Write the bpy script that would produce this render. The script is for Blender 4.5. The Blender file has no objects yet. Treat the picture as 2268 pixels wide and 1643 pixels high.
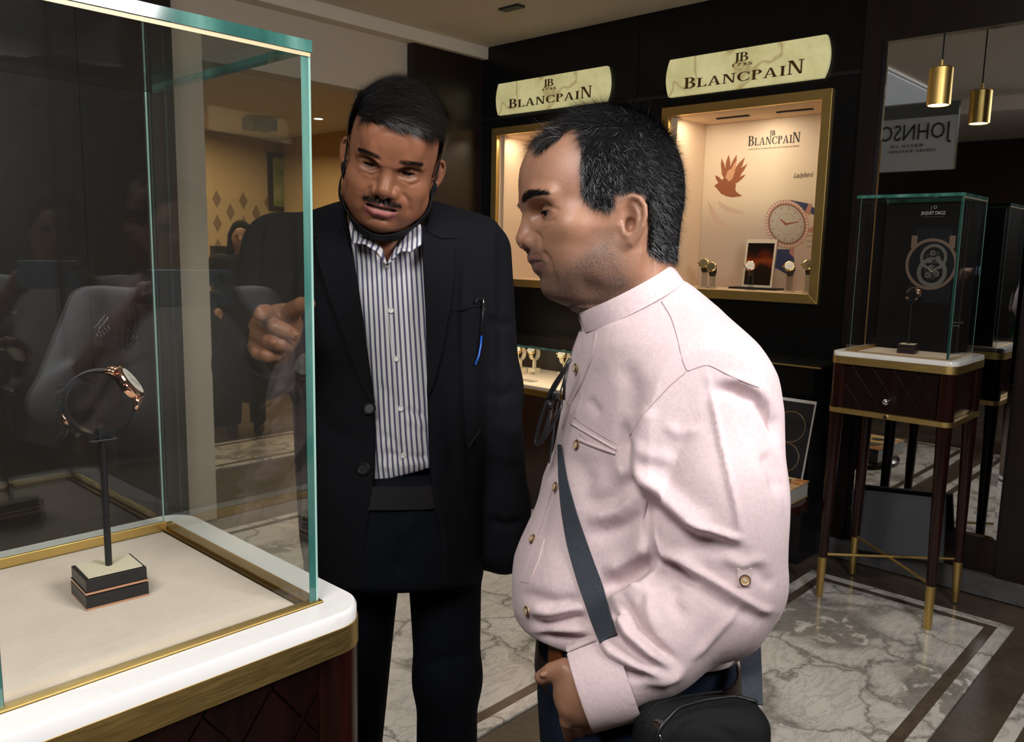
import bpy, bmesh, math, random
import numpy as np
from mathutils import Vector, Matrix
random.seed(7); rng = np.random.default_rng(7)
PI = math.pi
scene = bpy.context.scene
COL = scene.collection
# ------------------------------------------------------------------ camera
PITCH, ROLL, AZ, CAMH, FPX = math.radians(8.27), math.radians(1.15), math.radians(43.0), 1.54, 1830.0
_f = Vector((math.cos(AZ)*math.cos(PITCH), math.sin(AZ)*math.cos(PITCH), -math.sin(PITCH)))
_r0 = Vector((math.sin(AZ), -math.cos(AZ), 0)); _u0 = _r0.cross(_f)
_r = _r0*math.cos(ROLL) + _u0*math.sin(ROLL); _u = _r.cross(_f)
CAMM = Matrix(((_r.x, _u.x, -_f.x, 0), (_r.y, _u.y, -_f.y, 0), (_r.z, _u.z, -_f.z, CAMH), (0, 0, 0, 1)))
cd = bpy.data.cameras.new('camera'); cam = bpy.data.objects.new('camera', cd); COL.objects.link(cam)
cam.matrix_world = CAMM; cd.sensor_width = 36.0; cd.lens = 36.0*FPX/2268.0; cd.clip_start = 0.02
cd.dof.use_dof = True; cd.dof.focus_distance = 1.06; cd.dof.aperture_fstop = 36.0
scene.camera = cam
# ------------------------------------------------------------------ view / world / main lights
scene.view_settings.view_transform = 'Standard'; scene.view_settings.look = 'None'
scene.view_settings.exposure = 0.0; scene.view_settings.gamma = 1.0; scene.view_settings.use_curve_mapping = False
scene.cycles.max_bounces = 10; scene.cycles.transparent_max_bounces = 24; scene.cycles.glossy_bounces = 5
scene.cycles.caustics_reflective = False; scene.cycles.caustics_refractive = False
wd = bpy.data.worlds.new('world'); scene.world = wd; wd.use_nodes = True
wd.node_tree.nodes['Background'].inputs[0].default_value = (0.75, 0.72, 0.70, 1); wd.node_tree.nodes['Background'].inputs[1].default_value = 0.012
def lamp(name, kind, loc, power, color=(1,1,1), aim=None, size=0.1, size_y=None, spot=None, blend=0.5):
    l = bpy.data.lights.new(name, kind); o = bpy.data.objects.new(name, l); COL.objects.link(o)
    l.energy = power; l.color = color; o.location = loc
    if kind == 'AREA':
        l.shape = 'RECTANGLE' if size_y else 'DISK'; l.size = size
        if size_y: l.size_y = size_y
    else: l.shadow_soft_size = size
    if kind == 'SPOT': l.spot_size = spot; l.spot_blend = blend
    if aim is not None: o.rotation_euler = (Vector(aim)-Vector(loc)).to_track_quat('-Z', 'Y').to_euler()
    return o
# the photographer's flash bounced off the ceiling behind and right of the camera, and the shop's own warm downlights
lamp('bounced_flash', 'AREA', (0.95, -1.15, 2.70), 74, (1.0, 0.97, 0.96), (1.0, 0.9, 1.25), 0.9, 0.9)
lamp('added_fill', 'AREA', (-0.55, 0.15, 2.75), 36, (1.0, 0.96, 0.93), (0.75, 1.15, 1.1), 0.8, 0.8)  # added fill lamp, brightens the near showcase from the left
lamp('inner_room_light', 'AREA', (3.3, 6.8, 2.6), 62, (1.0, 0.76, 0.44), (3.0, 7.0, 0), 1.6, 1.6)

# ------------------------------------------------------------------ materials
def nmat(name, build=None, color=(.5,.5,.5), rough=.5, metal=0.0, spec=.5, **kw):
    m = bpy.data.materials.new(name); m.use_nodes = True
    nt = m.node_tree; b = nt.nodes['Principled BSDF']
    b.inputs['Base Color'].default_value = (*color, 1); b.inputs['Roughness'].default_value = rough
    b.inputs['Metallic'].default_value = metal; b.inputs['Specular IOR Level'].default_value = spec
    for k, v in kw.items(): b.inputs[k.replace('_', ' ')].default_value = v
    if build: build(nt, b)
    return m
class NT:
    def __init__(s, nt): s.nt = nt
    def n(s, t, **kw):
        x = s.nt.nodes.new(t)
        for k, v in kw.items():
            if k.startswith('i_'):
                key = k[2:]
                x.inputs[int(key) if key.isdigit() else key.replace('_', ' ')].default_value = v
            else: setattr(x, k, v)
        return x
    def l(s, a, b): s.nt.links.new(a, b)
    def ramp(s, fac, stops, interp='LINEAR'):
        r = s.n('ShaderNodeValToRGB'); s.l(fac, r.inputs[0]); r.color_ramp.interpolation = interp
        e = r.color_ramp.elements
        while len(e) < len(stops): e.new(0.5)
        for q, (p, c) in zip(e, stops): q.position = p; q.color = (*c, 1) if len(c) == 3 else c
        return r.outputs[0]
    def mix(s, fac, a, b, mode='MIX'):
        m = s.n('ShaderNodeMix'); m.data_type = 'RGBA'; m.blend_type = mode
        for i, v in ((0, fac), (6, a), (7, b)):
            if hasattr(v, 'links') or hasattr(v, 'is_linked'): s.l(v, m.inputs[i])
            else: m.inputs[i].default_value = v if i == 0 else (*v, 1)
        return m.outputs[2]
    def math(s, op, a, b=0.0, clamp=False):
        m = s.n('ShaderNodeMath'); m.operation = op; m.use_clamp = clamp
        for i, v in ((0, a), (1, b)):
            if hasattr(v, 'is_linked'): s.l(v, m.inputs[i])
            else: m.inputs[i].default_value = v
        return m.outputs[0]
    def noise(s, scale, detail=3, rough=.5, vec=None, dist=0.0):
        x = s.n('ShaderNodeTexNoise'); x.inputs['Scale'].default_value = scale; x.inputs['Detail'].default_value = detail
        x.inputs['Roughness'].default_value = rough; x.inputs['Distortion'].default_value = dist
        if vec is not None: s.l(vec, x.inputs['Vector'])
        return x
    def bump(s, h, b, strength=.3, dist=.002):
        x = s.n('ShaderNodeBump'); x.inputs['Strength'].default_value = strength; x.inputs['Distance'].default_value = dist
        s.l(h, x.inputs['Height']); s.l(x.outputs[0], b.inputs['Normal']); return x
    def obj(s, scale=(1,1,1), rot=(0,0,0)):
        t = s.n('ShaderNodeTexCoord'); m = s.n('ShaderNodeMapping'); s.l(t.outputs['Object'], m.inputs[0])
        m.inputs['Scale'].default_value = scale; m.inputs['Rotation'].default_value = rot; return m.outputs[0]

def wood(name, c1, c2, rough=.3, scale=(14, 14, 1.2)):
    def f(nt, b):
        N = NT(nt); v = N.obj(scale); n = N.noise(3.0, 5, .6, v, .6)
        N.l(N.ramp(n.outputs[0], [(.3, c1), (.7, c2)]), b.inputs['Base Color']); N.bump(n.outputs[0], b, .06)
    return nmat(name, f, rough=rough)
def fabric(name, c, rough=.9, scale=900, amp=.12, bump=.25, var=None):
    def f(nt, b):
        N = NT(nt); v = N.obj(); n = N.noise(scale, 2, .6, v); n2 = N.noise(14, 4, .6, v)
        a = tuple(x*(1-amp) for x in c); d = tuple(min(1, x*(1+amp)) for x in c)
        col = N.ramp(n.outputs[0], [(.3, a), (.7, d)])
        if var: col = N.mix(N.ramp(n2.outputs[0], [(.45, (0,0,0)), (.7, (1,1,1))]), col, var)
        N.l(col, b.inputs['Base Color']); N.bump(n.outputs[0], b, bump, .0006)
    return nmat(name, f, rough=rough, spec=.15)
def emis(name, c, s):
    return nmat(name, None, color=c, rough=.6, Emission_Color=(*c, 1), Emission_Strength=s)
def pane(name, tint=(.93, .97, .95), ior=1.5, dust=0.0):
    m = bpy.data.materials.new(name); m.use_nodes = True; nt = m.node_tree; nt.nodes.clear(); N = NT(nt)
    out = N.n('ShaderNodeOutputMaterial'); t = N.n('ShaderNodeBsdfTransparent'); t.inputs[0].default_value = (*tint, 1)
    g = N.n('ShaderNodeBsdfGlossy'); g.inputs['Roughness'].default_value = 0.0
    fr = N.n('ShaderNodeFresnel'); gm = N.n('ShaderNodeNewGeometry'); N.l(N.math('ADD', N.math('MULTIPLY', gm.outputs['Backfacing'], 1/ior-ior), ior), fr.inputs['IOR'])
    mx = N.n('ShaderNodeMixShader'); N.l(fr.outputs[0], mx.inputs[0]); N.l(t.outputs[0], mx.inputs[1]); N.l(g.outputs[0], mx.inputs[2])
    last = mx.outputs[0]
    if dust:
        d = N.n('ShaderNodeBsdfDiffuse'); d.inputs[0].default_value = (.7, .7, .68, 1)
        n = N.noise(60, 4, .7, N.obj()); n2 = N.n('ShaderNodeTexVoronoi'); n2.inputs['Scale'].default_value = 45; N.l(N.obj(), n2.inputs['Vector'])
        sp = N.math('LESS_THAN', n2.outputs['Distance'], .035)
        f = N.math('MULTIPLY', N.math('ADD', N.math('MULTIPLY', n.outputs[0], .5), sp), dust)
        m2 = N.n('ShaderNodeMixShader'); N.l(f, m2.inputs[0]); N.l(last, m2.inputs[1]); N.l(d.outputs[0], m2.inputs[2]); last = m2.outputs[0]
    N.l(last, out.inputs[0]); return m
M = {}
def _brass(nt, b):
    N = NT(nt); n = N.noise(30, 3, .5, N.obj((1, 1, 14))); n2 = N.noise(4, 3, .5, N.obj())
    N.l(N.mix(n2.outputs[0], (.64, .44, .13), (.76, .55, .22)), b.inputs['Base Color'])
    N.l(N.ramp(n.outputs[0], [(.3, (.36,)*3), (.7, (.46,)*3)]), b.inputs['Roughness'])
M['brass'] = nmat('brushed_brass', _brass, metal=1.0)
M['brass_dark'] = nmat('bronze_brass', None, (.36, .23, .07), .35, 1.0)
M['rosegold'] = nmat('rose_gold', None, (.85, .50, .36), .12, 1.0)
M['gold'] = nmat('gold', None, (.80, .56, .22), .15, 1.0)
M['steel'] = nmat('polished_steel', None, (.7, .7, .72), .15, 1.0)
M['mirror'] = nmat('mirror_glass', None, (.62, .63, .63), .015, 1.0)
M['mahogany'] = wood('mahogany', (.007, .0016, .0012), (.024, .0050, .0032), .22)
M['darkmahogany'] = wood('dark_mahogany_quilting', (.004, .0012, .0010), (.012, .0030, .0022), .3)
M['darkwood'] = wood('dark_wood', (.004, .0020, .0016), (.012, .005, .004), .35)
M['blackpanel'] = nmat('black_lacquer', None, (.0035, .0035, .0038), .32, 0, .3)
M['black'] = nmat('black_satin', None, (.010, .010, .012), .38)
M['blackmatte'] = nmat('black_matte', None, (.010, .010, .013), .75, 0, .2)
M['leather'] = nmat('dark_leather', lambda nt, b: NT(nt).bump(NT(nt).noise(500, 2, .5).outputs[0], b, .2, .0004), (.012, .008, .007), .45)
M['joint'] = nmat('dark_joint', None, (.003, .002, .002), .8)
def _marblewhite(nt, b):
    N = NT(nt); v = N.obj(); n = N.noise(6, 6, .6, v, 1.2)
    N.l(N.ramp(n.outputs[0], [(.0, (.80, .80, .79)), (.55, (.84, .84, .83)), (.72, (.70, .69, .67)), (.8, (.84, .84, .83))]), b.inputs['Base Color'])
M['whitestone'] = nmat('white_marble_top', _marblewhite, rough=.22)
def _glassedge(nt, b):
    N = NT(nt); n = N.noise(18, 3, .5, N.obj((1, 1, .15))); 
    N.l(N.ramp(n.outputs[0], [(.3, (.015, .075, .066)), (.55, (.05, .17, .145)), (.75, (.17, .36, .31))]), b.inputs['Base Color'])
M['glassedge'] = nmat('green_glass_edge', _glassedge, rough=.08, spec=.8)
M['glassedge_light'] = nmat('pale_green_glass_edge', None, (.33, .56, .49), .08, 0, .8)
M['pane'] = pane('clear_pane', (.965, .98, .972), 1.5, .007)
M['pane_far'] = pane('clear_pane_far', (.975, .985, .98), 1.5, .004)
M['acrylic'] = pane('clear_acrylic', (.80, .83, .82), 1.6)
M['suede'] = fabric('cream_suede', (.84, .71, .60), 1.0, 600, .05, .5, (.78, .65, .54))
M['cream'] = fabric('cream_lining', (.72, .56, .40), .9, 500, .04, .1)
M['cream_card'] = nmat('cream_card', None, (.78, .68, .50), .8)
M['wall'] = fabric('beige_wall_paint', (.50, .44, .36), .9, 220, .015, .05)
M['wallin'] = fabric('ochre_wall_paint', (.42, .30, .16), .9, 220, .015, .05)
M['ceil'] = fabric('ceiling_paint', (.62, .57, .49), .95, 220, .01, .03)
M['greystone'] = nmat('grey_stone', lambda nt, b: (lambda N: N.l(N.ramp(N.noise(9, 6, .65, N.obj()).outputs[0], [(.3, (.07, .07, .072)), (.7, (.14, .14, .14))]), b.inputs['Base Color']))(NT(nt)), rough=.4)
def _brownstone(nt, b):
    N = NT(nt); v = N.obj(); n = N.noise(3.5, 8, .65, v, .8); n2 = N.noise(11, 6, .7, v, 2.0)
    c = N.ramp(n.outputs[0], [(.25, (.045, .034, .026)), (.55, (.085, .064, .048)), (.8, (.13, .105, .08))])
    w = N.ramp(N.math('ABSOLUTE', N.math('SUBTRACT', n2.outputs[0], .5)), [(.0, (1, 1, 1)), (.012, (0, 0, 0))])
    N.l(N.mix(N.math('MULTIPLY', w, .35), c, (.30, .24, .18)), b.inputs['Base Color'])
M['brownstone'] = nmat('brown_marble', _brownstone, rough=.34, spec=.35)
M['brownstrip'] = nmat('brown_marble_strip', lambda nt, b: (lambda N: N.l(N.ramp(N.noise(14, 5, .6, N.obj()).outputs[0], [(.3, (.075, .055, .04)), (.7, (.13, .10, .075))]), b.inputs['Base Color']))(NT(nt)), rough=.18)
def _breccia(nt, b):
    N = NT(nt); v = N.obj((1, 1, 1), (0, 0, .5)); w = N.noise(2.6, 5, .6, v); w2 = N.noise(9, 4, .6, v)
    va = N.n('ShaderNodeVectorMath'); va.operation = 'MULTIPLY_ADD'; N.l(w.outputs['Color'], va.inputs[0]); va.inputs[1].default_value = (.55, .55, 0); N.l(v, va.inputs[2])
    vb = N.n('ShaderNodeVectorMath'); vb.operation = 'MULTIPLY_ADD'; N.l(w2.outputs['Color'], vb.inputs[0]); vb.inputs[1].default_value = (.07, .07, 0); N.l(va.outputs[0], vb.inputs[2])
    def vor(scale):
        x = N.n('ShaderNodeTexVoronoi'); x.feature = 'DISTANCE_TO_EDGE'; x.inputs['Scale'].default_value = scale; N.l(vb.outputs[0], x.inputs['Vector']); return x.outputs['Distance']
    big = N.ramp(vor(2.6), [(.0, (1, 1, 1)), (.035, (.15, .15, .15)), (.075, (0, 0, 0))])
    small = N.ramp(vor(10), [(.0, (1, 1, 1)), (.16, (.9, .9, .9)), (.26, (0, 0, 0))])
    zone = N.ramp(N.noise(1.5, 3, .5, v).outputs[0], [(.54, (0, 0, 0)), (.60, (1, 1, 1))])
    vein = N.math('MAXIMUM', big, N.math('MULTIPLY', small, zone))
    fine = N.ramp(N.math('ABSOLUTE', N.math('SUBTRACT', N.noise(4, 8, .7, N.obj((1, 3, 1), (0, 0, .5)), 1.5).outputs[0], .5)), [(.0, (1, 1, 1)), (.03, (0, 0, 0))])
    base = N.ramp(N.noise(3, 4, .6, v).outputs[0], [(.3, (.62, .60, .57)), (.7, (.78, .76, .73))])
    c = N.mix(N.math('MULTIPLY', fine, .45), base, (.20, .20, .205))
    dark = N.ramp(w2.outputs[0], [(.3, (.06, .055, .05)), (.7, (.17, .15, .125))])
    N.l(N.mix(N.math('MULTIPLY', vein, .72, True), c, dark), b.inputs['Base Color'])
M['breccia'] = nmat('white_brecciated_marble', _breccia, rough=.14)
def _onyx(nt, b):
    N = NT(nt); v = N.obj(); n = N.noise(7, 5, .6, v, .3)
    vein = N.ramp(N.math('ABSOLUTE', N.math('SUBTRACT', N.noise(1.3, 4, .5, v, .3).outputs[0], .47)), [(.0, (.6, .6, .6)), (.006, (.25, .25, .25)), (.012, (0, 0, 0))])
    c = N.mix(vein, N.ramp(n.outputs[0], [(.3, (.50, .46, .21)), (.7, (.66, .61, .32))]), (.26, .15, .04))
    N.l(c, b.inputs['Base Color']); N.l(c, b.inputs['Emission Color']); b.inputs['Emission Strength'].default_value = .60
M['onyx'] = nmat('backlit_onyx', _onyx, rough=.3)
M['lettering'] = nmat('bronze_lettering', None, (.10, .055, .012), .4)
M['ink'] = nmat('black_ink', None, (.02, .018, .018), .8)
M['lampglow'] = emis('lamp_glow', (1.0, .80, .50), 9.0)
M['downglow'] = emis('downlight_glow', (1.0, .90, .74), 7.0)

# ------------------------------------------------------------------ mesh building
def worldloc(o):
    l = Vector(o.location)
    while o.parent: o = o.parent; l += o.location
    return l
def mkobj(name, me, mats, parent=None, smooth=False):
    if not isinstance(mats, (list, tuple)): mats = [mats]
    for m in mats: me.materials.append(m)
    if smooth: me.polygons.foreach_set('use_smooth', np.ones(len(me.polygons), dtype=bool))
    o = bpy.data.objects.new(name, me); COL.objects.link(o)
    if parent is not None: o.parent = parent
    return o
class MB:
    """collects geometry in world coordinates; build() links it as one mesh object"""
    def __init__(s): s.v = []; s.f = []; s.m = []; s.mi = 0
    def add(s, vs, fs, T=None):
        n = len(s.v)
        for p in vs:
            p = Vector(p); s.v.append(T @ p if T is not None else p)
        for f in fs: s.f.append(tuple(n+i for i in f)); s.m.append(s.mi)
        return s
    def box(s, lo, hi, T=None, bev=0.0):
        lo, hi = [min(a, b) for a, b in zip(lo, hi)], [max(a, b) for a, b in zip(lo, hi)]
        if bev <= 0:
            x0, y0, z0 = lo; x1, y1, z1 = hi
            return s.add([(x0,y0,z0),(x1,y0,z0),(x1,y1,z0),(x0,y1,z0),(x0,y0,z1),(x1,y0,z1),(x1,y1,z1),(x0,y1,z1)],
                  [(3,2,1,0),(4,5,6,7),(0,1,5,4),(1,2,6,5),(2,3,7,6),(3,0,4,7)], T)
        bm = bmesh.new(); bmesh.ops.create_cube(bm, size=1)
        for q in bm.verts: q.co = Vector([(lo[i]+hi[i])/2 + q.co[i]*(hi[i]-lo[i]) for i in range(3)])
        bmesh.ops.bevel(bm, geom=bm.edges[:], offset=bev, segments=2, profile=.6, affect='EDGES')
        return s.bm(bm, T)
    def bm(s, bm, T=None):
        bm.verts.index_update(); s.add([q.co.copy() for q in bm.verts], [[q.index for q in f.verts] for f in bm.faces], T); bm.free(); return s
    def prism(s, poly, axis, a, b, T=None):
        """poly: 2d points, extruded along axis from a to b. axis 'x': (y,z), 'y': (x,z), 'z': (x,y)"""
        n = len(poly)
        def p(q, t): return {'x': (t, q[0], q[1]), 'y': (q[0], t, q[1]), 'z': (q[0], q[1], t)}[axis]
        vs = [p(q, a) for q in poly] + [p(q, b) for q in poly]
        fs = [tuple(range(n))[::-1], tuple(range(n, 2*n))] + [(i, (i+1) % n, n+(i+1) % n, n+i) for i in range(n)]
        return s.add(vs, fs, T)
    def rings(s, rings, cap=True, closed=False, T=None):
        n = len(rings[0]); vs = [p for r in rings for p in r]; fs = []
        k = len(rings)
        for i in range(k if closed else k-1):
            j = (i+1) % k
            for a in range(n): b = (a+1) % n; fs.append((i*n+a, i*n+b, j*n+b, j*n+a))
        if cap and not closed: fs += [tuple(range(n))[::-1], tuple(range((k-1)*n, k*n))]
        return s.add(vs, fs, T)
    def lathe(s, prof, c=(0,0,0), axis=(0,0,1), seg=24, T=None, cap=True):
        """prof: (radius, height) list"""
        q = Vector((0,0,1)).rotation_difference(Vector(axis)); c = Vector(c)
        return s.rings([[c + q @ Vector((r*math.cos(2*PI*i/seg), r*math.sin(2*PI*i/seg), h)) for i in range(seg)] for r, h in prof], cap, False, T)
    def cyl(s, a, b, r, r2=None, seg=20, T=None):
        a, b = Vector(a), Vector(b); return s.lathe([(r, 0), (r if r2 is None else r2, (b-a).length)], a, (b-a), seg, T)
    def tube(s, pts, r, seg=8, closed=False, T=None, flat=None):
        pts = [Vector(p) for p in pts]; n = len(pts); R = []
        rs = r if hasattr(r, '__len__') else [r]*n
        nrm = None
        for i, p in enumerate(pts):
            if closed: t = pts[(i+1) % n]-pts[i-1]
            else: t = pts[min(i+1, n-1)]-pts[max(i-1, 0)]
            t.normalize()
            if nrm is None: nrm = t.orthogonal().normalized()
            nrm = (nrm - t*nrm.dot(t)).normalized(); bi = t.cross(nrm)
            R.append([p + (nrm*math.cos(2*PI*k/seg) + bi*math.sin(2*PI*k/seg))*rs[i] for k in range(seg)])
        return s.rings(R, True, closed, T)
    def ball(s, c, r, seg=16, T=None):
        rr = r if hasattr(r, '__len__') else (r, r, r); n = seg//2; R = []
        for i in range(n+1):
            t = PI*(i/n)*.998 + PI*.001
            R.append([(c[0]+rr[0]*math.sin(t)*math.cos(2*PI*k/seg), c[1]+rr[1]*math.sin(t)*math.sin(2*PI*k/seg), c[2]-rr[2]*math.cos(t)) for k in range(seg)])
        return s.rings(R, True, False, T)
    def build(s, name, mats, parent=None, smooth=False, bevel=0.0, autosmooth=False):
        L = worldloc(parent) if parent is not None else Vector((0,0,0))
        me = bpy.data.meshes.new(name); me.from_pydata([tuple(p-L) for p in s.v], [], s.f)
        if not isinstance(mats, (list, tuple)): mats = [mats]
        o = mkobj(name, me, mats, parent, smooth or autosmooth)
        if any(s.m): me.polygons.foreach_set('material_index', s.m)
        me.validate(); me.update()
        if autosmooth:
            try: me.set_sharp_from_angle(angle=.6)
            except Exception: pass
        if bevel:
            b = o.modifiers.new('bevel', 'BEVEL'); b.width = bevel; b.segments = 2; b.limit_method = 'ANGLE'
        return o
def tag(o, label=None, cat=None, group=None, kind=None):
    if label: o['label'] = label
    if cat: o['category'] = cat
    if group: o['group'] = group
    if kind: o['kind'] = kind
    return o
def thing(name, loc, label, cat, group=None):
    o = bpy.data.objects.new(name, None); COL.objects.link(o); o.location = loc; o.empty_display_size = .05
    return tag(o, label, cat, group)
def struct(o): o['kind'] = 'structure'; return o
def copytree(o, parent=None, delta=(0,0,0)):
    c = o.copy(); COL.objects.link(c); c.parent = parent
    if parent is None: c.location = Vector(o.location) + Vector(delta)
    for ch in list(o.children): copytree(ch, c)
    return c
# ------------------------------------------------------------------ lettering
def _arc(cx, cy, ax, ay, bx, by, t0, t1, n=10):
    """ring sector between outer ellipse (ax,ay) and inner ellipse (bx,by)"""
    out = []
    for i in range(n):
        a, b = t0+(t1-t0)*i/n, t0+(t1-t0)*(i+1)/n
        out.append([(cx+ax*math.cos(a), cy+ay*math.sin(a)), (cx+ax*math.cos(b), cy+ay*math.sin(b)), (cx+bx*math.cos(b), cy+by*math.sin(b)), (cx+bx*math.cos(a), cy+by*math.sin(a))])
    return out
def _R(x0, y0, x1, y1): return [(x0, y0), (x1, y0), (x1, y1), (x0, y1)]
def serif_glyph(ch):
    S = .055; P = []
    if ch == 'I': P = [_R(.09,0,.25,1), _R(0,0,.34,S), _R(0,1-S,.34,1)]; w = .34
    elif ch == 'L': P = [_R(.08,0,.24,1), _R(0,0,.6,S+.01), _R(0,1-S,.34,1), [(.50,0),(.62,0),(.62,.26),(.585,.26)]]; w = .62
    elif ch in 'BP':
        P = [_R(.08,0,.23,1), _R(0,1-S,.3,1)]
        P += [_R(.2,1-S,.36,1)] + _arc(.34,.765,.27,.235,.11,.18,-PI/2,PI/2)
        if ch == 'B': P += [_R(0,0,.4,S), _R(.2,.50,.36,.55)] + _arc(.36,.275,.32,.275,.15,.22,-PI/2,PI/2); w = .68
        else: P += [_R(0,0,.34,S), _R(.2,.53,.36,.585)]; w = .62
    elif ch == 'A': P = [[(.06,0),(.13,0),(.42,1),(.36,1)], [(.60,0),(.77,0),(.47,1),(.36,1)], _R(.2,.30,.62,.35), _R(0,0,.24,S), _R(.5,0,.84,S)]; w = .84
    elif ch == 'N': P = [_R(.08,0,.145,1), _R(.66,0,.725,1), [(.08,1),(.26,1),(.725,0),(.60,0)], _R(0,0,.24,S), _R(0,1-S,.2,1), _R(.55,1-S,.82,1)]; w = .82
    elif ch == 'C': P = _arc(.42,.5,.42,.5,.26,.445,.75,2*PI-.75,18) + [[(.68,.62),(.735,.62),(.735,1.0),(.69,.9)], [(.69,.12),(.74,.2),(.74,.34),(.70,.30)]]; w = .76
    elif ch == 'J': P = [_R(.12,.1,.28,1), _R(.03,1-S,.37,1)] + _arc(.06,.12,.22,.26,.07,.2,-PI/2-.4,0,8); w = .36
    else: w = .3
    return P, w
def serif_text(mb, text, origin, xdir, ydir, h, depth, width=None, big=(), space=.1, up=1.35):
    """lays serif capitals along xdir; letters in big are set taller"""
    xdir, ydir = Vector(xdir), Vector(ydir); n = xdir.cross(ydir)
    x = 0; items = []
    for i, ch in enumerate(text):
        P, w = serif_glyph(ch); s = up if i in big else 1.0
        items.append((P, x, s)); x += w*s + space
    tot = x - space; k = (width/tot) if width else h
    T = Vector(origin)
    for P, x0, s in items:
        for poly in P:
            q = [T + xdir*((x0+a*s-tot/2)*k) + ydir*(b*s*h) for a, b in poly]
            m = len(q); mb.add(q + [p+n*depth for p in q], [tuple(range(m))[::-1], tuple(range(m, 2*m))] + [(j, (j+1) % m, m+(j+1) % m, m+j) for j in range(m)])
    return mb
def sans_text(name, text, origin, xdir, ydir, h, depth, mat, parent=None, align='CENTER', space=1.0, shear=0.0, width=None):
    cu = bpy.data.curves.new('t', 'FONT'); cu.body = text; cu.size = 1.0; cu.align_x = align; cu.space_character = space; cu.shear = shear; cu.extrude = .001
    cu.resolution_u = 2
    ob = bpy.data.objects.new('t', cu); COL.objects.link(ob); dg = bpy.context.evaluated_depsgraph_get()
    me = bpy.data.meshes.new_from_object(ob.evaluated_get(dg)); bpy.data.objects.remove(ob)
    xdir, ydir = Vector(xdir), Vector(ydir); n = xdir.cross(ydir)
    L = worldloc(parent) if parent is not None else Vector((0,0,0)); k = h/.72; o = Vector(origin)-L
    kx = k
    if width:
        xs = [v.co.x for v in me.vertices]; kx = width/max(1e-6, max(xs)-min(xs))
    for v in me.vertices: v.co = o + xdir*(v.co.x*kx) + ydir*(v.co.y*k) + n*(v.co.z/.001*depth*.5+depth*.5)
    me.name = name
    return mkobj(name, me, mat, parent)
# ================================================================== the setting
XW, YW, ZC = 4.20, 4.30, 2.92
def slab(name, lo, hi, mat, parent=None): return MB().box(lo, hi).build(name, mat, parent)
floor = struct(slab('floor', (-2.6, -3.1, -.12), (6.2, 9.0, -.008), M['brownstone']))
def floorpiece(name, x0, y0, x1, y1, mat, z=0.0): return MB().box((x0, y0, -.02), (x1, y1, z)).build(name, mat, floor, bevel=.0008)
def inlay(x0, x1, y0, y1):
    w, g = .052, .042
    # outer white strips in short lengths, then a brown strip, then brecciated slabs
    def run(a, b, step):
        n = max(1, round((b-a)/step)); return [(a+(b-a)*i/n+.0012, a+(b-a)*(i+1)/n-.0012) for i in range(n)]
    for a, b in run(x0, x1, .62):
        floorpiece('inlay_strip', a, y0, b, y0+w, M['breccia']); floorpiece('inlay_strip', a, y1-w, b, y1, M['breccia'])
    for a, b in run(y0+w, y1-w, .42):
        floorpiece('inlay_strip', x0, a, x0+w, b, M['breccia']); floorpiece('inlay_strip', x1-w, a, x1, b, M['breccia'])
    q = w+g
    floorpiece('brown_strip', x0+w+.001, y0+w+.001, x1-w-.001, y0+q-.001, M['brownstrip']); floorpiece('brown_strip', x0+w+.001, y1-q+.001, x1-w-.001, y1-w-.001, M['brownstrip'])
    floorpiece('brown_strip', x0+w+.001, y0+q, x0+q-.001, y1-q, M['brownstrip']); floorpiece('brown_strip', x1-q+.001, y0+q, x1-w-.001, y1-q, M['brownstrip'])
    for a, b in run(x0+q, x1-q, 1.25):
        for c, d in run(y0+q, y1-q, .9): floorpiece('marble_slab', a, c, b, d, M['breccia'])
inlay(.95, 3.905, .69, 1.575)
inlay(.95, 4.06, 1.735, 4.1)
inlay(.95, 3.905, -.40, .535)
inlay(1.7, 4.6, 5.3, 6.0)
for i, (a, b) in enumerate([(-2.6, -.6), (-.6, 1.4)]):
    pass
ceiling = struct(slab('ceiling', (-2.6, -3.1, ZC), (XW+.6, YW+.1, ZC+.1), M['ceil']))
struct(slab('trim_1', (-2.6, YW-.10, 2.84), (XW, YW-.002, ZC-.001), M['ceil']))
# wall with the opening to the inner room
wb = MB()
wb.box((1.90, YW, 0), (2.177, YW+.16, ZC)); wb.box((3.263, YW, 0), (XW+.6, YW+.16, ZC)); wb.box((2.177, YW, 2.50), (3.263, YW+.16, ZC))
wb.box((-2.6, YW, 0), (1.90, YW+.16, ZC))
struct(wb.build('wall_back', M['wall']))
struct(slab('wall_right', (XW+.47, -3.1, 0), (XW+.6, YW, ZC), M['darkwood']))
struct(slab('wall_left', (-2.7, -3.1, 0), (-2.6, YW+.1, ZC), M['darkwood']))
struct(slab('wall_front', (-2.6, -3.2, 0), (XW+.6, -3.1, ZC), M['wall']))
# the inner room
struct(slab('wall_inner_back', (1.0, 8.0, 0), (6.2, 8.1, 2.75), M['wallin']))
struct(slab('wall_inner_left', (1.0, YW+.16, 0), (1.1, 8.0, 2.75), M['wallin']))
struct(slab('wall_inner_right', (4.9, YW+.16, 0), (5.0, 8.0, 2.75), M['wallin']))
ci = struct(slab('ceiling_inner', (1.0, YW+.16, 2.66), (6.2, 8.1, 2.75), M['ceil']))
struct(slab('baseboard_right', (XW-.035, -3.1, 0), (XW-.0, 1.60, .10), M['greystone']))
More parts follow.
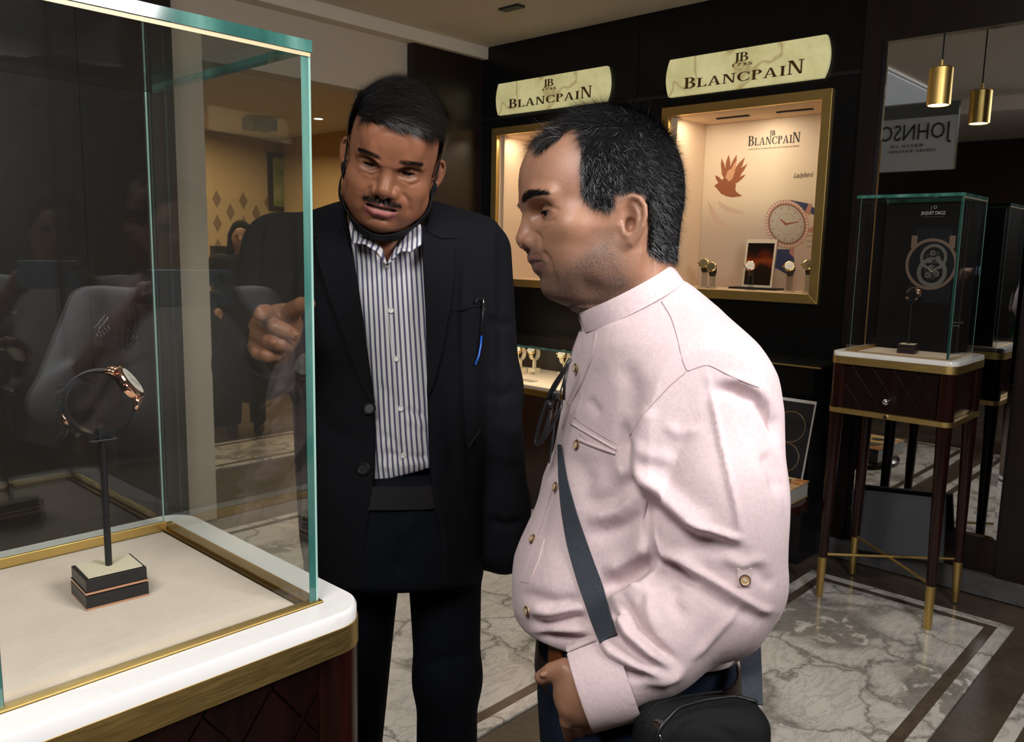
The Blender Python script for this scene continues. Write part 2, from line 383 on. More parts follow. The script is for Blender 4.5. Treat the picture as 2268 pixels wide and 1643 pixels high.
# dark wall panelling that carries the mirror
mp = MB(); mp.box((XW, -3.1, 0), (XW+.47, 1.62, ZC))
struct(mp.build('trim_2', M['darkwood']))
def pilaster(y0, y1, mat='mahogany'):
    return slab('trim_3', (XW-.03, y0, 0), (XW+.001, y1, ZC-.001), M[mat])
struct(pilaster(1.535, 1.62, 'darkwood'))
o = struct(slab('trim_4', (XW-.03, .62, 0), (XW+.001, .835, ZC-.001), M['darkwood']))
struct(slab('trim_5', (3.565, YW-.06, 0), (XW, YW-.001, 2.838), M['darkwood']))
# tall dark cupboard left of the beige wall, seen through the glass case
cp = thing('tall_cupboard', (.9, 4.1, 0), 'tall dark wood cupboard behind the near glass case', 'cupboard')
MB().box((-.3, 4.06, 0), (1.895, YW-.002, 2.83)).build('carcass', M['blackpanel'], cp)
for i in range(5):
    x0 = -.28+i*.435
    MB().box((x0+.0015, 4.035, .1), (x0+.4335, 4.0595, 2.8)).build('door', M['darkwood'], cp)
# ================================================================== wall mirror with bevelled edge
wm = thing('wall_mirror', (XW-.02, 1.18, .27), 'tall frameless wall mirror behind the small glass case', 'mirror')
y0, y1, z0, z1 = .85, 1.52, .27, 2.555; bv = .016
mb = MB(); mb.add([(XW-.02, y0+bv, z0+bv), (XW-.02, y1-bv, z0+bv), (XW-.02, y1-bv, z1-bv), (XW-.02, y0+bv, z1-bv)], [(0, 3, 2, 1)])
mb.build('mirror_face', M['mirror'], wm)
mb = MB(); I = [(XW-.02, y0+bv, z0+bv), (XW-.02, y1-bv, z0+bv), (XW-.02, y1-bv, z1-bv), (XW-.02, y0+bv, z1-bv)]; O = [(XW-.014, y0, z0), (XW-.014, y1, z0), (XW-.014, y1, z1), (XW-.014, y0, z1)]; W = [(XW-.001, *p[1:]) for p in O]
mb.add(I+O+W, [(i, (i+1) % 4, 4+(i+1) % 4, 4+i) for i in range(4)] + [(4+i, 4+(i+1) % 4, 8+(i+1) % 4, 8+i) for i in range(4)])
mb.build('bevelled_edge', M['mirror'], wm)
# ================================================================== wall display cabinets with backlit signs
DY, DN = Vector((0, -1, 0)), Vector((0, 0, 1))
def display_cabinet(ya, yb, ny0, ny1, nz0, nz1, label):
    """ya..yb the black front panel, ny/nz the outer edges of the brass frame"""
    t = thing('display_cabinet', (XW, (ya+yb)/2, 0), label, 'cabinet', 'wall display cabinets')
    D, fw = .40, .05
    iy0, iy1, iz0, iz1 = ny0+fw, ny1-fw, nz0+fw, nz1-fw
    b = MB(); g = .0005
    b.box((XW, ya, .10), (XW+.46, yb, nz0+.01)); b.box((XW, ya, nz1-.01), (XW+.46, yb, ZC-.002))
    b.box((XW, ya, nz0+.01), (XW+.46, ny0+.01, nz1-.01)); b.box((XW, ny1-.01, nz0+.01), (XW+.46, yb, nz1-.01)); b.box((XW+.43, ny0+.01, nz0+.01), (XW+.46, ny1-.01, nz1-.01))
    b.build('carcass', M['blackpanel'], t)
    MB().box((XW-.006, ya, nz1+.055), (XW-.0005, yb, nz1+.075)).build('moulding', M['black'], t)
    MB().box((XW-.012, ya, .0), (XW+.3, yb, .0995)).build('plinth', M['greystone'], t)
    # mitred brass frame, each side its own piece
    def side(q): return MB().prism(q, 'x', XW-.018, XW+.012).build('frame_side', M['brass'], t, bevel=.002)
    side([(ny0, nz0), (ny1, nz0), (iy1, iz0), (iy0, iz0)]); side([(ny0, nz1), (iy0, iz1), (iy1, iz1), (ny1, nz1)])
    side([(ny0, nz0), (iy0, iz0), (iy0, iz1), (ny0, nz1)]); side([(ny1, nz0), (ny1, nz1), (iy1, iz1), (iy1, iz0)])
    # cream lining: inner step then the box
    q = .03
    l = MB()
    l.box((XW+.013, iy0-.01, iz0-.012), (XW+D, iy1+.01, iz0)); l.box((XW+.013, iy0-.01, iz1), (XW+D, iy1+.01, iz1+.012))
    l.box((XW+.013, iy0-.012, iz0), (XW+D, iy0, iz1)); l.box((XW+.013, iy1, iz0), (XW+D, iy1+.012, iz1)); l.box((XW+D, iy0-.012, iz0-.012), (XW+D+.012, iy1+.012, iz1+.012))
    l.build('lining', M['cream'], t)
    MB().box((XW+.03, iy1-q, iz0+.001), (XW+.06, iy1-.0005, iz1-.001)).build('lining_rib', M['cream'], t)
    for yy in (iy0+.27*(iy1-iy0), iy0+.68*(iy1-iy0)):
        MB().box((XW+.19, yy-.10, iz1-.008), (XW+.215, yy+.10, iz1-.0005)).build('lamp_slot', M['black'], t)
    lamp('cabinet_spot', 'AREA', (XW+.12, (iy0+iy1)/2, iz1-.02), 3.8, (1.0, .82, .60), (XW+.26, (iy0+iy1)/2, iz0), .07, .62).parent = None
    lamp('cabinet_spot', 'AREA', (XW+.10, iy1-.12, iz1-.02), .9, (1.0, .82, .60), (XW+.22, iy1-.02, iz0+.2), .1, .1)
    return t, (iy0, iy1, iz0, iz1, D)
def sign(yc, zc, w, h, label, logo):
    t = thing('illuminated_sign', (XW-.03, yc, zc-h/2), label, 'sign', 'illuminated signs over the cabinets')
    P = []; n = 14; bow = .022
    for i in range(n+1): a = -1+2*i/n; P.append((yc+w/2-bow+bow*(1-a*a), zc-h/2*(-a) if False else zc+h/2*a))
    for i in range(n+1): a = 1-2*i/n; P.append((yc-w/2+bow-bow*(1-a*a), zc+h/2*a))
    MB().prism(P, 'x', XW-.028, XW-.0006).build('sign_panel', M['onyx'], t, bevel=.002)
    x = XW-.0285
    for k, ch in enumerate('BLANCPAIN'):
        pass
    word = 'BLANCPAIN'; sp = .11; big = {0: 1.22, 8: 1.42}
    hh = h*.235; k = w*.735; tot = 0; ws = []
    for i, ch in enumerate(word): g, gw = serif_glyph(ch); s = big.get(i, 1.0); ws.append((ch, gw*(1.12 if i in big else 1))); tot += ws[-1][1]+sp
    tot -= sp; u = k/tot; p = -k/2
    for i, (ch, gw) in enumerate(ws):
        mb = MB(); g, w0 = serif_glyph(ch); s = big.get(i, 1.0)
        serif_text(mb, ch, (x, yc - (p+gw*u/2), zc-h*.335), DY, DN, hh*s, .004, width=gw*u)
        mb.build('letter', M['lettering'], t); p += (gw+sp)*u
    mb = MB(); serif_text(mb, 'J', (x, yc+.028, zc+h*.17), DY, DN, h*.22, .004, width=.026); serif_text(mb, 'B', (x, yc-.012, zc+h*.17), DY, DN, h*.22, .004, width=.05)
    mb.build('emblem', M['lettering'], t)
    sans_text('date_text', '1735', (x, yc, zc+h*.055), DY, DN, h*.075, .003, M['lettering'], t, width=.115)
    return t
cabR, R_ = display_cabinet(1.622, 2.945, 1.764, 2.76, 1.298, 2.372, 'wall display cabinet with brass frame and printed backdrop above the marble floor')
cabL, L_ = display_cabinet(2.949, 4.237, 3.135, 4.137, 1.298, 2.372, 'wall display cabinet with brass frame between the two standing men')
sign(2.262, 2.528, .945, .205, 'illuminated cream onyx sign above the cabinet with the printed backdrop', 1)
sign(3.615, 2.555, .955, .205, 'illuminated cream onyx sign above the cabinet between the two men', 0)
# ------------------------------------------------------------------ printed backdrop in the right cabinet
iy0, iy1, iz0, iz1, D = R_
xb = XW+D-.004
bp = thing('printed_backdrop', (xb, (iy0+iy1)/2, iz0), 'cream printed backdrop with a large watch picture inside the right cabinet', 'poster')
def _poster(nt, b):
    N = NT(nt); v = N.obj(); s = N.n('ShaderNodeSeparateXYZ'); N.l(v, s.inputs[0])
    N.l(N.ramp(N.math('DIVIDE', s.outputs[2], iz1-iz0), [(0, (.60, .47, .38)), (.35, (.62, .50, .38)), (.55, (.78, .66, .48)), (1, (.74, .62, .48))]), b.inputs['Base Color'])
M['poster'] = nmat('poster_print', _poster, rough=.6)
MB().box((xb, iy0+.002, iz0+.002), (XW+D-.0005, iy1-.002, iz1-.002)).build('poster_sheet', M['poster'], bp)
def pc(name, c, r=.6): return nmat(name, None, c, r)
def onb(u, v, x=None):
    """pixel to a point of the backdrop plane (used once, to place the print)"""
    d = (_f + _r*((u-1134)/FPX) - _u*((v-821.5)/FPX)); k = ((xb-.001 if x is None else x))/d.x
    return Vector((0, 0, CAMH)) + d*k
def flat(name, polys, mat, off=0.0, parent=bp):
    mb = MB()
    for k_, q in enumerate(polys):
        pts = [onb(*p) if len(p) == 2 else Vector(p) for p in q]; pts = [Vector((xb-.0006-off-.00003*k_, p.y, p.z)) for p in pts]
        mb.add(pts, [tuple(range(len(pts)))])
    return mb.build(name, mat, parent)
serifm = MB(); serif_text(serifm, 'BLANCPAIN', (xb-.0008, onb(1713, 319).y, onb(1713, 319).z), DY, DN, .043, .001, width=.318, big=(0, 8), up=1.3); serifm.build('poster_lettering', M['ink'], bp)
sans_text('poster_small_print', 'MANUFACTURE DE HAUTE HORLOGERIE', onb(1713, 327)+Vector((-.001, 0, -.004)), DY, DN, .008, .0008, pc('grey_ink', (.22, .17, .13)), bp, width=.31)
em = MB(); serif_text(em, 'JB', onb(1711, 300)+Vector((-.001, 0, 0)), DY, DN, .028, .001, width=.032); em.build('poster_emblem', M['ink'], bp)
sans_text('poster_script', 'Ladybird', onb(1778, 391)+Vector((-.001, 0, -.004)), DY, DN, .030, .0008, pc('brown_grey_ink', (.20, .16, .12)), bp, shear=.35, width=.115)
# feather plume and drape
plume = pc('russet_print', (.30, .10, .045)); plume2 = pc('pale_russet_print', (.62, .34, .20)); drape = pc('drape_print', (.66, .49, .38))
fl = []
def lance(bx_, by_, tx, ty, w):
    dx, dy = tx-bx_, ty-by_; l = math.hypot(dx, dy); nx, ny = -dy/l*w, dx/l*w
    return [(bx_, by_), (bx_+dx*.3-nx, by_+dy*.3-ny), (bx_+dx*.7-nx*.8, by_+dy*.7-ny*.8), (tx, ty), (bx_+dx*.7+nx*.8, by_+dy*.7+ny*.8), (bx_+dx*.3+nx, by_+dy*.3+ny)]
for q in [(1606, 400, 1598, 350, 5), (1610, 398, 1614, 342, 6), (1614, 398, 1632, 342, 6), (1618, 400, 1650, 348, 6), (1620, 402, 1656, 362, 5), (1622, 404, 1645, 374, 6), (1622, 408, 1652, 386, 4), (1600, 408, 1584, 388, 5), (1598, 412, 1582, 412, 6)]: fl.append(lance(*q))
fl.append([(1590, 405), (1604, 394), (1622, 396), (1630, 408), (1628, 424), (1614, 434), (1598, 430), (1588, 418)])
fl.append([(1600, 424), (1626, 416), (1632, 426), (1644, 434), (1622, 437), (1606, 434)])
flat('plume_print', fl, plume)
flat('plume_light_print', [[(1607, 392), (1612, 378), (1622, 372), (1628, 380), (1622, 396), (1614, 402)], [(1616, 384), (1626, 362), (1632, 355), (1630, 372), (1622, 388)]], plume2, .0004)
flat('drape_print', [[(1567, 440+0), (1575, 455), (1590, 478), (1612, 500), (1606, 508), (1588, 500), (1572, 474)], [(1590, 444), (1614, 458), (1645, 468), (1648, 476), (1616, 472), (1594, 458)], [(1563, 475), (1572, 498), (1590, 518), (1582, 522), (1566, 500)]], drape)
# the big watch picture: ring of stones, dial, hands, strap
def wpt(a, r, c=(1743, 496), rx=48, ry=54, tilt=-.35):
    x, y = rx*r*math.cos(a), ry*r*math.sin(a); return (c[0]+x*math.cos(tilt)-y*math.sin(tilt), c[1]+x*math.sin(tilt)+y*math.cos(tilt))
TA = [2*PI*i/48 for i in range(48)]
flat('strap_print', [[(1735, 446), (1752, 443), (1788, 450), (1811, 466), (1810, 480), (1790, 470), (1768, 468)], [(1716, 552), (1756, 552), (1762, 600), (1740, 606), (1712, 590)]], pc('navy_print', (.035, .05, .13)))
flat('lug_print', [[(1782, 470), (1792, 450), (1799, 452), (1793, 478)], [(1748, 560), (1752, 540), (1760, 538), (1757, 570)], [(1788, 508), (1800, 502), (1802, 514), (1790, 516)]], pc('pink_gold_print', (.50, .25, .18)), .0003)
flat('bezel_print', [[wpt(a, 1.0) for a in TA]], pc('rose_bezel_print', (.52, .28, .20)), .0005)
st_ = []
for i in range(44):
    a = 2*PI*i/44; c_ = wpt(a, .93); st_.append([(c_[0]+2.4*math.cos(k*PI/3), c_[1]+2.6*math.sin(k*PI/3)) for k in range(6)])
flat('stone_print', st_, pc('pale_stone_print', (.78, .66, .58)), .0008)
flat('dial_rim_print', [[wpt(a, .83) for a in TA]], pc('brown_rim_print', (.20, .11, .07)), .0008)
flat('dial_print', [[wpt(a, .78) for a in TA]], pc('pearl_dial_print', (.56, .52, .43)), .0011)
hr = []
for i in range(12):
    a = 2*PI*i/12; p1, p2 = wpt(a-.04, .70), wpt(a+.04, .70); p3, p4 = wpt(a+.05, .58), wpt(a-.05, .58); hr.append([p1, p2, p3, p4])
for r0 in (.45, .72):
    for i in range(48): hr.append([wpt(TA[i], r0), wpt(TA[(i+1) % 48], r0), wpt(TA[(i+1) % 48], r0-.02), wpt(TA[i], r0-.02)])
flat('dial_marks_print', hr, pc('pink_marks_print', (.50, .30, .24)), .0014)
flat('hands_print', [[(1740, 499), (1741, 494), (1770, 490), (1770, 492)], [(1738, 497), (1727, 486), (1730, 485), (1742, 494)], [(1737, 498), (1740, 493), (1744, 496), (1741, 500)]], pc('copper_hand_print', (.38, .12, .06)), .0017)
flat('caption_print', [[(1786, 520), (1806, 521), (1806, 524), (1786, 523)], [(1786, 533), (1803, 534), (1803, 536), (1786, 535)], [(1786, 545), (1804, 546), (1804, 548), (1786, 547)]], pc('faint_grey_print', (.34, .28, .24)))
# ------------------------------------------------------------------ watches on clear stands
def ring_pts(c, r, ax, up, n=28, t0=0, t1=2*PI): return [c + ax*(r*math.cos(t0+(t1-t0)*i/n)) + up*(r*math.sin(t0+(t1-t0)*i/n)) for i in range(n+1)]
def strap_band(mb, c, r, w, th, ax, up, t0, t1, n=26):
    """flat band bent round an axis: rectangle section"""
    sd = ax.cross(up); R = []
    for i in range(n+1):
        t = t0+(t1-t0)*i/n; d = ax*math.cos(t)+up*math.sin(t)
        R.append([c+d*r-sd*w/2, c+d*(r+th)-sd*w/2, c+d*(r+th)+sd*w/2, c+d*r+sd*w/2])
    mb.rings(R, True)
def watch_on_stand(base, facing, label, group, h=.115, dial=(.7, .66, .56), strap='leather', case='gold', R=.034, cs=1.55, tilt=.5, cat='watch', stand=True):
    """watch closed round a clear post; facing: horizontal unit vector the dial looks towards"""
    base = Vector(base); fc = Vector(facing).normalized(); up = Vector((0, 0, 1))
    t = thing('wristwatch', base, label, cat, group)
    c = base + up*h
    if stand:
        MB().box((base.x-.022, base.y-.022, base.z), (base.x+.022, base.y+.022, base.z+.008), bev=.001).build('stand_foot', M['acrylic'], t)
        MB().box((base.x-.013, base.y-.013, base.z+.0085), (base.x+.013, base.y+.013, base.z+h-R-.001), bev=.001).build('stand_post', M['acrylic'], t)
    d = (fc*math.cos(tilt)+up*math.sin(tilt)); a0 = tilt
    ax, u2 = fc, up
    mb = MB(); strap_band(mb, c, R, .017*cs, .003, ax, u2, a0+.50, a0+2*PI-.50); mb.build('strap', M[strap], t, autosmooth=True)
    k = c + d*(R+.001)
    MB().lathe([(.012*cs, -.004*cs), (.0185*cs, -.003*cs), (.0195*cs, .001*cs), (.0185*cs, .005*cs), (.0165*cs, .0062*cs)], k, d, 24).build('watch_case', M[case], t, autosmooth=True)
    MB().lathe([(.0155*cs, .0063*cs), (.0155*cs, .0068*cs)], k, d, 24).build('dial', nmat('dial_paint', None, dial, .35), t)
    sd = ax.cross(u2)
    MB().cyl(k+sd*.019*cs, k+sd*.0245*cs, .003*cs, seg=10).build('crown', M[case], t)
    hd = MB(); e = d.cross(sd)
    for ang, ln in ((.9, .010), (2.6, .013)):
        v = sd*math.cos(ang)+e*math.sin(ang); n_ = d.cross(v); p = k+d*.0072*cs
        hd.add([p-n_*.0006, p+n_*.0006, p+v*ln*cs+n_*.0004, p+v*ln*cs-n_*.0004], [(0, 1, 2, 3)])
    hd.build('hands', M['ink'], t)
    return t
cz = iz0
def onsill(u, v): # point on the niche floor seen at this pixel
    d = (_f + _r*((u-1134)/FPX) - _u*((v-821.5)/FPX)); k = (cz-CAMH)/d.z; return Vector((0, 0, CAMH)) + d*k
fcam = (-1, -.25, 0)
G = 'watches on clear stands in the right cabinet'
for (u, v, hh, lab, dl, st2, cs) in [
    (1560, 624, .125, 'gold watch on clear stand, leftmost and taller of the pair', (.16, .13, .07), 'leather', 'gold'),
    (1577, 629, .105, 'dark dialled gold watch on clear stand, lower of the left pair', (.10, .08, .05), 'leather', 'gold'),
    (1662, 632, .118, 'pale dialled watch on clear stand in front of the framed picture', (.85, .78, .66), 'leather', 'rosegold'),
    (1748, 637, .122, 'white dialled watch on clear stand right of the framed picture', (.92, .86, .72), 'leather', 'gold'),
    (1789, 638, .132, 'gold watch on clear stand nearest the right brass frame', (.24, .19, .10), 'leather', 'gold')]:
    p = onb(u, v, XW+.12+.03*(u < 1570)); watch_on_stand((p.x, p.y, cz), fcam, lab, G, hh, dl, st2, cs)
# framed picture on a low stand
p = onsill(1672, 626); fx = XW+.25
pf = thing('picture_frame', (fx, p.y, cz), 'small framed dark picture of a watch standing in the right cabinet', 'picture frame')
fy = (onb(1680, 570, fx).y); fw_, fh_ = .185, .275
MB().box((fx-.055, fy-.14, cz), (fx+.055, fy+.15, cz+.012), bev=.002).build('stand_plate', M['black'], pf)
TT = Matrix.Translation((fx, fy, cz+.0125)) @ Matrix.Rotation(-.12, 4, 'Y').inverted()
MB().box((0, -fw_/2, 0), (.010, fw_/2, fh_), TT).build('back_panel', M['steel'], pf)
for a in ((-fw_/2, 0, -fw_/2+.011, fh_), (fw_/2-.011, 0, fw_/2, fh_), (-fw_/2+.011, 0, fw_/2-.011, .012), (-fw_/2+.011, fh_-.022, fw_/2-.011, fh_)):
    MB().box((-.006, a[0], a[1]), (-.0003, a[2], a[3]), TT).build('frame_side', M['cream_card'], pf)
def _pic(nt, b):
    N = NT(nt); s = N.n('ShaderNodeSeparateXYZ'); N.l(N.obj(), s.inputs[0]); n = N.noise(9, 4, .6, N.obj())
    z = N.math('ADD', N.math('DIVIDE', s.outputs[2], .28), N.math('MULTIPLY', N.math('SUBTRACT', n.outputs[0], .5), .5))
    N.l(N.ramp(z, [(.0, (.012, .008, .006)), (.42, (.02, .008, .004)), (.56, (.26, .05, .008)), (.68, (.10, .015, .004)), (.8, (.01, .005, .004))]), b.inputs['Base Color'])
M['pic'] = nmat('dark_orange_print', _pic, rough=.3)
MB().box((-.003, -fw_/2+.0115, .0125), (-.0004, fw_/2-.0115, fh_-.0225), TT).build('picture', M['pic'], pf)
# something dark standing at the back of the left cabinet
l0, l1, lz0, lz1, lD = L_
nb = thing('price_block', (XW+.16, 3.70, lz0), 'small dark block on the floor of the left cabinet', 'block')
MB().box((XW+.12, 3.66, lz0), (XW+.20, 3.73, lz0+.03), bev=.004).build('block_body', M['black'], nb)
MB().box((XW+.122, 3.665, lz0+.0305), (XW+.198, 3.725, lz0+.034)).build('top_plate', M['brass_dark'], nb)
# ================================================================== glazed counter along the wall with watches
ct = thing('glazed_counter', (3.95, 3.2, 0), 'low dark wood counter with glass top below the left display cabinet', 'counter')
cx0, cx1, cy0, cy1 = 3.60, 4.197, 2.55, 4.23
MB().box((cx0, cy0, .10), (cx1, cy1, .70)).build('carcass', M['mahogany'], ct)
MB().box((cx0+.02, cy0+.02, 0), (cx1, cy1, .099)).build('plinth', M['black'], ct)
MB().box((cx0-.008, cy0-.006, .70), (cx1, cy1, .735), bev=.003).build('brass_rail', M['brass_dark'], ct)
MB().box((cx0+.012, cy0+.012, .7355), (cx1, cy1, .752)).build('suede_bed', M['suede'], ct)
for i in range(1, 4): MB().box((cx0+.16*i, cy0+.02, .7525), (cx0+.16*i+.004, cy1-.01, .7535)).build('bed_seam', M['cream_card'], ct)
MB().box((cx0, cy0+.01, .7355), (cx0+.009, cy1-.01, .975)).build('front_pane', M['pane_far'], ct)
MB().box((cx0+.0095, cy0, .7355), (cx1, cy0+.009, .975)).build('end_pane', M['pane_far'], ct)
MB().box((cx0, cy0, .9755), (cx1, cy1, .988)).build('top_pane', M['pane_far'], ct)
MB().box((cx0-.0025, cy0, .9752), (cx0-.0003, cy1, .9885)).build('glass_edge', M['glassedge'], ct)
MB().box((cx1-.012, cy0+.02, .7525), (cx1-.003, cy1, .975)).build('back_panel', M['darkwood'], ct)
lamp('counter_strip', 'AREA', (cx0+.05, 3.35, .968), 2.6, (1.0, .80, .52), (cx0+.2, 3.35, .75), 1.4, .03)
def oncb(u, v, z=.752):
    d = (_f + _r*((u-1134)/FPX) - _u*((v-821.5)/FPX)); k = (z-CAMH)/d.z; return Vector((0, 0, CAMH)) + d*k
GC = 'watches on cream stands in the glazed counter'
for (u, v, lab) in [(1152, 826, 'pale watch on cream stand nearest the suited man in the glazed counter'), (1183, 826, 'pale watch on cream stand, middle one in the glazed counter'), (1250, 836, 'pale watch on cream stand beside the hanging eyeglasses')]:
    p = oncb(u, v); p.z = .752
    w = watch_on_stand((p.x, p.y, .752), (-1, -.1, 0), lab, GC, .128, (.92, .90, .80), 'cream_card', 'gold', R=.040, cs=1.7, tilt=.62, stand=False)
    MB().box((p.x-.03, p.y-.03, .752), (p.x+.03, p.y+.03, .785), bev=.004).build('stand_block', M['cream_card'], w)
    MB().box((p.x-.012, p.y-.006, .7855), (p.x+.012, p.y+.006, .752+.128-.041), bev=.002).build('stand_post', M['cream_card'], w)
    MB().ball((p.x-.05, p.y-.03, .760), (.014, .014, .007)).build('chrome_foot', M['steel'], w, True)
pcard = oncb(1168, 843); cdt = thing('price_card', (pcard.x, pcard.y, .752), 'small grey price card lying in the glazed counter', 'card')
MB().box((pcard.x-.03, pcard.y-.06, .754), (pcard.x+.03, pcard.y+.06, .757)).build('card', nmat('grey_card', None, (.5, .46, .38), .6), cdt)
MB().box((pcard.x-.008, pcard.y-.045, .7573), (pcard.x+.002, pcard.y+.045, .7577)).build('printed_line', M['brownstrip'], cdt)
# low cupboard under the right cabinet (dark, with a thin brass line)
lc = thing('low_cupboard', (3.95, 2.05, 0), 'low black cupboard with thin brass line under the right display cabinet', 'cupboard')
MB().box((3.92, 1.64, .30), (4.197, 2.53, 1.0)).build('carcass', M['blackpanel'], lc)
MB().box((3.93, 1.66, 0), (4.197, 2.52, .299)).build('plinth', M['black'], lc)
MB().box((3.90, 1.60, 1.0), (4.197, 2.54, 1.02), bev=.002).build('cupboard_top', M['blackpanel'], lc)
MB().box((3.893, 1.60, 1.006), (3.8995, 2.54, 1.013)).build('brass_line', M['brass'], lc)
# small round table with books and a leaning magazine
TX, TY, TZ = 3.57, 1.765, .42
tb = thing('side_table', (TX, TY, 0), 'small round dark side table holding books right of the pink shirt', 'table')
MB().lathe([(.25, TZ-.045), (.268, TZ-.035), (.27, TZ-.012), (.255, TZ)], (TX, TY, 0), seg=40).build('tabletop', M['mahogany'], tb, autosmooth=True)
MB().lathe([(.032, 0.02), (.028, TZ-.0455)], (TX, TY, 0)).build('pedestal', M['mahogany'], tb)
MB().lathe([(.15, 0), (.15, .012), (.04, .0195)], (TX, TY, 0), seg=30).build('base', M['brass'], tb)
def _cover(nt, b):
    N = NT(nt); n = N.noise(8, 3, .6, N.obj()); N.l(N.ramp(n.outputs[0], [(.35, (.72, .40, .02)), (.5, (.70, .55, .35)), (.65, (.45, .15, .02)), (.75, (.06, .03, .02))]), b.inputs['Base Color'])
TB = Matrix.Translation((3.53, 1.69, TZ+.0005)) @ Matrix.Rotation(.03, 4, 'Z')
bk = thing('book', (3.53, 1.69, TZ), 'thick yellow covered book lying on the small round table', 'book')
MB().box((-.19, -.145, .004), (.19, .145, .070), TB).build('pages', nmat('paper_edge', None, (.42, .40, .37), .8), bk)
for k in range(5): MB().box((-.1903, -.1453, .012+.012*k), (.1903, .1453, .0128+.012*k), TB).build('page_line', nmat('page_shadow', None, (.25, .24, .22), .8) if k == 0 else bpy.data.materials['page_shadow'], bk)
MB().box((-.194, -.149, .0705), (.194, .147, .075), TB).build('cover', nmat('yellow_cover', _cover, rough=.35), bk)
MB().box((-.194, -.149, 0), (.194, .147, .0035), TB).build('back_cover', nmat('plain_cover', None, (.3, .2, .05), .4), bk)
for k in range(4): MB().box((.02+.036*k, -.12+.012*k, .0753), (.046+.036*k, .0+.01*k, .0757), TB).build('title_print', M['ink'], bk)
MB().lathe([(.04, 0), (.04, .0004)], TB @ Vector((-.08, -.04, .0753)), seg=20).build('picture_print', M['ink'], bk)
mg = thing('magazine', (3.77, 1.76, TZ), 'black covered magazine standing upright behind the yellow book', 'magazine')
TM = Matrix.Translation((3.75, 1.77, TZ+.006)) @ Matrix.Rotation(.27, 4, 'Y')
MB().box((-.006, -.175, 0), (0, .15, .44), TM).build('pages', nmat('white_pages', None, (.50, .50, .50), .6), mg)
MB().box((-.0085, -.168, .004), (-.0062, .15, .425), TM).build('front_cover', M['black'], mg)
for zc_, r0 in ((.30, .075), (.15, .07)):
    rr = MB(); rr.tube([TM @ Vector((-.0092, -.07+r0*math.cos(a), zc_+r0*math.sin(a))) for a in [2*PI*i/32 for i in range(32)]], .0035, 5, True)
    rr.build('dial_print', nmat('dim_gold_print', None, (.10, .06, .03), .4), mg)
sd_ = MB(); sd_.box((.02, -.165, 0), (.024, .13, .33), Matrix.Translation((3.775, 1.77, TZ+.008)) @ Matrix.Rotation(.10, 4, 'Y')); sd_.build('stand_back', M['acrylic'], mg)
# ================================================================== pendant lamp in front of the mirror
pd = thing('pendant_lamp', (3.87, 1.172, 2.0), 'brass cylinder pendant lamp hanging before the wall mirror', 'lamp')
px_, py_, pz_ = 3.87, 1.172, 2.185
MB().lathe([(.001, .155), (.042, .155), (.047, .15), (.047, .0), (.041, .0), (.041, .03), (.001, .031)], (px_, py_, pz_), seg=32).build('shade', M['brass'], pd, autosmooth=True)
MB().lathe([(.0405, .004), (.038, .0015), (.001, .0010)], (px_, py_, pz_), seg=28).build('bulb', M['lampglow'], pd)
MB().cyl((px_, py_, pz_+.1555), (px_, py_, pz_+.185), .008, .006).build('ferrule', M['brass'], pd)
MB().cyl((px_, py_, pz_+.185), (px_, py_, ZC-.02), .003, seg=8).build('cord', M['blackmatte'], pd)
MB().lathe([(.04, 0), (.04, .0195)], (px_, py_, ZC-.0195)).build('ceiling_rose', M['black'], pd)
lamp('pendant_bulb', 'SPOT', (px_, py_, pz_-.005), 1.5, (1.0, .78, .5), (px_, py_, 0), .03, spot=1.3)
# ceiling downlights and sprinkler slot
def downlight(x, y, power, label, z=ZC, aim=None):
    t = thing('ceiling_downlight', (x, y, z-.01), label, 'light', 'recessed ceiling downlights')
    MB().lathe([(.052, 0), (.052, -.006), (.040, -.006), (.040, -.001)], (x, y, z-.0003), seg=28).build('trim_ring', M['whitestone'], t)
    MB().lathe([(.039, -.002), (.001, -.0021)], (x, y, z-.0003), seg=24).build('lens', M['downglow'], t)
    lamp('downlight', 'SPOT', (x, y, z-.03), power, (1.0, .86, .66), aim or (x, y, 0), .04, spot=1.9)
for x, y, pw, lab in [(3.2, 1.15, 26, 'recessed round downlight above the white floor inlay'), (2.5, 2.8, 30, 'recessed round downlight above the suited man'), (1.2, 2.9, 5, 'recessed round downlight above the dark cupboard'), (-.9, 1.3, 8, 'recessed round downlight at the far left of the shop'), (3.3, 3.4, 9, 'recessed round downlight in front of the dark pilaster')]:
    downlight(x, y, pw, lab)
slot = tag(MB().box((3.58, 3.35, ZC-.012), (3.64, 3.50, ZC-.0005)).build('air_slot', M['black']), 'small black slot in the ceiling near the dark pilaster', 'vent')
